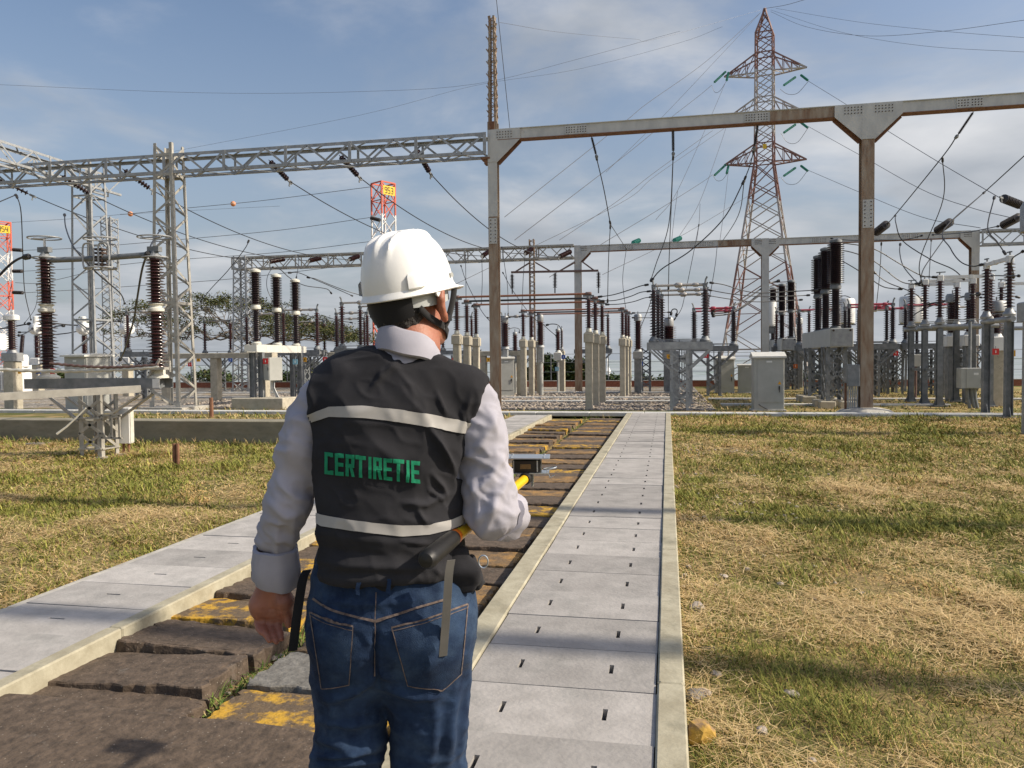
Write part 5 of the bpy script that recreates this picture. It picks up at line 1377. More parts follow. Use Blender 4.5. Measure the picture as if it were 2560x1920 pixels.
mb = MB(); mb.bar((-.17, .06, 0), (-.17, .06, p.z - .2), .05, .05); mb.build('post', 'rust_brown', t)
p = q('R', 372, 835, 28.5)
t = thing('junction_box', 'small pale junction box on a pipe behind the steel posts', 'junction box', (p.x, 28.5, 0)); MB().cbox((0, 0, p.z), (.32, .2, .40), .012).build('housing', 'cabinet_roof', t); MB().tube([(0, 0, 0), (0, 0, p.z - .2)], .04, 8).build('pipe', 'bus_dark', t)
lattice_stand('crossed lattice stand behind the steel post row', (9.9, 30.5, 0), 2.2, .5, .5, 6, blocks=False)
lattice_stand('crossed lattice stand under the pink arms by the T-headed pole', (6.1, 31.0, 0), 1.7, .5, 1.6, 4, blocks=False)
lattice_stand('crossed lattice stand near the white drum', (8.6, 33.0, 0), 1.9, .6, 1.4, 4, blocks=False)
lattice_stand('crossed lattice stand at the foot of the rear beam', (11.5, 31.5, 0), 2.0, .6, 1.4, 4, blocks=False)
lattice_stand('crossed lattice stand behind the open sky posts', (-.9, 33.8, 0), 1.9, .42, .42, 6, blocks=False)
lattice_stand('crossed lattice stand beside the pale cabinet', (-8.2, 33.0, 0), 1.9, .45, .45, 6, blocks=False)

# concrete portals carrying the rear disconnectors
def portal(label, xs, y_, z):
    t = thing('concrete_portal', label, 'portal', (xs[0], y_, 0))
    for x in xs: mb = MB(); mb.cbox((x - xs[0], 0, z / 2), (.30, .34, z), .02); mb.build('post', 'concrete_post', t)
    mb = MB(); mb.cbox(((xs[-1] - xs[0]) / 2, 0, z + .10), (xs[-1] - xs[0] + .9, .42, .20), .015); mb.build('lintel', 'concrete_post', t)
portal('concrete portal frame behind the tapered lattice column', (-19.0, -16.9, -14.9), 27.0, 1.62)
portal('concrete portal frame behind the grey cabinet', (-12.4, -10.3), 28.4, 1.62)
portal('concrete portal frame beside the man\'s collar', (-7.5, -5.9), 31.5, 1.62)
# white power transformer far over by the edge
def power_transformer():
    p = at(40, 960, 33.0); t = thing('power_transformer', 'white power transformer with a round oil tank at the picture edge', 'transformer', (p.x - .4, 33.0, 0))
    mb = MB(); mb.cbox((-.2, 0, .75), (2.4, 1.6, 1.3), .04); mb.build('tank', 'white_paint', t)
    for i in range(6): mb = MB(); mb.box((.2 + .17 * i, -1.0, .7), (.05, .36, .95)); mb.build('radiator_fin', 'white_paint', t)
    mb = MB(); mb.lathe([(.3, -1.0), (.44, -.95), (.44, .55), (.38, .62)], (-.9, .1, 2.55), (1, -.15, 0), 22); mb.build('oil_tank', 'white_paint', t, smooth=True)
    mb = MB(); mb.bar((-.9, .1, 1.4), (-.9, .1, 2.2), .1, .1); mb.build('support', 'galvanised', t)
    mb = MB(); mb.lathe([(.30, 0), (.36, .05), (.30, .12), (.32, .5), (.26, .62)], (.75, 0, 1.30), n=18); mb.build('turret', 'white_paint', t, smooth=True)
    o = put(ins_mesh(.95, .08, .11, 22, 'porcelain_dark', 12), 'bushing', t, (.75, 0, 1.95), (0, .13, 0))
power_transformer()

# ================================================================== big pylon and masts
def band_mat(name, ca, cb, length, offset=0.0):
    m = bpy.data.materials.new(name); m.use_nodes = True; nt = m.node_tree; N = nt.nodes; L = nt.links; p = N['Principled BSDF']
    p.inputs['Roughness'].default_value = .6
    tc = N.new('ShaderNodeTexCoord'); sp = N.new('ShaderNodeSeparateXYZ'); L.new(tc.outputs['Object'], sp.inputs[0])
    a = N.new('ShaderNodeMath'); a.operation = 'MULTIPLY_ADD'; a.inputs[1].default_value = 1 / length; a.inputs[2].default_value = offset; L.new(sp.outputs['Z'], a.inputs[0])
    f = N.new('ShaderNodeMath'); f.operation = 'FRACT'; L.new(a.outputs[0], f.inputs[0])
    g = N.new('ShaderNodeMath'); g.operation = 'GREATER_THAN'; g.inputs[1].default_value = .5; L.new(f.outputs[0], g.inputs[0])
    n = N.new('ShaderNodeTexNoise'); n.inputs['Scale'].default_value = 1.6; n.inputs['Detail'].default_value = 6; L.new(tc.outputs['Object'], n.inputs['Vector'])
    r = N.new('ShaderNodeValToRGB'); r.color_ramp.elements[0].position = .45; r.color_ramp.elements[0].color = (0, 0, 0, 1); r.color_ramp.elements[1].position = .7; r.color_ramp.elements[1].color = (.55, .55, .55, 1); L.new(n.outputs['Fac'], r.inputs[0])
    mx = N.new('ShaderNodeMix'); mx.data_type = 'RGBA'; L.new(g.outputs[0], mx.inputs['Factor']); mx.inputs['A'].default_value = lin(ca); mx.inputs['B'].default_value = lin(cb)
    m2 = N.new('ShaderNodeMix'); m2.data_type = 'RGBA'; L.new(r.outputs[0], m2.inputs['Factor']); L.new(mx.outputs['Result'], m2.inputs['A']); m2.inputs['B'].default_value = (.22, .10, .08, 1)
    L.new(m2.outputs['Result'], p.inputs['Base Color']); MATS[name] = m
band_mat('pylon_bands', (.215, .115, .10), (.41, .39, .38), 9.4, .18)


TW = {}
def pylon():
    Y = 60.0; p = at(1911, 893, Y); zc = lambda py: at(1911, py, Y).z
    zt, za = zc(21), [zc(185), zc(296), zc(410)]; zcage = zc(410); zpk = zc(86)
    base = -4.2
    t = thing('transmission_tower', 'tall red and white lattice transmission tower with three pairs of arms', 'transmission tower', (p.x, Y, base), rad(-14))
    hb, hc = 3.55, .64
    def half(z):
        if z <= zcage: return hb + (hc - hb) * ((z - base) / (zcage - base)) ** .92
        if z <= zpk: return hc - .06 * (z - zcage) / (zpk - zcage)
        return max(.04, (hc - .06) * (zt - z) / (zt - zpk))
    zs = [base]; 
    while zs[-1] < zcage - .5: zs.append(zs[-1] + max(1.0, half(zs[-1]) * 1.15))
    zs[-1] = zcage
    n = 11; zs += [zcage + (zpk - zcage) * i / n for i in range(1, n + 1)]; zs += [zpk + (zt - zpk) * f for f in (.45, .8, 1.0)]
    for sx, sy in ((-1, -1), (1, -1), (1, 1), (-1, 1)):
        mb = MB()
        for a, b in zip(zs, zs[1:]): mb.bar((sx * half(a), sy * half(a), a - base), (sx * half(b), sy * half(b), b - base), .13 if a < zcage else .09)
        mb.build('leg', 'pylon_bands', t)
    mb = MB()
    for f in range(4):
        c, s_ = [(1, 0), (0, 1), (-1, 0), (0, -1)][f]
        def P(u, z): k = half(z); return (u * k * c + k * s_, u * k * s_ - k * c, z - base)
        for a, b in zip(zs, zs[1:]):
            w = .065 if a < zcage else .05
            mb.bar(P(-1, a), P(1, b), w); mb.bar(P(1, a), P(-1, b), w)
            if a > base and (a < zcage): 
                if f % 2 == 0 or True: mb.bar(P(-1, (a + b) / 2), P(0, (a + b) / 2), .05) if half(a) > 1.6 else None
        for z in [za[0] + .1, za[1] + .1, za[2] + .1, za[0] + 1.4, za[1] + 1.4, za[2] + 1.4, zpk, 1.5 - 2.0, zc(890) + .5]: mb.bar(P(-1, z), P(1, z), .07)
    mb.build('bracing', 'pylon_bands', t)
    hl = 91 / 1950 * Y / .97
    for i, z in enumerate(za):
        for s_ in (-1, 1):
            mb = MB(); tip = Vector((s_ * hl, 0, z - base + (.25 if s_ < 0 else 0))); k = half(z)
            lo = [Vector((s_ * k, y_, z - base)) for y_ in (-k, k)]; up = [Vector((s_ * k, y_, z - base + 1.35)) for y_ in (-k, k)]
            for a in lo + up: mb.bar(a, tip, .085)
            for f in (.3, .55, .78):
                L_, U_ = [a.lerp(tip, f) for a in lo], [a.lerp(tip, f) for a in up]
                mb.bar(L_[0], L_[1], .05); mb.bar(L_[0], U_[0], .05); mb.bar(L_[1], U_[1], .05)
            for f0, f1 in ((0, .3), (.3, .55), (.55, .78)):
                mb.bar(lo[0].lerp(tip, f0), lo[1].lerp(tip, f1), .045); mb.bar(up[0].lerp(tip, f0), lo[0].lerp(tip, f1), .045); mb.bar(up[1].lerp(tip, f0), lo[1].lerp(tip, f1), .045)
            mb.build('cross_arm', 'pylon_bands', t)
    mb = MB(); mb.box((.1, -half(zc(372)) - .06, zc(372) - base), (.26, .03, .34)); mb.build('number_plate', 'sign_yellow', t)
    for sx in (-1, 1):
        for sy in (-1, 1): mb = MB(); mb.cbox((sx * hb, sy * hb, -.1), (1.1, 1.1, .8), .05); mb.build('footing', 'concrete', t)
pylon()
pyl_str = []
lv = ['top', 'middle', 'lower']
for i, (yl, yr) in enumerate(((425, 455), (700, 740), (985, 1000))):
    for (x0, y0, x1, y1, nm) in ((425, yl, 345, yl + 75, 'outgoing side of the {} arm nearer the spiked pole'), (436, yl + 8, 424, yl + 62, 'short side of the {} arm nearer the spiked pole'), (845, yr + 4, 762, yr + 62, 'inner side of the {} arm over the box beam'), (868, yr - 6, 915, yr + 30, 'outer side of the {} arm over the box beam')):
        strain('green glass string on the ' + nm.format(lv[i]), q('G', x0, y0, 59.6), q('G', x1, y1, 58.6), .085, 14, 'glass_green', 'green glass strings of the pylon', clamp=False)

GLY = {'C': [[(1, 5), (0, 5)], [(0, 5), (0, 0)], [(0, 0), (1, 0)], [(1, 5), (1, 4)], [(1, 0), (1, 1)]],
       'E': [[(0, 0), (0, 5)], [(0, 5), (1, 5)], [(0, 2.5), (.9, 2.5)], [(0, 0), (1, 0)]],
       'R': [[(0, 0), (0, 5)], [(0, 5), (1, 5)], [(1, 5), (1, 2.6)], [(0, 2.5), (1, 2.5)], [(.62, 2.5), (1.05, 0)]],
       'T': [[(-.15, 5), (1.15, 5)], [(.5, 5), (.5, 0)]], 'I': [[(.5, 0), (.5, 5)]],
       '9': [[(1, 0), (1, 5)], [(1, 5), (0, 5)], [(0, 5), (0, 2.5)], [(0, 2.5), (1, 2.5)], [(0, 0), (1, 0)]],
       '5': [[(1, 5), (0, 5)], [(0, 5), (0, 2.7)], [(0, 2.7), (1, 2.7)], [(1, 2.7), (1, 0)], [(1, 0), (0, 0)]],
       '3': [[(0, 5), (1, 5)], [(1, 5), (1, 0)], [(0, 0), (1, 0)], [(.2, 2.5), (1, 2.5)]],
       '8': [[(0, 0), (0, 5)], [(1, 0), (1, 5)], [(0, 5), (1, 5)], [(0, 0), (1, 0)], [(0, 2.5), (1, 2.5)]],
       '4': [[(0, 5), (0, 2.2)], [(0, 2.2), (1.1, 2.2)], [(.8, 5), (.8, 0)]]}
def mast(label, px, pytop, Y, w, number, arms, cut, group):
    p = at(px, 893, Y); zt = at(px, pytop, Y).z; base = -2.6
    t = thing('lattice_mast', label, 'mast', (p.x, Y, base), rad(-32), group); H_ = zt - base; n = int(H_ / (w * 1.05)); k = w / 2
    bm = 'mast_bands_' + number; band_mat(bm, (.70, .71, .72), (.62, .12, .07), 4.9, (.985 - H_ / 4.9) % 1.0)
    for sx, sy in ((-1, -1), (1, -1), (1, 1), (-1, 1)): MB().bar((sx * k, sy * k, 0), (sx * k, sy * k, H_), .10).build('leg', bm, t)
    mb = MB()
    for f in range(4):
        c, s_ = [(1, 0), (0, 1), (-1, 0), (0, -1)][f]
        def P(u, z): return (u * k * c + k * s_, u * k * s_ - k * c, z)
        for i in range(n):
            a = 1 if i % 2 else -1; mb.bar(P(-a, H_ * i / n), P(a, H_ * (i + 1) / n), .06)
            if i % 4 == 0: mb.bar(P(-1, H_ * i / n), P(1, H_ * i / n), .06); 
            mb.bar(P(a, H_ * i / n), P(-a, H_ * (i + 1) / n), .045)
        mb.bar(P(-1, H_), P(1, H_), .09)
    mb.build('bracing', bm, t)
    sg = MB(); sw = w * .72; sg.box((k + .07, 0, H_ - .62), (.04, sw * 1.2, sw * .74)); so = sg.build('number_sign', 'sign_yellow', t)
    mb = MB()
    for i, ch in enumerate(number):
        x0 = -sw * .42 + i * sw * .31; hh = sw * .46
        for s0, s1 in GLY[ch]: mb.bar((k + .095, x0 + s0[0] * sw * .2, H_ - .62 - hh / 2 + s0[1] * hh / 5), (k + .095, x0 + s1[0] * sw * .2, H_ - .62 - hh / 2 + s1[1] * hh / 5), .058, .012, (1, 0, 0))
    mb.build('number', 'sign_ink', so)
    return p, zt
mast('red and white lattice mast with yellow sign 953 above the helmet', 964, 459, 56, 1.25, '953', (), 0, 'numbered lattice masts')
mast('red and white lattice mast with yellow sign 854 at the picture edge', 12, 556, 56, 1.15, '854', (), 0, 'numbered lattice masts')
for (a, b, Y, lab) in (((924, 544), (952, 551), 55, 'dark string on the mast with sign 953, upper'), ((924, 604), (952, 611), 55, 'dark string on the mast with sign 953, lower'), ((58, 626), (30, 624), 55, 'dark string on the mast with sign 854, upper'), ((58, 678), (30, 678), 55, 'dark string on the mast with sign 854, middle'), ((60, 732), (30, 731), 55, 'dark string on the mast with sign 854, lower')):
    strain(lab, at(*b, Y), at(*a, Y), .15, 9, 'polymer_dark', 'strings of the numbered masts', clamp=False)

# ================================================================== wires
def spline(P, k=10):
    P = [Vector(p) for p in P]
    if len(P) == 2: return [P[0].lerp(P[1], i / k) for i in range(k + 1)]
    out = []
    Q = [P[0] * 2 - P[1]] + P + [P[-1] * 2 - P[-2]]
    for i in range(1, len(Q) - 2):
        a, b, c, d = Q[i - 1:i + 3]
        for j in range(k):
            t = j / k; out.append(.5 * ((2 * b) + (c - a) * t + (2 * a - 5 * b + 4 * c - d) * t * t + (-a + 3 * b - 3 * c + d) * t ** 3))
    out.append(P[-1]); return out
def wire(label, pts, r=.014, m='cable_black', group=None, sag=0.0, name='conductor', cat='wire', ends=True):
    P = [q(*p) if isinstance(p[0], str) else Vector(p) for p in pts]
    if sag and len(P) == 2:
        a, b = P; P = [a.lerp(b, i / 8) - Vector((0, 0, sag * 4 * (i / 8) * (1 - i / 8))) for i in range(9)]
    s_ = spline(P, 8 if len(P) < 6 else 5); o = P[0]
    mb = MB(); mb.tube([p - o for p in s_], r, 5)
    if r >= .012 and ends:
        for a, b in ((s_[0], s_[1]), (s_[-1], s_[-2])):
            u = (b - a).normalized(); mb.lathe([(r * 1.2, 0), (r * 2.4, .02), (r * 2.4, .12), (r * 1.2, .15)], a - o, u, 6)
    ob = mb.build(name, m, None, o, True); return tag(ob, label, cat, group)
# lines from the front lattice beam to the rear one
for i, (a, b) in enumerate(zip(front_str, rear_str)):
    wire('taut line from the ' + names[i].replace('brown disc string ', 'string ').replace('passing out of the picture corner above the red and white mast', 'at the picture corner by mast 854'), [a, b], .016, sag=.42 + .05 * i, group='lines between the two lattice beams')
W_ = [
 ('dropper from the first rod insulator under the box beam', [('H', 1632, 1080, 21.8), ('P', 1509, 470, 22.6), ('P', 1526, 561, 23.6)], .014),
 ('lead from the dropper joint to the front busbar cable', [('P', 1526, 561, 23.6), ('P', 1521, 660, 24.0), ('P', 1519, 758, 24.4)], .012),
 ('lead from the dropper joint over to the rear box beam', [('P', 1526, 561, 23.6), ('P', 1545, 590, 30), ('P', 1566, 622, 34.5)], .012),
 ('lead from the rear box beam down to the far open sky posts', [('P', 1566, 622, 34.5), ('P', 1557, 690, 33), ('P', 1560, 740, 32), ('P', 1567, 786, 31.2)], .012),
 ('long straight dropper from the mid beam rod insulator', [('H', 2165, 1060, 21.8), ('P', 1680, 470, 23), ('P', 1673, 640, 24), ('P', 1671, 726, 24.3)], .013),
 ('second lead beside the straight dropper reaching the disconnector arm', [('H', 2165, 1075, 21.8), ('P', 1672, 560, 23), ('P', 1640, 660, 23), ('P', 1626, 704, 22.6)], .013),
 ('dropper from the rod insulator before the pylon', [('G', 590, 893, 21.9), ('P', 1876, 410, 22.2), ('P', 1861, 450, 22.6)], .014),
 ('swooping cable from the pylon side dropper to the walkway end disconnector', [('P', 1861, 450, 22.6), ('P', 1810, 545, 22.6), ('P', 1728, 625, 22.6), ('P', 1655, 672, 22.6), ('P', 1626, 705, 22.6)], .017),
 ('cable curving from the pylon side dropper to the rear beam', [('P', 1861, 450, 22.6), ('P', 1845, 540, 26), ('P', 1800, 612, 34.4)], .013),
 ('steep line from the slanted rod insulator to the string at the T-headed pole', [('G', 1810, 815, 21.9), ('G', 1720, 945, 23), ('G', 1440, 1290, 27.5), ('G', 1390, 1345, 29)], .016),
 ('line leaving the frame above the second string beyond the T-headed pole', [('G', 2330, 830, 23), ('G', 1980, 1150, 26.5), ('G', 1775, 1330, 29)], .016),
 ('dropper from the steep line down to the row of steel posts', [('G', 1722, 945, 23), ('G', 1725, 1200, 23.5), ('F', 1130, 290, 24), ('F', 1150, 520, 25)], .013),
 ('cable looping from the T-headed pole line to the steel post arm', [('G', 1438, 1295, 27.5), ('F', 930, 0, 26), ('F', 985, 140, 26), ('F', 1210, 290, 25.5), ('F', 1400, 375, 25.2), ('F', 1500, 465, 25.0)], .016),
 ('cable looping down from the line leaving the frame', [('G', 1975, 1155, 26.5), ('F', 1330, 40, 24), ('F', 1380, 200, 23), ('F', 1460, 310, 22.3), ('F', 1560, 350, 21.8), ('F', 1650, 335, 21.4)], .016),
 ('dropper crossing to the crosswise disconnector', [('G', 2035, 1180, 22), ('F', 1690, 30, 21), ('F', 1770, 150, 20.6), ('F', 1840, 255, 20.3)], .015),
 ('hanging loop under the rear beam down to the middle steel posts', [('F', 965, 160, 29), ('F', 960, 230, 28.6), ('F', 985, 340, 27.6), ('F', 1060, 440, 26.6), ('F', 1130, 510, 25.9)], .017),
 ('curved cable from the rear jumper to the middle steel posts', [('F', 1330, 120, 29), ('F', 1210, 290, 27.5), ('F', 1150, 390, 26.6), ('F', 1132, 490, 25.9)], .017),
 ('long dropper beside the T-headed pole reaching the pink arms', [('F', 808, 150, 30), ('F', 795, 400, 30.6), ('F', 762, 715, 31)], .013),
 ('straight dropper to the front steel post', [('F', 1222, 130, 29), ('F', 1212, 300, 27.5), ('F', 1200, 520, 26)], .013),
 ('lead from the front tall breaker to the steel posts', [('F', 440, 170, 23.9), ('F', 510, 162, 24), ('F', 740, 205, 24.2), ('F', 960, 330, 24.4), ('F', 1140, 428, 24.5), ('F', 1270, 442, 24.5)], .016),
 ('lead from the middle tall breaker to the steel posts', [('F', 350, 225, 25.7), ('F', 520, 225, 25.7), ('F', 740, 305, 25.7), ('F', 940, 460, 25.7), ('F', 1040, 497, 25.7), ('F', 1125, 493, 25.7)], .016),
 ('lead from the rear tall breaker to the steel posts', [('F', 270, 290, 27.5), ('F', 440, 292, 27.5), ('F', 640, 400, 27.2), ('F', 800, 510, 27), ('F', 900, 536, 26.9), ('F', 985, 540, 26.9)], .016),
 ('second lead behind the T-headed pole to the rear steel post', [('F', 735, 390, 26.9), ('F', 850, 480, 26.9), ('F', 1000, 540, 26.9), ('F', 1090, 580, 27.5), ('F', 1150, 640, 28.5)], .016),
 ('strung jumper under the rear box beam', [('F', 385, 120, 33), ('F', 560, 135, 32), ('F', 810, 133, 31), ('F', 1000, 130, 30), ('F', 1150, 95, 29)], .014),
 ('strung jumper continuing to the big bushing', [('F', 1230, 90, 29), ('F', 1400, 80, 27), ('F', 1560, 62, 25), ('F', 1780, 18, 22)], .014),
 ('heavy cable fanning under the white drum', [('F', 1190, 665, 30), ('F', 1300, 645, 29), ('F', 1400, 620, 28), ('F', 1620, 580, 26)], .03),
 ('second heavy cable fanning under the white drum', [('F', 1055, 770, 32), ('F', 1150, 710, 31), ('F', 1290, 655, 30), ('F', 1400, 615, 28)], .02),
 ('cable behind the steel posts at insulator height', [('F', 1000, 690, 32), ('F', 1180, 680, 31), ('F', 1290, 660, 30), ('F', 1480, 600, 28), ('F', 1640, 610, 26)], .014),
 ('thin cable passing the crosswise posts', [('F', 1540, 590, 25), ('F', 1650, 580, 25), ('F', 1800, 575, 25), ('F', 1960, 612, 25)], .014),
 ('short cable between the crosswise post and the big bushing', [('F', 1720, 430, 22), ('F', 1760, 428, 21), ('F', 1860, 430, 19), ('F', 1950, 430, 17)], .014),
 ('loop hanging off the big bushing', [('F', 1985, 225, 16.5), ('F', 1900, 280, 18), ('F', 1885, 330, 18.6), ('F', 1900, 400, 18.8), ('F', 1902, 450, 19)], .014),
 ('black cable bundle rising from the disconnector to the far breaker, upper', [('E', 600, 718, 31), ('E', 720, 695, 32), ('E', 850, 640, 33), ('E', 1000, 540, 35), ('E', 1080, 490, 36), ('E', 1160, 470, 36.2)], .03),
 ('black cable bundle rising from the disconnector to the far breaker, middle', [('E', 595, 742, 32), ('E', 730, 730, 33), ('E', 870, 670, 34), ('E', 1010, 565, 36), ('E', 1100, 510, 37), ('E', 1170, 515, 38)], .03),
 ('black cable bundle rising from the disconnector to the far breaker, lower', [('E', 600, 762, 33), ('E', 760, 740, 34), ('E', 900, 660, 36), ('E', 1040, 560, 38), ('E', 1120, 540, 39), ('E', 1180, 550, 40)], .03),
 ('line from the disconnector top to the mid flange of the front tall breaker', [('E', 575, 485, 22.6), ('E', 700, 505, 22.8), ('E', 850, 552, 23), ('E', 1000, 572, 23.2), ('E', 1250, 560, 23.6), ('E', 1480, 548, 23.9)], .014),
 ('line from the middle disconnector to the middle tall breaker', [('E', 560, 545, 24.3), ('E', 760, 580, 24.5), ('E', 1000, 602, 24.8), ('E', 1250, 598, 25.2), ('E', 1410, 590, 25.6)], .014),
 ('line from the rear disconnector to the rear tall breaker', [('E', 555, 592, 26), ('E', 760, 625, 26.3), ('E', 950, 645, 26.6), ('E', 1150, 640, 27), ('E', 1350, 628, 27.4)], .014),
 ('line from the front post to the walkway end disconnector', [('D', 1560, 577, 22.7), ('D', 1680, 560, 22.7), ('D', 1800, 525, 22.7), ('D', 1900, 490, 22.7), ('D', 1965, 478, 22.6)], .014),
 ('line from the middle post to the middle disconnector', [('D', 1580, 608, 24.4), ('D', 1700, 603, 24.4), ('D', 1820, 572, 24.4), ('D', 1900, 540, 24.3), ('D', 1985, 530, 24.3)], .014),
 ('line from the rear post to the rear disconnector', [('D', 1620, 637, 26), ('D', 1740, 632, 26), ('D', 1850, 612, 26), ('D', 1930, 585, 26), ('D', 2000, 575, 26)], .014),
 ('straight far cable over the open sky posts, upper', [('D', 1830, 703, 30.5), ('D', 2140, 697, 31)], .014), ('straight far cable over the open sky posts, lower', [('D', 1830, 740, 31.5), ('D', 2140, 742, 32)], .014),
 ('lead rising from the grey breaker cabinet side to the spike of the post disconnector', [('C', 1060, 405, 26.2), ('C', 1150, 405, 26.5), ('C', 1270, 455, 27.5), ('C', 1400, 510, 28.5), ('C', 1600, 598, 30)], .015),
 ('lead from the rear cream breaker sweeping to the helmet', [('C', 1215, 442, 27.9), ('C', 1290, 455, 28), ('C', 1400, 500, 28.5), ('C', 1560, 560, 29.5), ('C', 1700, 600, 30)], .015),
 ('lead from the front cream breaker dipping behind the others', [('C', 930, 355, 24.7), ('C', 1000, 380, 25), ('C', 1080, 450, 26), ('C', 1200, 510, 27), ('C', 1340, 530, 28), ('C', 1395, 545, 28.5), ('C', 1425, 580, 28.8)], .015),
 ('dropper with a clamp from the line to the rear cream breaker', [('C', 1145, 255, 30), ('C', 1150, 330, 29), ('C', 1130, 450, 28)], .013),
 ('loose loop between the cream breaker poles', [('C', 925, 370, 30), ('C', 890, 440, 29), ('C', 890, 540, 28), ('C', 945, 660, 28)], .013),
 ('cable from the mid flange of the front breaker towards the lattice column', [('C', 790, 690, 24.7), ('C', 700, 680, 25), ('C', 620, 710, 26), ('C', 500, 725, 27), ('C', 400, 690, 28), ('C', 340, 700, 28.6)], .014),
 ('cable from the middle flange towards the lattice column', [('C', 950, 720, 26.2), ('C', 800, 715, 27), ('C', 650, 790, 28), ('C', 400, 800, 29), ('C', 330, 780, 29.5)], .014),
 ('cable arching from the rear mid flange to the far disconnectors', [('C', 1170, 745, 27.9), ('C', 1260, 770, 28.5), ('C', 1330, 790, 29), ('C', 1390, 808, 30)], .014),
 ('second cable arching over the small disconnector', [('C', 1220, 795, 31), ('C', 1290, 762, 31), ('C', 1380, 770, 31), ('C', 1480, 800, 31), ('C', 1600, 820, 31)], .014),
 ('dropper slanting from the line to the disconnector behind the lattice column', [('C', 740, 130, 26), ('C', 700, 210, 26), ('C', 560, 390, 27), ('C', 420, 540, 28), ('C', 335, 650, 28.8)], .015),
 ('dropper from the taut line to the insulator beside the lattice column', [('A', 1265, 870, 15), ('A', 1200, 970, 13), ('A', 1180, 1030, 11.5), ('A', 1150, 1060, 11)], .014),
 ('cable falling from the corona ring past the tall insulator', [('A', 1165, 1050, 10.9), ('A', 1120, 1190, 11.5), ('A', 1080, 1430, 12.5), ('B', 1200, 380, 13.5), ('B', 1120, 640, 15), ('B', 1080, 720, 16)], .018),
 ('lead falling from the taut line to the contact cage', [('A', 510, 745, 16), ('A', 520, 850, 15), ('A', 580, 1000, 13), ('A', 690, 1130, 12.5), ('A', 800, 1240, 13), ('A', 950, 1370, 15), ('A', 985, 1450, 18)], .014),
 ('cable leaving the outer corona ring at the picture edge', [('A', 240, 1075, 10.9), ('A', 150, 1095, 10.9), ('A', 60, 1160, 10.9), ('A', -60, 1290, 10.9)], .020),
 ('long dropper beside the mast with sign 854', [('A', 128, 590, 20), ('A', 165, 720, 20), ('A', 180, 1040, 22), ('A', 195, 1350, 25), ('A', 245, 1580, 28)], .015),
 ('line entering at the picture edge to the long dropper', [('A', -60, 670, 18), ('A', 128, 590, 20)], .015),
 ('black cable from the picture edge to the first white head', [('L', -60, 355, 29), ('L', 200, 310, 29), ('L', 420, 270, 29)], .03),
 ('black cable between the first and second white heads', [('L', 560, 260, 29), ('L', 700, 262, 29), ('L', 1000, 292, 29.6), ('L', 1300, 288, 30), ('L', 1480, 255, 31), ('L', 1659, 232, 32)], .03),
 ('black cable rising to the second white head', [('L', 560, 375, 30), ('L', 700, 335, 30), ('L', 800, 305, 29.8), ('L', 895, 298, 29.8)], .03),
 ('black cable rising to the third white head', [('L', 700, 430, 31), ('L', 960, 400, 31), ('L', 1150, 360, 30.6), ('L', 1320, 332, 30.6)], .025),
 ('black cable from the white capped bushing to the first white head', [('L', 260, 435, 23), ('L', 350, 405, 25), ('L', 450, 340, 28)], .022),
 ('black cable under the heads behind the brown insulator', [('L', 250, 392, 30), ('L', 450, 385, 30), ('L', 620, 382, 30)], .02),
 ('pale thin lead crossing below the mast with sign 854', [('A', 290, 1290, 40), ('A', 295, 1400, 40), ('A', 270, 1500, 40), ('A', 190, 1610, 40)], .015),
 ('thin guy wire rising from the beam end past the spike', [('P', 1275, 325, 21.6), ('P', 1262, 200, 21.4), ('P', 1239, -20, 21.0)], .009),
 ('arched lead onto the lone bushing', [('D', 1150, 800, 33.5), ('D', 1200, 790, 33.5), ('D', 1250, 800, 33.5), ('D', 1275, 850, 34), ('D', 1277, 985, 34.2)], .02),
 ('slanting lead down to the lone bushing', [('D', 1110, 770, 32), ('D', 1170, 830, 33), ('D', 1245, 893, 33.5)], .016),
 ('slanting lead behind the posts near the spiked pole', [('D', 810, 380, 34), ('D', 900, 540, 33), ('D', 1040, 725, 32), ('D', 1130, 800, 32)], .014),
 ('slanting lead passing the man\'s ear', [('D', 480, 325, 34), ('D', 530, 470, 33), ('D', 640, 680, 31), ('D', 730, 790, 30)], .014),
 ('upright lead hanging from the rear lattice beam near the helmet', [('D', 517, 240, 34.6), ('D', 521, 480, 33), ('D', 522, 720, 31)], .014),
 ('second upright lead hanging from the rear lattice beam', [('D', 647, 290, 34.6), ('D', 650, 450, 33), ('D', 642, 640, 31)], .014),
 ('upright lead beside the spiked pole', [('D', 805, 180, 34.6), ('D', 830, 350, 33), ('D', 850, 500, 32), ('D', 855, 725, 31)], .014),
 ('upright lead beside the thin rusty mast', [('D', 990, 230, 34.6), ('D', 975, 400, 33), ('D', 968, 560, 32), ('D', 960, 735, 31)], .014),
 ('short cable linking the posts near the ear', [('D', 690, 740, 26), ('D', 780, 752, 28), ('D', 850, 740, 31)], .014),
 ('short cable to the grey necked bushing', [('D', 860, 737, 31), ('D', 910, 735, 30.5), ('D', 950, 732, 30)], .014),
 ('loop below the posts near the ear', [('D', 570, 640, 24.4), ('D', 600, 700, 25), ('D', 605, 760, 26), ('D', 590, 880, 27)], .012),
 ('arched lead at the lower posts near the spiked pole', [('D', 855, 830, 31.5), ('D', 900, 820, 32), ('D', 940, 830, 33), ('D', 942, 860, 33.5)], .014),
 ('short lead from the disconnector arm to the stubby bushings', [('E', 235, 550, 24.3), ('E', 235, 700, 28), ('E', 240, 860, 33.5)], .012),
 ('black loop on the pink armed disconnector', [('E', 255, 760, 31), ('E', 265, 715, 31), ('E', 290, 705, 31), ('E', 308, 720, 31), ('E', 300, 770, 31)], .022),
 ('slanting lead from the far post to the pink arms', [('E', 100, 590, 24), ('E', 70, 700, 27), ('E', 0, 870, 31)], .013),
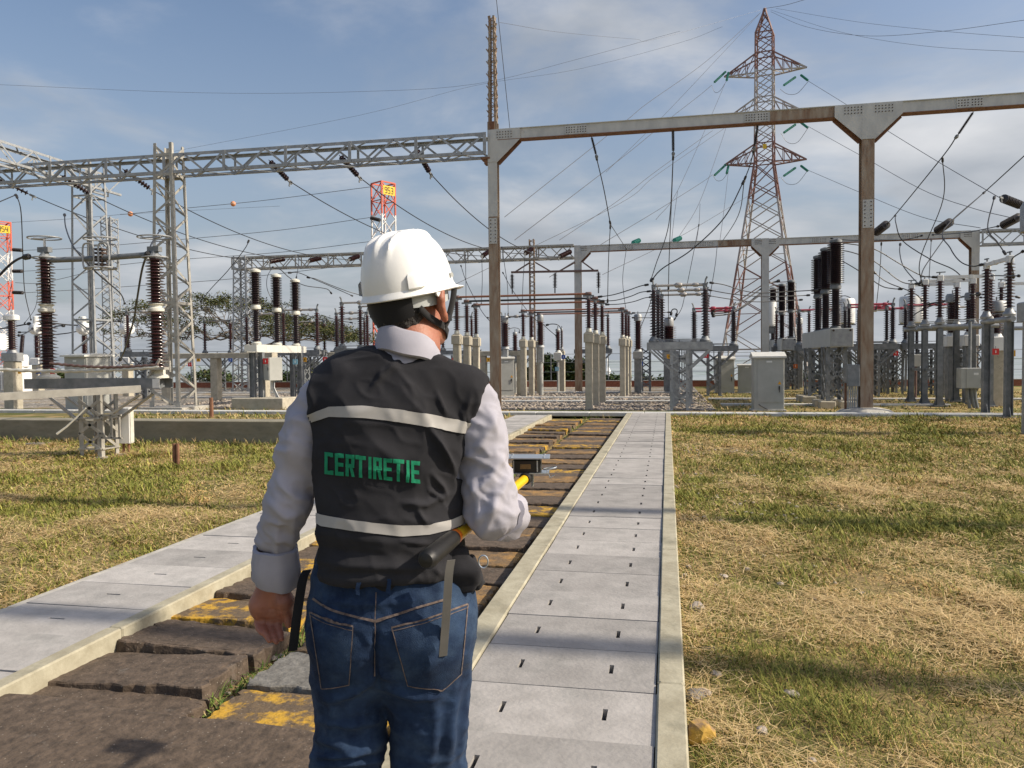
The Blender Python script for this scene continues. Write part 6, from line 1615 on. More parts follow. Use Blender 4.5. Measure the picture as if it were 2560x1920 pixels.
 ('slanting lead from above onto the pink arms', [('E', 490, 0, 34), ('E', 440, 260, 33), ('E', 370, 600, 32), ('E', 340, 710, 31), ('E', 280, 800, 31)], .013),
 ('pair lead from the rear beam onto the walkway end disconnector', [('E', 640, 185, 34), ('E', 625, 330, 30), ('E', 590, 540, 26), ('E', 555, 700, 24)], .013),
]
for lab, pts, r in W_: wire(lab, pts, r)
# thin overhead lines far away
TH = [
 ('thin overhead line rising from the beam to the pylon peak, upper', [('G', 625, 80, 58), ('G', 300, 370, 50), ('G', -50, 620, 44), ('H', 1820, 850, 40), ('H', 1000, 1500, 30)], .014),
 ('thin overhead line under the one to the pylon peak', [('G', 630, 75, 58), ('G', 400, 320, 50), ('G', 50, 690, 45), ('H', 1700, 1190, 40)], .010),
 ('line from the top pylon arm down past the box beam', [('G', 335, 512, 58), ('G', 260, 575, 56), ('G', 80, 715, 52), ('H', 1850, 1060, 45), ('H', 1070, 1659, 30)], .016),
 ('line from the middle pylon arm sloping to the spiked pole', [('G', 340, 785, 58), ('G', 0, 1030, 52), ('H', 1780, 1390, 46), ('H', 1380, 1659, 40)], .016),
 ('second line from the middle pylon arm', [('G', 420, 765, 58), ('G', 0, 1055, 50), ('H', 1790, 1410, 46), ('D', 430, 480, 36)], .013),
 ('line from the lower pylon arm to the green strings on the rear beam', [('G', 340, 1050, 58), ('G', 270, 1100, 55), ('G', 0, 1270, 48), ('D', 1640, 130, 42), ('D', 1180, 420, 38)], .016),
 ('lower line from the pylon waist towards the rear beam', [('G', 745, 1065, 58), ('G', 560, 1175, 54), ('G', 130, 1430, 44), ('D', 1600, 400, 36)], .013),
 ('steep line from the top arm string to the rear beam', [('G', 420, 490, 58), ('G', 330, 700, 52), ('G', 130, 1145, 42), ('G', 0, 1320, 37)], .012),
 ('steep line from the middle arm string to the rear beam', [('G', 420, 770, 58), ('G', 370, 920, 52), ('G', 260, 1220, 42), ('G', 130, 1435, 36)], .012),
 ('steep line from the lower arm string to the rear beam', [('G', 435, 1030, 58), ('G', 410, 1250, 46), ('G', 385, 1440, 36)], .012),
 ('hanging tail beside the steep lines', [('G', 130, 1150, 42), ('G', 110, 1300, 39), ('G', 90, 1490, 36)], .012),
 ('second hanging tail beside the steep lines', [('G', 265, 1225, 42), ('G', 258, 1350, 40), ('G', 240, 1480, 37)], .012),
 ('outgoing line from the top arm over the box beam', [('G', 912, 485, 58), ('G', 1150, 632, 50), ('G', 1350, 760, 44), ('G', 1700, 975, 36), ('G', 2060, 1185, 30)], .014),
 ('outgoing line from the middle arm over the box beam', [('G', 915, 760, 58), ('G', 1240, 940, 48), ('G', 1600, 1140, 40), ('G', 1900, 1250, 36), ('G', 2140, 1310, 32)], .014),
 ('outgoing line from the lower arm over the box beam', [('G', 912, 1022, 58), ('G', 1235, 1160, 50), ('G', 1600, 1305, 42), ('G', 1950, 1370, 36)], .014),
 ('jumper loop under the top arm towards the box beam', [('G', 745, 535, 58), ('G', 790, 565, 58), ('G', 850, 560, 58), ('G', 915, 490, 58)], .016),
 ('jumper loop under the middle arm', [('G', 750, 800, 58), ('G', 790, 855, 58), ('G', 850, 855, 58), ('G', 917, 765, 58)], .016),
 ('jumper loop under the lower arm', [('G', 750, 1065, 58), ('G', 790, 1105, 58), ('G', 850, 1100, 58), ('G', 912, 1025, 58)], .016),
 ('small jumper loop on the far side of the top arm', [('G', 335, 515, 58), ('G', 355, 555, 58), ('G', 385, 545, 58), ('G', 422, 490, 58)], .014),
 ('small jumper loop on the far side of the lower arm', [('G', 340, 1050, 58), ('G', 365, 1085, 58), ('G', 400, 1080, 58), ('G', 437, 1030, 58)], .014),
 ('earth wire from the pylon peak leaving the top of the picture', [('G', 660, 50, 60), ('G', 780, 30, 52), ('G', 920, -10, 45)], .014),
 ('sagging earth wire from the pylon peak, upper of three', [('G', 720, 50, 60), ('G', 1200, 130, 52), ('G', 1700, 185, 45), ('G', 2260, 230, 40)], .008),
 ('sagging earth wire from the pylon peak, lower of three', [('G', 690, 60, 60), ('G', 1100, 190, 52), ('G', 1600, 275, 46), ('G', 2260, 315, 40)], .008),
 ('sagging earth wire from the pylon peak that rises again', [('G', 690, 70, 60), ('G', 900, 160, 55), ('G', 1250, 215, 48), ('G', 1700, 190, 42), ('G', 2260, 115, 36)], .010),
 ('faint earth wire from the spike across to the pylon', [('H', 965, 155, 21.7), ('H', 1400, 225, 34), ('H', 1900, 270, 46), ('G', 0, 235, 52), ('G', 630, 60, 60)], .006),
 ('faint wire crossing the whole sky behind the spike', [('P', -40, 210, 60), ('P', 500, 232, 62), ('P', 900, 229, 64), ('H', 800, 580, 66), ('H', 1500, 410, 70), ('H', 2212, 215, 74)], .012),
 ('second faint wire behind the spike', [('P', 400, 385, 60), ('P', 900, 288, 62), ('H', 800, 590, 66), ('H', 1500, 480, 70), ('H', 2212, 295, 74), ('G', 400, 160, 70)], .010),
 ('line carrying the orange marker balls', [('A', 950, 745, 60), ('A', 1040, 740, 60), ('A', 1300, 712, 60), ('A', 1850, 660, 60), ('A', 2212, 620, 60), ('P', 936, 466, 57)], .022),
 ('thin line below the marker ball line', [('A', 940, 748, 62), ('A', 1560, 712, 60), ('A', 2212, 680, 58)], .010),
 ('line from the upper string of the mast with sign 854', [('P', 58, 626, 55), ('A', 630, 1010, 55), ('A', 1300, 955, 55), ('A', 2212, 870, 55), ('P', 924, 544, 55)], .02),
 ('line from the middle string of the mast with sign 854', [('P', 58, 678, 55), ('A', 590, 1175, 55)], .018),
 ('line from the lower string of the mast with sign 854', [('P', 60, 732, 55), ('A', 630, 1340, 55), ('A', 1300, 1295, 55), ('A', 1900, 1248, 55), ('P', 900, 660, 55)], .02),
 ('line crossing behind the lattice column at cage height', [('A', 120, 1285, 56), ('A', 300, 1290, 56), ('A', 500, 1250, 56), ('A', 700, 1200, 56)], .02),
 ('line behind the white lattice column rising to the mast with sign 953', [('A', 940, 1145, 55), ('A', 1300, 1110, 55), ('A', 2212, 1045, 55), ('P', 924, 604, 55)], .02),
 ('thin line entering the top of the mast with sign 854', [('P', 30, 556, 56), ('A', 240, 800, 56), ('A', 630, 775, 56), ('A', 1300, 715, 57)], .014),
]
for lab, pts, r in TH: wire(lab, pts, r, 'wire_grey', 'thin overhead lines', name='overhead_line', ends=False)
for x, y_, lab in ((1842, 662, 'orange marker ball on the overhead line, the one further along towards mast 953'), (1030, 742, 'orange marker ball on the overhead line by the slender lattice column')):
    p = q('A', x, y_, 59.9); t = thing('marker_ball', lab, 'marker ball', p, 0, 'orange marker balls')
    mb = MB(); mb.lathe([(.005, -.22)] + [(.22 * math.cos(a_), .22 * math.sin(a_)) for a_ in [(-80 + 16 * i) * math.pi / 180 for i in range(11)]] + [(.005, .22)], n=16); mb.build('sphere', 'ball_orange', t, smooth=True)
    mb = MB(); mb.tube([(.225 * math.cos(i * math.pi / 10), .225 * math.sin(i * math.pi / 10), 0) for i in range(21)], .012, 5, False); mb.build('seam', 'white_paint', t)
for x, y_, Y, lab in (('D', 1865, 140, 'green glass string on the rear box beam, first'), ('D', 2190, 122, 'green glass string on the rear box beam, second')):
    strain(lab, q('D', y_ - 28, Y + 12, 35), q('D', y_ + 28, Y - 12, 35.6), .11, 8, 'glass_green', 'green strings on the rear box beam', clamp=False)
# unseen overhead beams, added above the view: they throw the shade bands over the walkways
for yb, zz, lab in ((7.55, 7.6, 'unseen overhead beam added to shade the walkway before the slots at mid length'), (4.1, 7.6, 'unseen overhead beam added to shade the near covers of the walkway')):
    box_beam(lab, (-6, yb, zz), (22, yb, zz), .22, .18, ())
# ================================================================== trees and perimeter
attr_mat('leaf', .75)
def leaves_mesh(name, pts, size, n_per, spread, cols, parent, seed, flat=.5, m='leaf', aspect=.5):
    r = np.random.default_rng(seed); P = np.repeat(np.array(pts, dtype=float), n_per, 0); n = len(P)
    off = r.normal(0, 1, (n, 3)) * np.array([spread, spread, spread * flat]); C = P + off
    a = r.uniform(0, 2 * math.pi, n); tilt = r.normal(0, .55, n); s_ = size * r.uniform(.55, 1.3, n)
    d = np.stack([np.cos(a) * np.cos(tilt), np.sin(a) * np.cos(tilt), np.sin(tilt)], -1)
    b = np.cross(d, r.normal(0, 1, (n, 3)) * .5 + np.array([0, 0, 1.0])); b /= np.linalg.norm(b, axis=1)[:, None] + 1e-9
    v = np.stack([C - d * s_[:, None] * .5, C + b * (s_ * aspect * .5)[:, None], C + d * s_[:, None] * .5, C - b * (s_ * aspect * .5)[:, None]], 1)
    me = bpy.data.meshes.new(name); me.vertices.add(n * 4); me.vertices.foreach_set('co', v.astype(np.float32).ravel())
    me.loops.add(n * 4); me.loops.foreach_set('vertex_index', np.arange(n * 4, dtype=np.int32))
    me.polygons.add(n); me.polygons.foreach_set('loop_start', np.arange(0, n * 4, 4, dtype=np.int32)); me.polygons.foreach_set('loop_total', np.full(n, 4, dtype=np.int32))
    me.update(calc_edges=True)
    t = r.random(n); c = np.array(cols[0])[None] * (1 - t[:, None]) + np.array(cols[1])[None] * t[:, None]
    k = r.random(n) < .12; c[k] = np.array(cols[2])
    at_ = me.attributes.new('tint', 'FLOAT_COLOR', 'POINT'); cc = np.repeat(np.concatenate([c, np.ones((n, 1))], 1)[:, None], 4, 1).astype(np.float32); at_.data.foreach_set('color', cc.ravel())
    me.materials.append(MATS[m]); return put(me, name, parent)
def rain_tree():
    Y = 39.2; b = at(655, 960, Y); t = thing('rain_tree', 'broad spreading tree with bare twisting limbs and thin flat crown', 'tree', (b.x, Y, -.1))
    r = random.Random(5)
    fork = Vector((-.15, 0, 1.55))
    nodes = [(Vector((0, 0, 0)), -1), (Vector((.12, 0, .6)), 0), (Vector((.02, .02, 1.1)), 1), (fork, 2)]
    # crown envelope from the photograph: (pixel x, top y, bottom y)
    env = [(330, 800, 850), (400, 775, 860), (500, 748, 868), (580, 744, 868), (640, 752, 872), (700, 785, 872), (760, 800, 865), (820, 820, 862), (880, 838, 858)]
    tg = []
    for _ in range(520):
        i = r.randrange(len(env) - 1); f = r.random(); e0, e1 = env[i], env[i + 1]
        px = e0[0] + (e1[0] - e0[0]) * f; yt = e0[1] + (e1[1] - e0[1]) * f; yb = e0[2] + (e1[2] - e0[2]) * f
        py = yt + (yb - yt) * (r.random() ** 1.5) * .85; dy = r.gauss(0, 1.9)
        p = at(px, py, Y) - Vector((b.x, Y, -.1)); p.y += max(-3.6, min(3.6, dy)); tg.append(p)
    tg.sort(key=lambda p: (p - fork).length)
    depth = [0, .6, 1.1, 1.6]
    for p in tg:
        best, bi = 1e9, 3
        for i in range(3, len(nodes)):
            q_ = nodes[i][0]; c = (p - q_).length + .38 * depth[i] + (0.8 if q_.z > p.z + .15 else 0)
            if c < best: best, bi = c, i
        q_ = nodes[bi][0]; L_ = (p - q_).length; k = max(1, int(L_ / .55)); prev = bi
        for j in range(1, k + 1):
            s_ = q_.lerp(p, j / k); s_ = s_ + Vector((r.gauss(0, .09), r.gauss(0, .09), .22 * math.sin(math.pi * j / k) * min(1, L_) * (r.random() * .9) + r.gauss(0, .05)))
            nodes.append((s_, prev)); depth.append(depth[prev] + L_ / k); prev = len(nodes) - 1
    w = [0.0] * len(nodes); ch = [[] for _ in nodes]
    for i in range(len(nodes) - 1, 0, -1):
        if w[i] == 0: w[i] = 1
        w[nodes[i][1]] += w[i]; ch[nodes[i][1]].append(i)
    rad_ = lambda i: .011 * (w[i] ** .46) + .004
    mb = MB(); 
    for i in range(1, 4): mb.tube([nodes[i - 1][0], nodes[i][0]], [rad_(1) * (1.35 if i == 1 else 1.1), rad_(2) * 1.05], 9)
    mb.build('trunk', 'bark', t, smooth=True)
    mb = MB()
    for i in range(4, len(nodes)): mb.tube([nodes[nodes[i][1]][0], nodes[i][0]], [min(rad_(nodes[i][1]), rad_(i) * 1.25), rad_(i)], 5 if w[i] > 3 else 4, False)
    mb.build('limbs', 'bark', t, smooth=True)
    tips = [nodes[i][0] for i in range(4, len(nodes)) if not ch[i]]; r.shuffle(tips)
    leaves_mesh('crown', [tuple(p + Vector((0, 0, .06))) for p in tips[:int(len(tips) * .92)]], .13, 115, .26, [(.025, .036, .012), (.095, .105, .035), (.14, .115, .045)], t, 4, .35)
rain_tree()
def bush(label, px, pyb, pyt, wpx, Y, seed, cols, name='shrub', n=150, dens=30, size=.22, trunk=True):
    a, b = at(px, pyt, Y), at(px, pyb, Y); h = a.z - b.z; w = wpx / 1950 * Y * .5
    t = thing(name, label, 'tree' if trunk else 'shrub', (b.x, Y, b.z)); r = random.Random(seed); pts = []
    lobes = [(r.uniform(-.62, .62) * w, r.uniform(-.6, .6) * w, h * r.uniform(.42, .78), r.uniform(.30, .5)) for _ in range(8)]
    for _ in range(n):
        l = lobes[r.randrange(8)]; d = Vector((r.gauss(0, 1), r.gauss(0, 1), r.gauss(0, 1))).normalized() * (r.random() ** .45)
        pts.append((l[0] + d.x * w * l[3], l[1] + d.y * w * l[3], max(.05, l[2] + d.z * h * .30)))
    leaves_mesh('crown', pts, size, dens, size * .8, cols, t, seed, .8)
    mb = MB()
    mb.tube([(0, 0, -.6), (.05, 0, h * .3), (0, .05, h * .55)], [.12, .09, .05], 7)
    for l in lobes: mb.tube([(.03, 0, h * .3), (l[0] * .6, l[1] * .6, l[2] * .8), (l[0], l[1], l[2])], [.06, .035, .015], 5)
    mb.build('trunk', 'bark', t, smooth=True)
DK = [(.018, .032, .012), (.055, .085, .028), (.11, .12, .04)]
MD = [(.03, .05, .018), (.09, .125, .045), (.15, .14, .06)]
for i, (px, yb, yt, w, lab) in enumerate(((1385, 985, 898, 80, 'dense dark mango tree behind the far concrete posts'), (1425, 985, 912, 70, 'dark mango tree between the lone bushing and the rear pole'), (1455, 985, 900, 80, 'dark mango tree right behind the grey and brown rear pole'), (1340, 985, 915, 60, 'small dark mango tree beside the pale cabinet'))):
    bush(lab, px, yb, yt, w, 47, 20 + i, DK, 'mango_tree', 170, 34, .26)
for i, (px, yb, yt, w, Y, lab) in enumerate(((1530, 985, 938, 90, 52, 'low rounded green shrub beyond the brick kerb in the open'), (1620, 985, 952, 60, 52, 'low shrub behind the stand of the open sky posts'), (1650, 985, 950, 55, 52, 'low shrub beside the disconnector stand far off'), (740, 985, 905, 190, 50, 'wide green shrub behind the concrete portal and the cabinet'), (820, 985, 915, 120, 52, 'green shrub beside the man\'s shoulder'),
                                        (150, 960, 934, 40, 50, 'small dark shrub beyond the white transformer'), (690, 985, 925, 100, 46, 'dark shrub under the spreading tree'), (1985, 985, 940, 60, 50, 'green shrub between the breaker rows'), (2040, 985, 935, 90, 50, 'green shrub behind the crossed stand'), (520, 985, 930, 160, 48, 'low shrub row piece behind the tapered column'))):
    bush(lab, px, yb, yt, w, Y, 50 + i, MD if i % 2 else DK, 'shrub', 130, 26, .24, False)
# perimeter: low brick wall with a wire fence on top
t = thing('brick_wall', 'low red brick wall along the rear edge of the yard', 'wall', (-30, 40.6, 0))
mb = MB(); mb.cbox((30, 0, .12), (60, .2, .36), .01); mb.build('brickwork', 'brick_red', t)
mb = MB(); mb.cbox((30, 0, .315), (60, .24, .03), .005); mb.build('coping', 'concrete', t)
t = thing('wire_fence', 'thin wire fence with pipe posts on the low brick wall', 'fence', (-30, 40.6, .33))
for i in range(21):
    mb = MB(); mb.tube([(3 * i, 0, 0), (3 * i, 0, 1.45)], .03, 6); mb.build('post', 'galvanised_dull', t)
for z in (.45, .95, 1.38): mb = MB(); mb.tube([(0, 0, z), (60, 0, z)], .012, 5); mb.build('wire_strand', 'galvanised_dull', t)
# distant white tower
p = at(1518, 945, 300); t = thing('distant_tower', 'tiny white tower far off over the plain', 'tower', (p.x, 300, p.z - 6)); MB().lathe([(1.3, 0), (1.2, 8), (1.5, 8.4), (.8, 10), (.2, 13.5)], n=10).build('shaft', 'white_paint', t)
# ================================================================== the man
AL = rad(11.28)
PF, PR = Vector((-math.sin(AL), math.cos(AL), 0)), Vector((math.cos(AL), math.sin(AL), 0))
D0 = 2.0; P0 = PF * D0 + PR * (-.313)               # on the ground, under his trunk
def loc_(w):                                         # world -> his own frame (x right, y ahead, z up)
    v = Vector(w) - P0; return Vector((v.dot(PR), v.dot(PF), v.z))
def px_(px, py, y=0.0):
    """point of his frame seen at a pixel, at his depth y"""
    r = ray(px, py); return loc_(ORG + r * ((D0 + y) / r.dot(PF)))
R_np = np.array(CAM_R); PRn, PFn, P0n = np.array(PR), np.array(PF), np.array(P0)
def to_px(V):
    w = P0n + V[:, :1] * PRn + V[:, 1:2] * PFn + V[:, 2:3] * np.array([0, 0, 1.0])
    c = (w - np.array([0, 0, CAM_H])) @ R_np
    return np.stack([1280 - FPX * c[:, 0] / c[:, 2], 960 + FPX * c[:, 1] / c[:, 2]], -1)

class Field:
    def __init__(s, lo, hi, h):
        s.lo = np.array(lo, float); s.h = h; s.n = np.ceil((np.array(hi) - s.lo) / h).astype(int) + 1
        s.F = np.full(s.n, .08, np.float32)
    def sub(s, lo, hi):
        a = np.clip(np.floor((lo - s.lo) / s.h).astype(int), 0, s.n - 1); b = np.clip(np.ceil((hi - s.lo) / s.h).astype(int) + 1, 1, s.n)
        g = [s.lo[i] + s.h * np.arange(a[i], b[i]) for i in range(3)]
        return (slice(a[0], b[0]), slice(a[1], b[1]), slice(a[2], b[2])), np.stack(np.meshgrid(*g, indexing='ij'), -1)
    def put(s, d, sl, k, cut=False):
        A = s.F[sl]
        if cut: s.F[sl] = np.maximum(A, -d); return
        h = np.clip(.5 + .5 * (A - d) / k, 0, 1); s.F[sl] = A * (1 - h) + d * h - k * h * (1 - h)
    def seg(s, p0, p1, r0, r1, k=.02, xa=(1, 0, 0), m=.05, cut=False):
        p0, p1 = np.array(p0, float), np.array(p1, float)
        r0 = np.array(r0 if hasattr(r0, '__len__') else (r0, r0), float); r1 = np.array(r1 if hasattr(r1, '__len__') else (r1, r1), float)
        R_ = max(r0.max(), r1.max()) + m + k
        sl, G = s.sub(np.minimum(p0, p1) - R_, np.maximum(p0, p1) + R_)
        if G.size == 0: return
        d = p1 - p0; L_ = np.linalg.norm(d); d = d / L_
        ex = np.array(xa, float); ex = ex - d * ex.dot(d); ex /= np.linalg.norm(ex); ey = np.cross(d, ex)
        o = G - p0; al = o @ d; t = np.clip(al / L_, 0, 1); c = al - t * L_
        a, b = o @ ex, o @ ey; rx = r0[0] + (r1[0] - r0[0]) * t; ry = r0[1] + (r1[1] - r0[1]) * t; rm = np.minimum(rx, ry)
        m_ = np.sqrt((a / rx) ** 2 + (b / ry) ** 2 + (c / rm) ** 2)
        s.put(((m_ - 1) * rm).astype(np.float32), sl, k, cut)
    def chain(s, pts, k=.02, xa=(1, 0, 0), cut=False):
        for a, b in zip(pts, pts[1:]): s.seg(a[0], b[0], a[1], b[1], k, xa, cut=cut)
    def ell(s, c, r, k=.02, rot=None):
        c = np.array(c, float); r = np.array(r, float); R_ = r.max() + .05 + k
        sl, G = s.sub(c - R_, c + R_); o = G - c
        if rot is not None: o = o @ np.array(rot)
        m_ = np.sqrt(((o / r) ** 2).sum(-1)); g = np.sqrt(((o / r ** 2) ** 2).sum(-1)) + 1e-9
        s.put((m_ * (m_ - 1) / g).astype(np.float32), sl, k)
    def plane(s, p, n, zmin=None):
        """keep only the side the normal points away from"""
        G = np.stack(np.meshgrid(*[s.lo[i] + s.h * np.arange(s.n[i]) for i in range(3)], indexing='ij'), -1)
        n = np.array(n, float); n /= np.linalg.norm(n); d = (G - np.array(p)) @ n
        if zmin is not None: d = np.minimum(d, (G[..., 2] - zmin) * .6)
        s.F = np.maximum(s.F, d.astype(np.float32))
    def mesh(s, smooth=2):
        F = s.F; n = s.n; ins = F < 0
        c = np.zeros(n - 1, np.int8)
        for dx in (0, 1):
            for dy in (0, 1):
                for dz in (0, 1): c += ins[dx:n[0] - 1 + dx, dy:n[1] - 1 + dy, dz:n[2] - 1 + dz]
        I = np.argwhere((c > 0) & (c < 8)); idx = np.full(n - 1, -1, np.int32); idx[tuple(I.T)] = np.arange(len(I))
        acc = np.zeros((len(I), 3)); cnt = np.zeros(len(I))
        cor = [(a, b, d) for a in (0, 1) for b in (0, 1) for d in (0, 1)]
        val = {q_: F[I[:, 0] + q_[0], I[:, 1] + q_[1], I[:, 2] + q_[2]] for q_ in cor}
        for q_ in cor:
            for ax in range(3):
                if q_[ax]: continue
                w = list(q_); w[ax] = 1; A, B = val[q_], val[tuple(w)]; m_ = (A < 0) != (B < 0)
                t = np.where(m_, A / np.where(m_, A - B, 1), 0); p = np.tile(np.array(q_, float), (len(I), 1)); p[:, ax] += t
                acc[m_] += p[m_]; cnt[m_] += 1
        V = s.lo + (I + acc / cnt[:, None]) * s.h; fs = []
        for ax in range(3):
            o1, o2 = [(1, 2), (2, 0), (0, 1)][ax]
            sa = [slice(None)] * 3; sb = [slice(None)] * 3; sa[ax] = slice(0, -1); sb[ax] = slice(1, None)
            A, B = ins[tuple(sa)], ins[tuple(sb)]; E = np.argwhere(A != B)
            E = E[(E[:, o1] > 0) & (E[:, o2] > 0) & (E[:, o1] < n[o1] - 1) & (E[:, o2] < n[o2] - 1)]
            fl = A[tuple(E.T)]; q_ = []
            for a, b in ((1, 1), (0, 1), (0, 0), (1, 0)):
                k = E.copy(); k[:, o1] -= a; k[:, o2] -= b; q_.append(idx[tuple(k.T)])
            q_ = np.stack(q_, -1); q_[~fl] = q_[~fl][:, ::-1]; fs.append(q_)
        Fc = np.concatenate(fs); Fc = Fc[(Fc >= 0).all(1)]
        e = np.concatenate([Fc[:, [0, 1]], Fc[:, [1, 2]], Fc[:, [2, 3]], Fc[:, [3, 0]]])
        for _ in range(smooth):
            sm = np.zeros_like(V); ct = np.zeros(len(V))
            for a, b in ((0, 1), (1, 0)): np.add.at(sm, e[:, a], V[e[:, b]]); np.add.at(ct, e[:, a], 1)
            V = V * .45 + .55 * sm / np.maximum(ct, 1)[:, None]
        return V, Fc
def normals(V, Fc):
    a, b, c, d = (V[Fc[:, i]] for i in range(4)); n = np.cross(c - a, d - b); N_ = np.zeros_like(V)
    for i in range(4): np.add.at(N_, Fc[:, i], n)
    return N_ / (np.linalg.norm(N_, axis=1)[:, None] + 1e-12)
def noise3(P, seed=0):
    i = np.floor(P).astype(int); f = P - i; f = f * f * (3 - 2 * f); r = 0
    for dx in (0, 1):
        for dy in (0, 1):
            for dz in (0, 1):
                n = ((i[:, 0] + dx) * 374761393 + (i[:, 1] + dy) * 668265263 + (i[:, 2] + dz) * 1440662683 + seed * 974711) & 0x7fffffff
                n = ((n ^ (n >> 13)) * 1274126177) & 0x7fffffff; v = ((n ^ (n >> 16)) & 0xffff) / 65535.0
                w = (f[:, 0] if dx else 1 - f[:, 0]) * (f[:, 1] if dy else 1 - f[:, 1]) * (f[:, 2] if dz else 1 - f[:, 2]); r = r + v * w
    return r
def ridge(P, seed): return (1 - np.abs(2 * noise3(P, seed) - 1)) ** 2.2
def fold_lines(V, folds):
    """ridges along polylines drawn on the cloth: (points, half width px, height m)"""
    p = to_px(V); d_ = np.zeros(len(V))
    for pts, w, h in folds:
        best = np.full(len(V), 1e9); tt = np.zeros(len(V)); n = len(pts) - 1
        for i, (a, b) in enumerate(zip(pts, pts[1:])):
            a, b = np.array(a, float), np.array(b, float); d = b - a; t = np.clip(((p - a) @ d) / d.dot(d), 0, 1)
            q_ = np.linalg.norm(p - a - t[:, None] * d, axis=1); k = q_ < best; best[k] = q_[k]; tt[k] = (i + t[k]) / n
        d_ += h * np.exp(-(best / w) ** 2) * np.sin(np.pi * np.clip(tt * .9 + .05, 0, 1)) ** .6
    return d_
def to_obj(V, Fc, name, m, parent=None):
    me = bpy.data.meshes.new(name); me.vertices.add(len(V)); me.vertices.foreach_set('co', V.astype(np.float32).ravel())
    me.loops.add(len(Fc) * 4); me.loops.foreach_set('vertex_index', Fc.astype(np.int32).ravel())
    me.polygons.add(len(Fc)); me.polygons.foreach_set('loop_start', np.arange(0, len(Fc) * 4, 4, dtype=np.int32)); me.polygons.foreach_set('loop_total', np.full(len(Fc), 4, dtype=np.int32))
    me.polygons.foreach_set('use_smooth', np.ones(len(Fc), bool)); me.update(calc_edges=True); me.materials.append(MATS[m])
    return put(me, name, parent)

# ---- cloth and skin materials
def cloth(name, c1, c2, rough=.9, sheen=.2, weave=900, bump=.12, scale=5.0, c3=None, r3=(.55, .75), s3=4):
    mat(name, c1, c2, c3, rough=rough, scale=scale, bump=bump, bscale=weave, spec=.25, r3=r3, s3=s3)
    p = MATS[name].node_tree.nodes['Principled BSDF']; p.inputs['Sheen Weight'].default_value = sheen; p.inputs['Sheen Roughness'].default_value = .4
cloth('shirt', (.33, .325, .375), (.41, .40, .455), sheen=.0, bump=.15)
cloth('vest_cloth', (.016, .016, .019), (.030, .030, .035), sheen=.03, rough=.92, bump=.2, weave=700)
cloth('vest_trim', (.012, .012, .014), (.018, .018, .02), rough=.8)
cloth('reflective', (.33, .32, .305), (.43, .415, .395), rough=.5, sheen=.0, bump=.1, weave=1500)
cloth('lettering', (.012, .215, .105), (.02, .28, .145), rough=.85, sheen=.1, scale=60)
cloth('denim', (.007, .017, .046), (.023, .046, .098), rough=.95, sheen=.03, weave=500, bump=.35, scale=14, c3=(.060, .10, .165), r3=(.50, .80), s3=6.5)
cloth('stitch', (.075, .055, .050), (.20, .155, .135), rough=.9, scale=70)
cloth('strap_black', (.012, .012, .013), (.02, .02, .022)); cloth('strap_grey', (.075, .072, .066), (.115, .11, .10))
cloth('hair', (.012, .011, .011), (.05, .046, .045), rough=.55, scale=120, bump=.8, weave=260)
mat('skin', (.30, .115, .07), (.40, .165, .105), (.27, .075, .045), rough=.55, scale=18, r3=(.5, .75), s3=9, bump=.18, bscale=160)
MATS['skin'].node_tree.nodes['Principled BSDF'].inputs['Subsurface Weight'].default_value = .06
mat('helmet_white', (.77, .77, .75), (.83, .83, .82), (.63, .61, .56), rough=.32, scale=6, coat=.12, r3=(.62, .86), s3=14, bump=.03, bscale=90, rvar=.08)
mat('helmet_grey', (.42, .44, .44), rough=.5)
mat('shoe', (.03, .02, .015), (.05, .035, .025), rough=.6)

# ---- head frame: turned to his right, chin a little up
HC = px_(1026, 770, .045)                              # centre of the skull at ear height
HY = rad(-31)
HR = np.array(Matrix.Rotation(HY, 3, 'Z') @ Matrix.Rotation(rad(7), 3, 'X') @ Matrix.Rotation(rad(-3), 3, 'Y'))
def hd(x, y, z): return np.array(HC) + HR @ np.array([x, y, z])

# arm joints
LA = [px_(795, 1003, .01), px_(752, 1130, .0), px_(716, 1262, .0), px_(690, 1375, .03), px_(688, 1436, .045)]
RS, RU, RE = px_(1196, 1004, .02), px_(1207, 1120, .0), px_(1230, 1284, -.03)
pole_a, pole_b = px_(1064, 1402, -.262), px_(1314, 1196, .62)
def pole_at(y): return pole_a.lerp(pole_b, (y - pole_a.y) / (pole_b.y - pole_a.y))
grip = pole_at(.24)
RW = grip + Vector((.035, -.085, -.012))

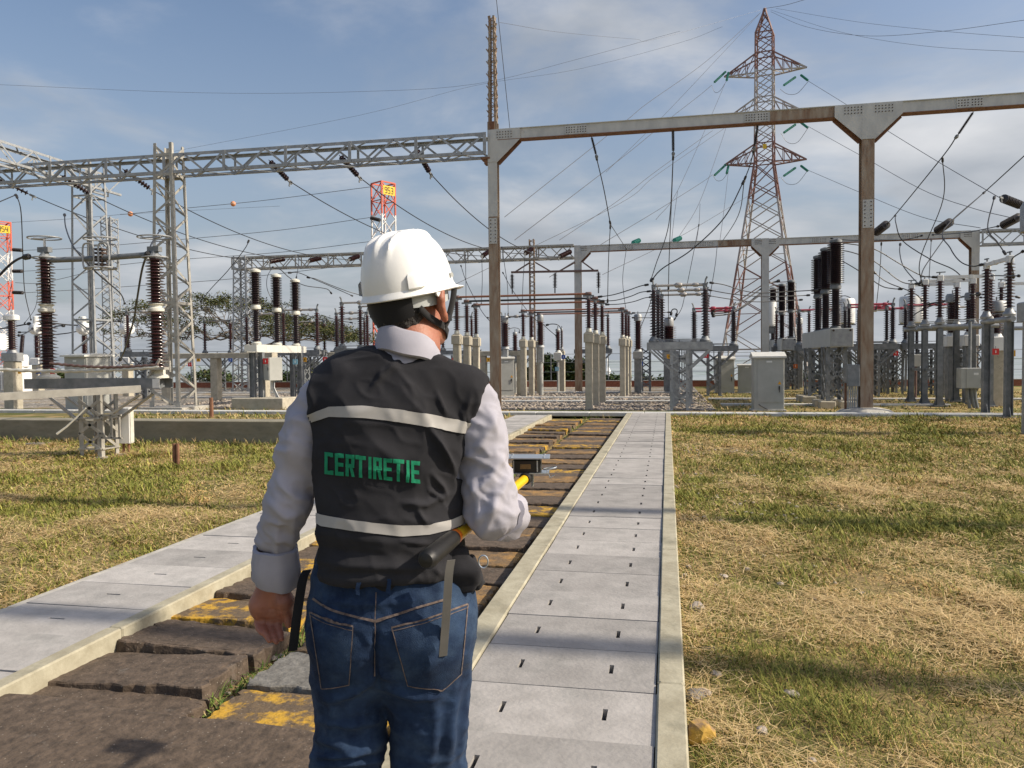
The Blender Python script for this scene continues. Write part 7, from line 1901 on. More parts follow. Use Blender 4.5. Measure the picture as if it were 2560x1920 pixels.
def skin():
    f = Field((-.40, -.20, .73), (.42, .50, 1.86), .0042)
    # trunk (inside the clothes), neck
    f.chain([((0, .0, .98), (.13, .08)), ((0, 0, 1.2), (.14, .08)), ((.01, .01, 1.40), (.13, .07)), ((.035, .01, 1.47), (.07, .06))], .04)
    nk = px_(1030, 868, .02)
    f.chain([((nk.x - .01, nk.y - .01, 1.45), (.066, .066)), (tuple(nk), (.066, .066)), (hd(.0, -.01, -.03), (.060, .066))], .03)
    # head
    f.ell(hd(0, -.012, .055), (.076, .096, .092), .03, HR); f.ell(hd(0, .025, .0), (.068, .075, .085), .03, HR)
    f.ell(hd(0, .060, -.062), (.050, .042, .042), .03, HR); f.seg(hd(-.045, .02, -.055), hd(-.02, .075, -.085), .022, .018, .03); f.seg(hd(.045, .02, -.055), hd(.02, .075, -.085), .022, .018, .03)
    f.seg(hd(0, .095, .035), hd(0, .118, -.008), .012, .017, .015)                                  # nose
    f.seg(hd(-.035, .088, .042), hd(.035, .088, .042), .012, .012, .015)                           # brow
    f.seg(hd(-.022, .096, -.038), hd(.022, .096, -.038), .009, .009, .01); f.seg(hd(-.018, .094, -.05), hd(.018, .094, -.05), .009, .009, .01)
    for s_ in (-1, 1):
        f.ell(hd(s_ * .032, .083, .022), (.014, .010, .010), .006, HR)                              # eyes
        e = lambda y, z, o=.0: hd(s_ * (.094 + o), y + .024, z - .012)
        f.chain([(e(-.012, .048, .004), .0075), (e(-.026, .044, .012), .008), (e(-.036, .026, .016), .0085), (e(-.032, .004, .012), .008), (e(-.020, -.016, .007), .0085), (e(-.010, -.027, .002), .009)], .008)
        f.chain([(e(-.016, .030, .000), .013), (e(-.018, .005, -.002), .013)], .012)
    # arms
    f.chain([(tuple(LA[0]), .04), (tuple(LA[1]), .040), (tuple(LA[2]), .036), (tuple(LA[3]), .033)], .03)
    f.chain([(tuple(RS), .04), (tuple(RU), .040), (tuple(RE), .036), (tuple(RW), (.030, .026))], .03)
    # left hand, palm to the rear
    hp = lambda x, y_, d: np.array(px_(620 + .1326 * x, 1420 + .1326 * y_, d))
    w = hp(455, 260, .045); f.chain([(tuple(LA[3]), .033), (w, (.031, .024)), (hp(455, 430, .045), (.033, .021))], .02)
    f.chain([(hp(455, 420, .045), (.034, .020)), (hp(450, 620, .045), (.043, .019)), (hp(430, 820, .045), (.044, .017)), (hp(380, 900, .045), (.040, .014))], .018)
    f.chain([(hp(640, 470, .030), .016), (hp(690, 640, .022), .020), (hp(700, 800, .024), .015)], .02)          # ball of the thumb
    f.chain([(hp(250, 520, .032), .014), (hp(200, 720, .032), .016), (hp(190, 860, .036), .012)], .02)          # heel side
    fing = [[(185, 880, .046), (165, 1030, .036), (195, 1140, .018), (245, 1225, .004)], [(275, 910, .046), (265, 1090, .030), (330, 1240, .006), (405, 1370, -.006)],
            [(395, 930, .047), (420, 1110, .034), (480, 1260, .012), (535, 1400, .000)], [(545, 900, .047), (575, 1070, .038), (610, 1220, .020), (640, 1345, .010)]]
    for i, ch in enumerate(fing):
        r = (.0078, .0092, .0094, .0090)[i]; pr = [r * 1.08, r * 1.0, r * .95, r * .80]
        f.chain([(hp(*c), pr[j]) for j, c in enumerate(ch)], .0035)
    f.chain([(hp(690, 700, .026), .0135), (hp(745, 860, .028), .0115), (hp(760, 1000, .026), .0105), (hp(768, 1085, .022), .0085)], .006)
    # right hand closed round the pole
    u = np.array((pole_b - pole_a).normalized()); g = np.array(grip); side = np.cross(u, (0, 0, 1)); side /= np.linalg.norm(side); upv = np.cross(side, u)
    f.chain([(tuple(RW), (.030, .024)), (g + side * .036 - u * .035 - upv * .004, (.032, .022)), (g + side * .036 + u * .03 - upv * .002, (.030, .020))], .02)
    for i in range(4):
        o = u * (-.032 + .0215 * i); r = (.0080, .0090, .0094, .0090)[i]
        ring = [side * .034 + upv * -.012, side * .018 + upv * -.030, side * -.008 + upv * -.032, side * -.028 + upv * -.016, side * -.026 + upv * .010]
        f.chain([(g + o + k, r * (1.05 - .05 * j)) for j, k in enumerate(ring)], .003)
    f.chain([(g + side * .040 - u * .045 + upv * .012, .0125), (g + side * .026 - u * .018 + upv * .028, .0115), (g + side * .004 + u * .012 + upv * .031, .0100), (g - side * .012 + u * .026 + upv * .027, .0085)], .006)
    V, Fc = f.mesh(2)
    # palm creases
    N_ = normals(V, Fc); p = to_px(V)
    hpx = lambda x, y_: (620 + .1326 * x, 1420 + .1326 * y_)
    V = V + N_ * fold_lines(V, [([hpx(160, 815), hpx(330, 770), hpx(480, 770), hpx(560, 810), hpx(700, 830)], 2.2, -.0022), ([hpx(160, 940), hpx(330, 980), hpx(500, 960), hpx(650, 900)], 2.2, -.0024), ([hpx(480, 470), hpx(520, 700), hpx(600, 830)], 2.4, -.002),
                                ([hpx(240, 360), hpx(440, 370), hpx(640, 360)], 2.2, -.0018), ([hpx(165, 1040), hpx(470, 1090)], 2, -.0012), ([hpx(340, 1200), hpx(540, 1210)], 2, -.0012)])[:, None]
    return to_obj(V, Fc, 'person', 'skin')
man = skin()
tag(man, 'man seen from behind in white helmet, dark vest and jeans carrying a yellow pole', 'person')
man.location = P0; man.rotation_euler = (0, 0, AL)

# ---- jeans
def jeans():
    f = Field((-.30, -.30, .02), (.32, .34, 1.02), .0062)
    c = lambda px, py, y=0.0: np.array(px_(px, py, y))
    f.chain([((-.005, .0, 1.0), (.185, .122)), ((-.005, 0, .93), (.190, .126)), ((0, -.012, .84), (.204, .135)), ((.0, -.005, .77), (.203, .125))], .04)
    f.ell((-.095, -.065, .80), (.095, .085, .105), .05); f.ell((.10, -.065, .80), (.095, .085, .105), .05)
    # left leg: knee slightly bent, trailing
    L_ = [(c(872, 1690, -.005), (.098, .110)), (c(876, 1770, .0), (.088, .098)), (c(880, 1835, .01), (.088, .092)), (c(866, 1905, .0), (.090, .088)), (np.array((-.115, -.05, .36)), (.085, .085)), (np.array((-.11, -.12, .12)), (.082, .085)), (np.array((-.11, -.14, .06)), (.085, .09))]
    R_ = [(c(1068, 1690, -.005), (.106, .112)), (c(1072, 1780, .0), (.100, .102)), (c(1074, 1850, .01), (.100, .096)), (c(1070, 1915, .01), (.098, .094)), (np.array((.095, .03, .36)), (.090, .088)), (np.array((.09, .05, .12)), (.086, .086)), (np.array((.09, .05, .05)), (.088, .09))]
    f.chain(L_[:2], .04); f.chain(R_[:2], .04); f.chain(L_[1:], .006); f.chain(R_[1:], .006)
    V, Fc = f.mesh(3); N_ = normals(V, Fc)
    z = V[:, 2:3]
    d = .007 * (ridge(V * np.array([9, 9, 26]) + V[:, [2, 0, 1]] * 5, 3) - .4) * np.clip((.72 - V[:, 2]) * 4, .15, 1)
    d += .004 * (noise3(V * 16, 5) - .5) + .004 * (ridge(V * np.array([24, 24, 34]) + V[:, [2, 0, 1]] * 9, 43) - .4)
    d += 1.6 * fold_lines(V, [([(800, 1845), (870, 1862), (960, 1850)], 12, .013), ([(785, 1893), (870, 1880), (955, 1868)], 11, .015), ([(778, 1915), (880, 1908), (960, 1895)], 10, .010), ([(800, 1800), (880, 1815), (950, 1800)], 9, .007),
                        ([(935, 1700), (880, 1735), (815, 1752)], 9, .008), ([(965, 1715), (1040, 1745), (1110, 1740)], 9, .008), ([(935, 1680), (985, 1700)], 8, .006), ([(1150, 1700), (1125, 1800), (1120, 1915)], 12, .010), ([(1170, 1640), (1160, 1760), (1150, 1880)], 9, .007),
                        ([(1090, 1760), (1085, 1850), (1075, 1920)], 12, .006), ([(835, 1760), (825, 1840)], 10, .006), ([(1100, 1560), (1075, 1640), (1060, 1690)], 13, .008), ([(940, 1570), (936, 1660), (948, 1712)], 7, -.012), ([(800, 1500), (900, 1512), (1000, 1505), (1100, 1492)], 9, .004)])
    V = V + N_ * d[:, None]
    return to_obj(V, Fc, 'jeans', 'denim', man), (V, Fc)
jn, jg = jeans()

# ---- shirt: trunk, collar and sleeves
def shirt():
    f = Field((-.42, -.24, .90), (.42, .34, 1.60), .0058)
    f.chain([((-.005, 0, .98), (.165, .10)), ((-.01, 0, 1.2), (.175, .10)), ((0, .005, 1.38), (.175, .095)), ((.022, .01, 1.445), (.14, .075)), ((.036, .01, 1.490), (.074, .070))], .03)
    # yoke and shoulders
    f.seg(LA[0] + Vector((.05, 0, .0)), RS + Vector((-.05, 0, .0)), .058, .058, .05)
    f.chain([(tuple(LA[0] + Vector((.008, 0, .0))), (.055, .062)), (tuple(LA[0].lerp(LA[1], .5)), (.058, .066)), (tuple(LA[1]), (.054, .064)), (tuple(LA[2]), (.052, .058)), (tuple(LA[3] + Vector((0, 0, .03))), (.050, .052))], .03)
    f.chain([(tuple(RS + Vector((-.012, 0, -.005))), (.064, .070)), (tuple(RS.lerp(RU, .6)), (.058, .068)), (tuple(RU), (.057, .066)), (tuple(RE + Vector((-.004, .01, .05))), (.062, .062)), (tuple(RE), (.058, .056)), (tuple(RE + Vector((.010, .06, -.008))), (.056, .054)), (tuple(RE.lerp(RW, .62)), (.052, .050))], .03)
    V, Fc = f.mesh(3); N_ = normals(V, Fc)
    d = .0075 * (ridge(V * np.array([13, 13, 22]) + V[:, [2, 2, 0]] * 9, 8) - .4) + .0045 * (ridge(V * np.array([30, 30, 44]) + V[:, [2, 0, 1]] * 12, 18) - .4) + .003 * (noise3(V * 22, 4) - .5)
    d += fold_lines(V, [([(690, 1190), (735, 1245), (765, 1250)], 10, .010), ([(668, 1250), (715, 1290), (752, 1285)], 10, .009), ([(660, 1300), (700, 1345), (742, 1340)], 10, .010), ([(700, 1290), (690, 1370), (685, 1430)], 8, .008), ([(735, 1290), (722, 1380)], 8, .007), ([(735, 1060), (715, 1160)], 12, .006),
                        ([(1240, 1040), (1205, 1110), (1170, 1150)], 11, .008), ([(1262, 1120), (1225, 1200), (1170, 1245)], 12, .010), ([(1275, 1190), (1235, 1270), (1180, 1310)], 11, .010), ([(1180, 1180), (1195, 1260), (1200, 1330)], 10, .008), ([(1240, 1220), (1228, 1290), (1205, 1345)], 9, .009), ([(1225, 1010), (1235, 1080)], 12, .006)])
    V = V + N_ * d[:, None]
    o = to_obj(V, Fc, 'shirt', 'shirt', man)
    # rolled cuffs: turned back cloth standing off the wrist
    def cuff(c0, c1, r0, r1, xa, seed):
        a, b = Vector(c0), Vector(c1); ax = (b - a).normalized(); x = Vector(xa); x = (x - ax * x.dot(ax)).normalized(); y = ax.cross(x); rr = random.Random(seed); n = 40
        jig = [rr.uniform(-1, 1) for _ in range(7)]
        prof = [(0.0, 0.86), (0.02, 1.02), (.5, 1.06), (.96, 1.04), (1.02, .98), (1.0, .90), (.6, .86)]
        vs = []; L_ = (b - a).length
        for t, k in prof:
            for i in range(n):
                th = 2 * math.pi * i / n; w = 1 + .08 * math.sin(2 * th + jig[0] * 3 + t) + .07 * math.sin(3 * th + jig[1] * 4 + t * 2.2) + .045 * math.sin(7 * th + jig[2] * 5 + 2.5 * t) + .02 * math.sin(13 * th + 6 * t)
                rx, ry = r0[0] + (r1[0] - r0[0]) * t, r0[1] + (r1[1] - r0[1]) * t
                dip = (.020 * math.sin(th * 1.0 + jig[3]) + .010 * math.sin(2 * th + 1)) * t
                vs.append(a + ax * (L_ * t + dip) + x * (rx * k * w * math.cos(th)) + y * (ry * k * w * math.sin(th)))
        m_ = len(prof); fs = [(i * n + k, i * n + (k + 1) % n, (i + 1) * n + (k + 1) % n, (i + 1) * n + k) for i in range(m_ - 1) for k in range(n)]
        MB().add(vs, fs).build('cuff', 'shirt', o, smooth=True)
    cuff(LA[3] + Vector((0, 0, .012)), px_(688, 1440, .045), (.058, .058), (.066, .060), (1, 0, 0), 3)
    w0 = RE.lerp(RW, .16) + Vector((.006, 0, -.004)); cuff(w0, RE.lerp(RW, .42) + Vector((.010, 0, -.006)), (.066, .062), (.070, .064), (1, 0, .2), 5)
    # collar: a folded band round the neck
    n = 44; cx, cy = px_(1022, 860, .02).x, .012; vs = []
    top = [(.066, .066, 1.560), (.070, .070, 1.566), (.076, .077, 1.560), (.084, .087, 1.528), (.088, .092, 1.505), (.082, .086, 1.500)]
    for rx, ry, z in top:
        for i in range(n):
            th = 2 * math.pi * i / n; lift = -.030 * max(0, math.sin(th)) + .012 * max(0, -math.sin(th)) - .020 * math.cos(th)
            vs.append((cx + rx * math.cos(th), cy + ry * math.sin(th), z + lift + .002 * math.sin(5 * th)))
    fs = [(i * n + k, i * n + (k + 1) % n, (i + 1) * n + (k + 1) % n, (i + 1) * n + k) for i in range(len(top) - 1) for k in range(n)]
    MB().add(vs, fs).build('collar', 'shirt', o, smooth=True)
    return o
sh = shirt()

# ---- vest
def vest():
    f = Field((-.30, -.24, .90), (.33, .24, 1.58), .0052)
    f.chain([((-.010, .0, .80), (.200, .146)), ((-.012, .0, .955), (.196, .142)), ((-.016, 0, 1.06), (.192, .136)), ((-.016, .0, 1.12), (.192, .132)), ((-.010, .0, 1.26), (.212, .132)), ((.0, .0, 1.36), (.212, .125)), ((.015, .005, 1.425), (.192, .102))], .03)
    f.chain([(tuple(px_(x_, y_, .005)), (.066, .064)) for x_, y_ in ((790, 992), (872, 958), (940, 940), (1085, 952), (1158, 982), (1205, 1020))], .03, (0, 1, 0))
    # armholes, neck opening, hem
    for j, tips in ((LA, -1), ):
        pass
    f.plane(px_(786, 960, 0), (-1, 0, -.06)); f.plane(px_(1218, 955, 0), (1, 0, -.34), 1.20); 
    f.plane(px_(940, 1464, -.13), (.0, 0, -1))
    nk = px_(1024, 868, .02)
    f.seg((nk.x, nk.y + .015, 1.525), (nk.x, nk.y + .02, 1.64), (.088, .088), (.105, .105), .01, cut=True)
    V, Fc = f.mesh(3); N_ = normals(V, Fc)
    d = .006 * (ridge(V * np.array([8, 8, 11]) + V[:, [2, 0, 1]] * 5, 13) - .4) + .0035 * (ridge(V * np.array([22, 22, 26]) + V[:, [2, 0, 1]] * 11, 23) - .4) + .003 * (noise3(V * 14, 6) - .5)
    c1 = lambda x, y_: (600 + .3616 * x, 560 + .3616 * y_); c2 = lambda x, y_: (600 + .3376 * x, 1100 + .3376 * y_)
    d += fold_lines(V, [([c1(1120, 930), c1(1000, 1040), c1(900, 1140)], 7, .007), ([c1(1060, 980), c1(1180, 1130), c1(1210, 1190)], 8, .006), ([c1(1360, 1160), c1(1385, 1240), c1(1430, 1330)], 6, .008), ([c1(1530, 1280), c1(1540, 1360), c1(1520, 1480)], 6, .009), ([c1(1300, 1400), c1(1380, 1520), c1(1450, 1659)], 7, .010),
                        ([c1(1600, 1180), c1(1560, 1300), c1(1590, 1420)], 7, .008), ([c1(980, 1000), c1(960, 1080)], 6, .004), ([c2(1460, -20), c2(1530, 120), c2(1590, 250)], 7, .011), ([c2(1420, 250), c2(1490, 330), c2(1525, 420)], 7, .011), ([c2(1220, 470), c2(1380, 480), c2(1500, 420)], 8, .010), ([c2(1400, 370), c2(1500, 440)], 6, .008),
                        ([c2(1310, 510), c2(1350, 580), c2(1390, 620)], 6, .009), ([c2(1190, 740), c2(1300, 760), c2(1420, 770)], 5, .008), ([c2(560, 880), c2(800, 930), c2(1200, 950), c2(1480, 940)], 12, .010), ([c2(540, 780), c2(800, 830), c2(1250, 850)], 11, -.006), ([c2(520, 680), c2(900, 740), c2(1300, 770)], 10, .004), ([c2(1430, 960), c2(1480, 990)], 6, .008),
                        ([c1(470, 1130), c1(520, 1250), c1(450, 1400)], 8, .006), ([c2(470, 120), c2(530, 300), c2(520, 450)], 9, .006)])
    d += .006 * np.exp(-((V[:, 2] - .972) / .012) ** 2)            # hem roll
    V = V + N_ * d[:, None]
    return to_obj(V, Fc, 'vest', 'vest_cloth', man), (V, Fc)
vs_, vg = vest()

# ---- flat trim laid on the cloth by casting from the back
def bvh(g): return BVHTree.FromPolygons([tuple(v) for v in g[0]], [tuple(int(i) for i in q_) for q_ in g[1]])
BV, BJ = bvh(vg), bvh(jg)
camL = loc_(ORG)
def hit(tree, px, py):
    d = (px_(px, py, 0) - camL).normalized(); r = tree.ray_cast(camL, d)
    return (r[0], r[1]) if r[0] is not None else (None, None)
def sheet_on(tree, rows, name, m, parent, lift=.003):
    """rows of pixels (equal length) laid on the cloth as a thin sheet"""
    vs, ok = [], []
    for row in rows:
        for (x, y_) in row:
            p, n = hit(tree, x, y_); ok.append(p is not None)
            if p is None: p, n = px_(x, y_, 0), Vector((0, -1, 0))
            if n.dot(p - camL) > 0: n = -n
            vs.append(p + n * lift)
    w = len(rows[0]); fs = []
    for i in range(len(rows) - 1):
        for j in range(w - 1):
            k = (i * w + j, i * w + j + 1, (i + 1) * w + j + 1, (i + 1) * w + j)
            if all(ok[a] for a in k): fs.append(k[::-1])
    return MB().add(vs, fs).build(name, m, parent, smooth=True)
def interp(tab, x):
    for a, b in zip(tab, tab[1:]):
        if a[0] <= x <= b[0]:
            t = (x - a[0]) / (b[0] - a[0]); return [a[i] + (b[i] - a[i]) * t for i in range(1, len(a))]
    return list(tab[0][1:] if x < tab[0][0] else tab[-1][1:])
S1 = [(750, 1044, 1065), (824, 1017, 1042), (907, 1015, 1045), (998, 1024, 1055), (1081, 1037, 1069), (1142, 1049, 1081), (1186, 1060, 1086)]
S2 = [(770, 1272, 1292), (803, 1286, 1315), (870, 1299, 1325), (938, 1307, 1334), (1005, 1313, 1341), (1073, 1311, 1336), (1127, 1299, 1323), (1165, 1282, 1306)]
for tab in (S1, S2):
    x0, x1 = tab[0][0], tab[-1][0]; xs = [x0 + (x1 - x0) * i / 90 for i in range(91)]
    sheet_on(BV, [[(x, interp(tab, x)[0] + (interp(tab, x)[1] - interp(tab, x)[0]) * t) for x in xs] for t in (0, .25, .5, .75, 1)], 'reflective_stripe', 'reflective', vs_)
def letters(word):
    mb_rows = []; n = len(word); verts = []; faces = []
    adv = {'I': .62}; tot = sum(adv.get(c, 1.0) for c in word); u = 0
    for c in word:
        a = adv.get(c, 1.0) / tot; gw = .545 * a if c != 'I' else .545 / tot
        off = .16 * a if c != 'I' else .045 / tot
        for s0, s1 in GLY[c]:
            sx = .27; sy = .62                                  # stroke half widths in glyph units (x 0..1, y 0..5)
            xa, xb = min(s0[0], s1[0]), max(s0[0], s1[0]); ya, yb = min(s0[1], s1[1]), max(s0[1], s1[1])
            diag = xa != xb and ya != yb
            cols_ = 5; rws = 9; grid = []
            for j in range(rws):
                row = []
                for i in range(cols_):
                    if diag:
                        t = j / (rws - 1); gx = s0[0] + (s1[0] - s0[0]) * t + (-sx + 2 * sx * i / (cols_ - 1)); gy = s0[1] + (s1[1] - s0[1]) * t
                    else:
                        X0, X1 = (xa - sx, xb + sx); Y0, Y1 = (ya - (sy if ya == yb else 0.0), yb + (sy if ya == yb else 0.0))
                        if ya == yb: Y0, Y1 = (max(-.02, ya - .45), min(5.02, ya + .45)); Y0 = Y1 - .9 if ya == 5 else Y0; Y1 = Y0 + .9 if ya == 0 else Y1
                        gx = X0 + (X1 - X0) * i / (cols_ - 1); gy = Y0 + (Y1 - Y0) * j / (rws - 1)
                    uu = u + off + gw * gx; 
                    row.append((814 + 239 * uu, 1184 + 24 * uu - 54 * gy / 5))
                grid.append(row)
            base = len(verts); lift = .0040 + .0002 * (len(faces) % 7)
            for row in grid:
                for (x, y_) in row:
                    p, nn = hit(BV, x, y_)
                    if nn.dot(p - camL) > 0: nn = -nn
                    verts.append(p + nn * lift)
            for j in range(rws - 1):
                for i in range(cols_ - 1): faces.append((base + j * cols_ + i, base + j * cols_ + i + 1, base + (j + 1) * cols_ + i + 1, base + (j + 1) * cols_ + i))
        u += a
    return MB().add(verts, faces).build('lettering', 'lettering', vs_)
letters('CERTIRETIE')
def seam(tree, pts, w, name, m, parent, lift=.0035):
    P = spline([Vector((a, b, 0)) for a, b in pts], 8); rows = [[], []]
    for i, p in enumerate(P):
        t = (P[min(i + 1, len(P) - 1)] - P[max(i - 1, 0)]).normalized(); n = Vector((-t.y, t.x, 0))
        for k, s_ in ((0, -1), (1, 1)): rows[k].append((p.x + n.x * s_ * w / 2, p.y + n.y * s_ * w / 2))
    return sheet_on(tree, rows, name, m, parent, lift)
# jeans: back pockets, yoke, centre seam, loops
def pocket(poly, name):
    """patch pocket: the outline filled as a sheet, with its own stitching"""
    (tl, tr, br, bm, bl) = poly; rows = []
    for j in range(13):
        v = j / 12; row = []
        for i in range(11):
            u = i / 10; top = Vector(tl).lerp(Vector(tr), u); sag = 4 * u * (1 - u) * 5
            bot = Vector(bl).lerp(Vector(bm), u * 2) if u < .5 else Vector(bm).lerp(Vector(br), u * 2 - 1)
            p = (top + Vector((0, sag))).lerp(bot, v); row.append((p.x, p.y))
        rows.append(row)
    o = sheet_on(BJ, rows, name, 'denim', jn, .0045)
    seam(BJ, [tl, ((tl[0] + tr[0]) / 2, (tl[1] + tr[1]) / 2 + 5), tr], 4.6, 'hem_stitch', 'stitch', o, .0062)
    seam(BJ, [(tl[0], tl[1] + 9), ((tl[0] + tr[0]) / 2, (tl[1] + tr[1]) / 2 + 14), (tr[0], tr[1] + 9)], 1.8, 'hem_stitch', 'stitch', o, .0062)
    for a, b in ((tl, bl), (bl, bm), (bm, br), (br, tr)): seam(BJ, [a, ((a[0] + b[0]) / 2, (a[1] + b[1]) / 2), b], 2.2, 'edge_stitch', 'stitch', o, .0062)
pocket([(779, 1531), (884, 1566), (874, 1708), (842, 1716), (808, 1720)], 'back_pocket')
pocket([(980, 1568), (1166, 1512), (1150, 1682), (1104, 1724), (1022, 1712)], 'back_pocket')
seam(BJ, [(784, 1496), (828, 1524), (893, 1543), (938, 1553)], 6, 'yoke_seam', 'stitch', jn)
seam(BJ, [(938, 1553), (1007, 1531), (1060, 1514), (1112, 1499)], 6, 'yoke_seam', 'stitch', jn)
seam(BJ, [(941, 1480), (938, 1553), (934, 1620), (934, 1690)], 2.4, 'centre_seam', 'stitch', jn)
for x, y0, y1 in ((905, 1449, 1487), (976, 1447, 1486)): seam(BJ, [(x, y0), (x - 1, (y0 + y1) / 2), (x - 1, y1)], 11, 'belt_loop', 'denim', jn, .022)
# leather belt glimpse under the vest
n = 60; vs = []
for rx, ry, z in ((.197, .134, .925), (.200, .137, .930), (.200, .137, .955), (.197, .134, .958)):
    for i in range(n): th = 2 * math.pi * i / n; vs.append((-.005 + rx * math.cos(th), ry * math.sin(th), z))
MB().add(vs, [(i * n + k, i * n + (k + 1) % n, (i + 1) * n + (k + 1) % n, (i + 1) * n + k) for i in range(3) for k in range(n)]).build('belt', 'vest_trim', jn, smooth=True)

# vest straps, side pocket
def strap(pts, w, m, name, t=.002):
    P = spline([Vector(p) for p in pts], 6); mb = MB(); vs = []
    for p in P:
        for s_ in (-1, 1):
            for k in (-1, 1): vs.append(p + Vector((s_ * w / 2, k * t + s_ * .004, 0)))
    fs = []
    for i in range(len(P) - 1):
        a, b = 4 * i, 4 * i + 4
        for x, y_ in ((0, 2), (2, 3), (3, 1), (1, 0)): fs.append((a + x, a + y_, b + y_, b + x))
    fs += [(0, 1, 3, 2), (4 * len(P) - 4, 4 * len(P) - 2, 4 * len(P) - 1, 4 * len(P) - 3)]
    mb.add(vs, fs); return mb.build(name, m, vs_, smooth=False)
strap([px_(768, 1425, -.03), px_(757, 1450, -.05), px_(744, 1530, -.055), px_(732, 1627, -.05)], .021, 'strap_black', 'hanging_strap')
strap([px_(1128, 1400, -.16), px_(1122, 1440, -.165), px_(1117, 1520, -.165), px_(1108, 1640, -.155)], .019, 'strap_grey', 'hanging_strap')
f = Field((.08, -.20, .86), (.32, .14, 1.10), .005)
c = lambda px, py, y=0.0: np.array(px_(px, py, y))
f.chain([(c(1138, 1385, -.06), (.032, .016)), (c(1145, 1430, -.072), (.038, .016)), (c(1152, 1478, -.065), (.034, .012))], .03)
f.chain([(c(1180, 1398, .0), (.013, .035)), (c(1188, 1430, .0), (.015, .04)), (c(1194, 1458, .0), (.012, .030))], .02)
V, Fc = f.mesh(2); N_ = normals(V, Fc); V = V + N_ * (.014 * (ridge(V * np.array([15, 15, 18]) + V[:, [2, 0, 1]] * 12, 31) - .4))[:, None]
to_obj(V, Fc, 'side_pocket', 'vest_cloth', vs_)
mb = MB(); rg = px_(1208, 1405, -.05); mb.tube([rg + Vector((.012 * math.cos(a_), .004, .016 * math.sin(a_))) for a_ in [i * math.pi / 8 for i in range(17)]], .0022, 6, False); mb.build('key_ring', 'aluminium', vs_, smooth=True)

# ---- hair
f = Field(np.array(HC) - .17, np.array(HC) + .19, .0045)
f.ell(hd(0, -.016, .052), (.081, .101, .094), .02, HR); f.ell(hd(0, -.045, -.015), (.066, .066, .060), .025, HR)
for s_ in (-1, 1): f.chain([(hd(s_ * .072, .035, .05), .012), (hd(s_ * .074, .032, .01), .010)], .01)
f.seg(hd(-.2, .16, .0), hd(.2, .16, .0), (.07, .12), (.07, .12), .005, (0, 0, 1), cut=True)
for s_ in (-1, 1): f.seg(hd(s_ * .09, -.018, .045), hd(s_ * .09, -.014, -.04), (.026, .022), (.026, .022), .005, cut=True)
V, Fc = f.mesh(1); N_ = normals(V, Fc); V = V + N_ * (.004 * (ridge((V - np.array(HC)) @ HR * np.array([60, 60, 22]), 17) - .3))[:, None]
hair = to_obj(V, Fc, 'hair', 'hair', man)

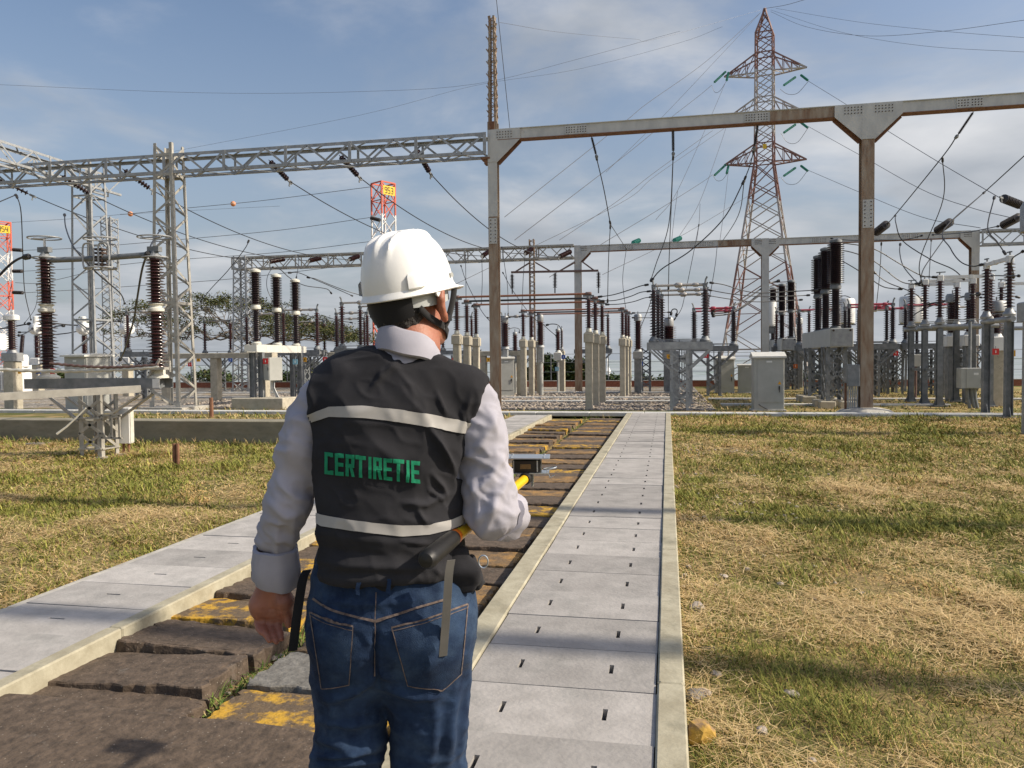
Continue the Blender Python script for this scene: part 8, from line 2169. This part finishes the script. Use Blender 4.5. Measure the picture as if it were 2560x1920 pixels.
# ---- helmet
def helmet():
    t = Matrix.Rotation(rad(5), 3, 'X'); B = np.array(HR) @ np.array(t); c0 = hd(0, .004, .052)
    n, m_ = 96, 30; vs = []
    def dome(th, s_):
        """s_ 0 at the rim, 1 at the crown"""
        a, b, h = .107, .137, .141
        ph = s_ * math.pi / 2; k = math.cos(ph) ** .58; z = h * math.sin(ph) ** 1.04
        x, y = a * k * math.cos(th), b * k * math.sin(th)
        # three front to back ribs over the crown
        rib = 0
        for xc, w in ((0, .012), (.036, .010), (-.036, .010)):
            g = math.exp(-((x - xc) / (w * .62)) ** 4)
            along = 1 / (1 + math.exp((abs(y + .012) - (.100 if xc == 0 else .090)) / .006)); rib = max(rib, g * along)
        r_ = .0085 * rib * (1 if s_ > .35 else max(0, (s_ - .22) / .13))
        nn = Vector((x / a ** 2, y / b ** 2, z / h ** 2)).normalized()
        return Vector((x, y, z)) + nn * r_
    for j in range(m_):
        s_ = j / m_
        for i in range(n): vs.append(dome(2 * math.pi * i / n, s_))
    vs.append(dome(0, 1.0)); fs = []
    for j in range(m_ - 1):
        for i in range(n): fs.append((j * n + i, j * n + (i + 1) % n, (j + 1) * n + (i + 1) % n, (j + 1) * n + i))
    fs += [((m_ - 1) * n + i, (m_ - 1) * n + (i + 1) % n, m_ * n) for i in range(n)]
    # rim flange with the peak in front (+y), rolled under
    base = len(vs)
    def ring_(out, dz, peak):
        for i in range(n):
            th = 2 * math.pi * i / n; d = dome(th, 0); u = Vector((math.cos(th) * .107, math.sin(th) * .137, 0)).normalized()
            pk = max(0, math.sin(th)) ** 3.2
            vs.append(d + u * (out + peak * pk) + Vector((0, 0, dz - .014 * pk * (peak > 0))))
    ring_(.0, .0, 0); ring_(.004, -.008, .004); ring_(.008, -.013, .044); ring_(.009, -.016, .045); ring_(.006, -.0185, .036); ring_(-.004, -.014, .0); ring_(-.004, .03, 0)
    for j in range(6):
        for i in range(n): fs.append((base + (j + 1) * n + i, base + (j + 1) * n + (i + 1) % n, base + j * n + (i + 1) % n, base + j * n + i))
    W_ = lambda v: Vector(c0 + B @ np.array(v))
    mb = MB(); mb.add([W_(v) for v in vs], fs); me = mb.mesh('helmet', 'helmet_white', True)
    o = put(me, 'helmet', man)
    # accessory slots, vents
    for s_ in (-1, 1):
        k = MB(); p = []
        for zz, ww, dd in ((-.010, .019, -.001), (-.006, .019, .011), (.024, .018, .010), (.032, .015, .004), (.036, .013, -.004)):
            for yy in (-1, -.55, 0, .55, 1):
                th_ = rad(-36) + yy * ww / .118; th_ = th_ if s_ > 0 else math.pi - th_; d0 = dome(th_, max(0.0, math.asin(max(0, zz + .008) / .142) * 2 / math.pi)); u_ = Vector((math.cos(th_), math.sin(th_), .15)).normalized()
                p.append(W_(d0 + u_ * (dd - .003 * abs(yy)) + Vector((0, 0, min(0, zz + .008)))))
        k.add(p, [(a * 5 + b, a * 5 + b + 1, (a + 1) * 5 + b + 1, (a + 1) * 5 + b) for a in range(4) for b in range(4)])
        e = [a * 5 for a in range(5)]; k.build('accessory_slot', 'helmet_white', o, smooth=True)
        k = MB(); k.box(W_((s_ * .0975, .058, .016)), (.010, .012, .010), Matrix(B.tolist())); k.build('vent_clip', 'cabinet_grey', o)
        k = MB(); k.lathe([(.011, 0), (.011, .004), (.004, .005)], W_((s_ * .106, -.022, -.020)), W_((s_ * 1.2, -.022, -.02)) - W_((s_ * .1, -.022, -.02)), 14); k.build('harness_lug', 'helmet_white', o, smooth=True)
    # harness band, nape band
    def band(zs, a0, a1, r, m, name, parent=o, k=1.0, drop=0.0):
        q_ = MB(); p = []; N2 = 40
        for z, rr in zs:
            for i in range(N2 + 1):
                th = a0 + (a1 - a0) * i / N2; e_ = math.sin(math.pi * i / N2); p.append(W_((.094 * r * rr * math.cos(th), .118 * r * rr * math.sin(th), z - drop * e_)))
        q_.add(p, [(a * (N2 + 1) + i, a * (N2 + 1) + i + 1, (a + 1) * (N2 + 1) + i + 1, (a + 1) * (N2 + 1) + i) for a in range(len(zs) - 1) for i in range(N2)]); return q_.build(name, m, parent, smooth=True)
    band([(-.004, 1.0), (-.046, .985)], rad(-46), rad(30), 1.0, 'helmet_grey', 'harness_band', drop=.004)
    band([(-.004, 1.0), (-.046, .985)], rad(150), rad(222), 1.0, 'helmet_grey', 'harness_band', drop=.004)
    band([(.0, 1.0), (-.040, .995), (-.066, .93)], rad(-142), rad(-44), 1.09, 'vest_trim', 'nape_band', drop=.014)
    # chin straps
    def ribbon(pts, w, name):
        P = spline([Vector(p) for p in pts], 8); q_ = MB(); vs2 = []
        up = Vector(B @ np.array([0, .55, 1.0])).normalized(); up2 = Vector(B @ np.array([0, 1.0, .2])).normalized()
        for i, p in enumerate(P):
            t_ = (P[min(i + 1, len(P) - 1)] - P[max(i - 1, 0)]).normalized(); b_ = t_.cross(Vector(B @ np.array([1.0, -.2, 0]))).normalized()
            vs2 += [p - b_ * w / 2, p + b_ * w / 2]
        q_.add(vs2, [(2 * i, 2 * i + 1, 2 * i + 3, 2 * i + 2) for i in range(len(P) - 1)]); ob = q_.build(name, 'strap_black', o, smooth=True)
        md = ob.modifiers.new('thickness', 'SOLIDIFY'); md.thickness = .003
    for s_ in (-1, 1):
        J = (s_ * .080, .018, -.112)
        ribbon([W_((s_ * .098, .070, -.012)), W_((s_ * .094, .055, -.05)), W_((s_ * .088, .034, -.088)), W_(J)], .018, 'chin_strap')
        ribbon([W_((s_ * .080, -.070, -.050)), W_((s_ * .082, -.045, -.075)), W_((s_ * .085, -.012, -.098)), W_(J)], .018, 'chin_strap')
        ribbon([W_(J), W_((s_ * .062, .052, -.135)), W_((s_ * .028, .085, -.150)), W_((0, .092, -.152))], .016, 'chin_strap')
    k = MB(); k.cbox(W_((.088, .030, -.092)), (.008, .022, .018), .003, Matrix(B.tolist())); k.build('strap_buckle', 'black_plastic', o)
    return o
hel = helmet()
# ---- shoes
for x, y in ((-.11, -.10), (.09, .09)):
    f = Field((x - .09, y - .16, -.01), (x + .09, y + .24, .16), .006)
    f.chain([((x, y - .06, .05), (.042, .048)), ((x, y + .05, .045), (.046, .042)), ((x, y + .16, .035), (.045, .033))], .03); f.seg((x, y - .05, .06), (x, y - .05, .13), (.042, .05), (.045, .052), .03)
    V, Fc = f.mesh(2); V[:, 2] = np.maximum(V[:, 2], .004); to_obj(V, Fc, 'shoe', 'shoe', man)

# ================================================================== the pole with the meter
def pole_tool():
    W_ = lambda v: P0 + PR * v.x + PF * v.y + Vector((0, 0, v.z))
    a, b = W_(pole_a), W_(pole_b); t = thing('measuring_pole', 'yellow insulating pole with black grip and end meter under the man\'s arm', 'pole tool', a)
    d = b - a; u = d.normalized(); L_ = d.length
    mb = MB(); mb.lathe([(.0148, L_ * .24), (.0148, L_)], (0, 0, 0), u, 20); mb.build('shaft', 'yellow_pole', t, smooth=True)
    mb = MB(); mb.lathe([(.004, -.004), (.017, 0), (.0225, .010), (.0235, .022), (.0225, .035), (.0215, .15), (.0205, .182), (.019, .187)], (0, 0, 0), u, 22); mb.build('grip', 'black_rubber', t, smooth=True)
    mb = MB(); mb.lathe([(.0185, .186), (.0190, .192), (.0190, .203), (.018, .207)], (0, 0, 0), u, 20); mb.build('band', 'orange_band', t, smooth=True)
    mb = MB(); mb.lathe([(.0178, .205), (.0178, .30), (.0150, .302)], (0, 0, 0), u, 20); mb.build('sleeve', 'yellow_pole', t, smooth=True)
    mb = MB(); mb.lathe([(.019, L_ - .02), (.021, L_ - .012), (.021, L_ + .012), (.010, L_ + .014)], (0, 0, 0), u, 16); mb.build('end_ring', 'black_rubber', t, smooth=True)
    K = Matrix.Rotation(AL + rad(-4), 3, 'Z')
    def k_(px, py, y): return W_(px_(px, py, y)) - a
    c = k_(1318, 1165, .66)
    tp = k_(1320, 1143, .66)
    mb = MB(); mb.cbox(tp + Vector((0, 0, .002)), (.150, .105, .004), .001, K); mb.build('sun_shade', 'aluminium', t)
    mb = MB()
    for sx in (-1, 1):
        for sy in (-1, 1): mb.lathe([(.004, 0), (.004, .003)], tp + K @ Vector((sx * .055, sy * .036, .004)), n=8)
    mb.build('screws', 'galvanised', t)
    mb = MB(); mb.cbox(c + Vector((0, .0, .004)), (.098, .070, .042), .004, K); o = mb.build('meter_body', 'black_plastic', t)
    mb = MB(); mb.box(c + K @ Vector((-.004, -.0365, .003)), (.036, .003, .016), K); mb.build('display', 'old_ochre', o)
    mb = MB(); mb.box(c + K @ Vector((.036, -.0365, .004)), (.004, .003, .038), K); mb.box(c + K @ Vector((-.044, -.0365, .004)), (.003, .003, .038), K); mb.build('edge_rail', 'aluminium', o)
    mb = MB(); mb.box(c + Vector((0, 0, -.020)), (.150, .085, .003), K); mb.build('base_plate', 'aluminium', t)
    mb = MB(); mb.bar(c + K @ Vector((.020, -.02, -.02)), c + K @ Vector((.018, -.02, -.066)), .018, .006); mb.build('bracket', 'aluminium', t)
    mb = MB(); r0 = c + K @ Vector((.078, -.01, -.006)); mb.tube([r0 + K @ Vector((.022 * math.cos(i * math.pi / 10), .018 * math.sin(i * math.pi / 10), .004 * math.cos(i * math.pi / 10))) for i in range(21)], .0022, 6, False); mb.tube([r0 + K @ Vector((-.012, 0, -.006)), r0 + K @ Vector((.0, -.012, -.030)), r0 + K @ Vector((.016, -.012, -.022))], .002, 5); mb.build('wire_loop', 'aluminium', t, smooth=True)
pole_tool()
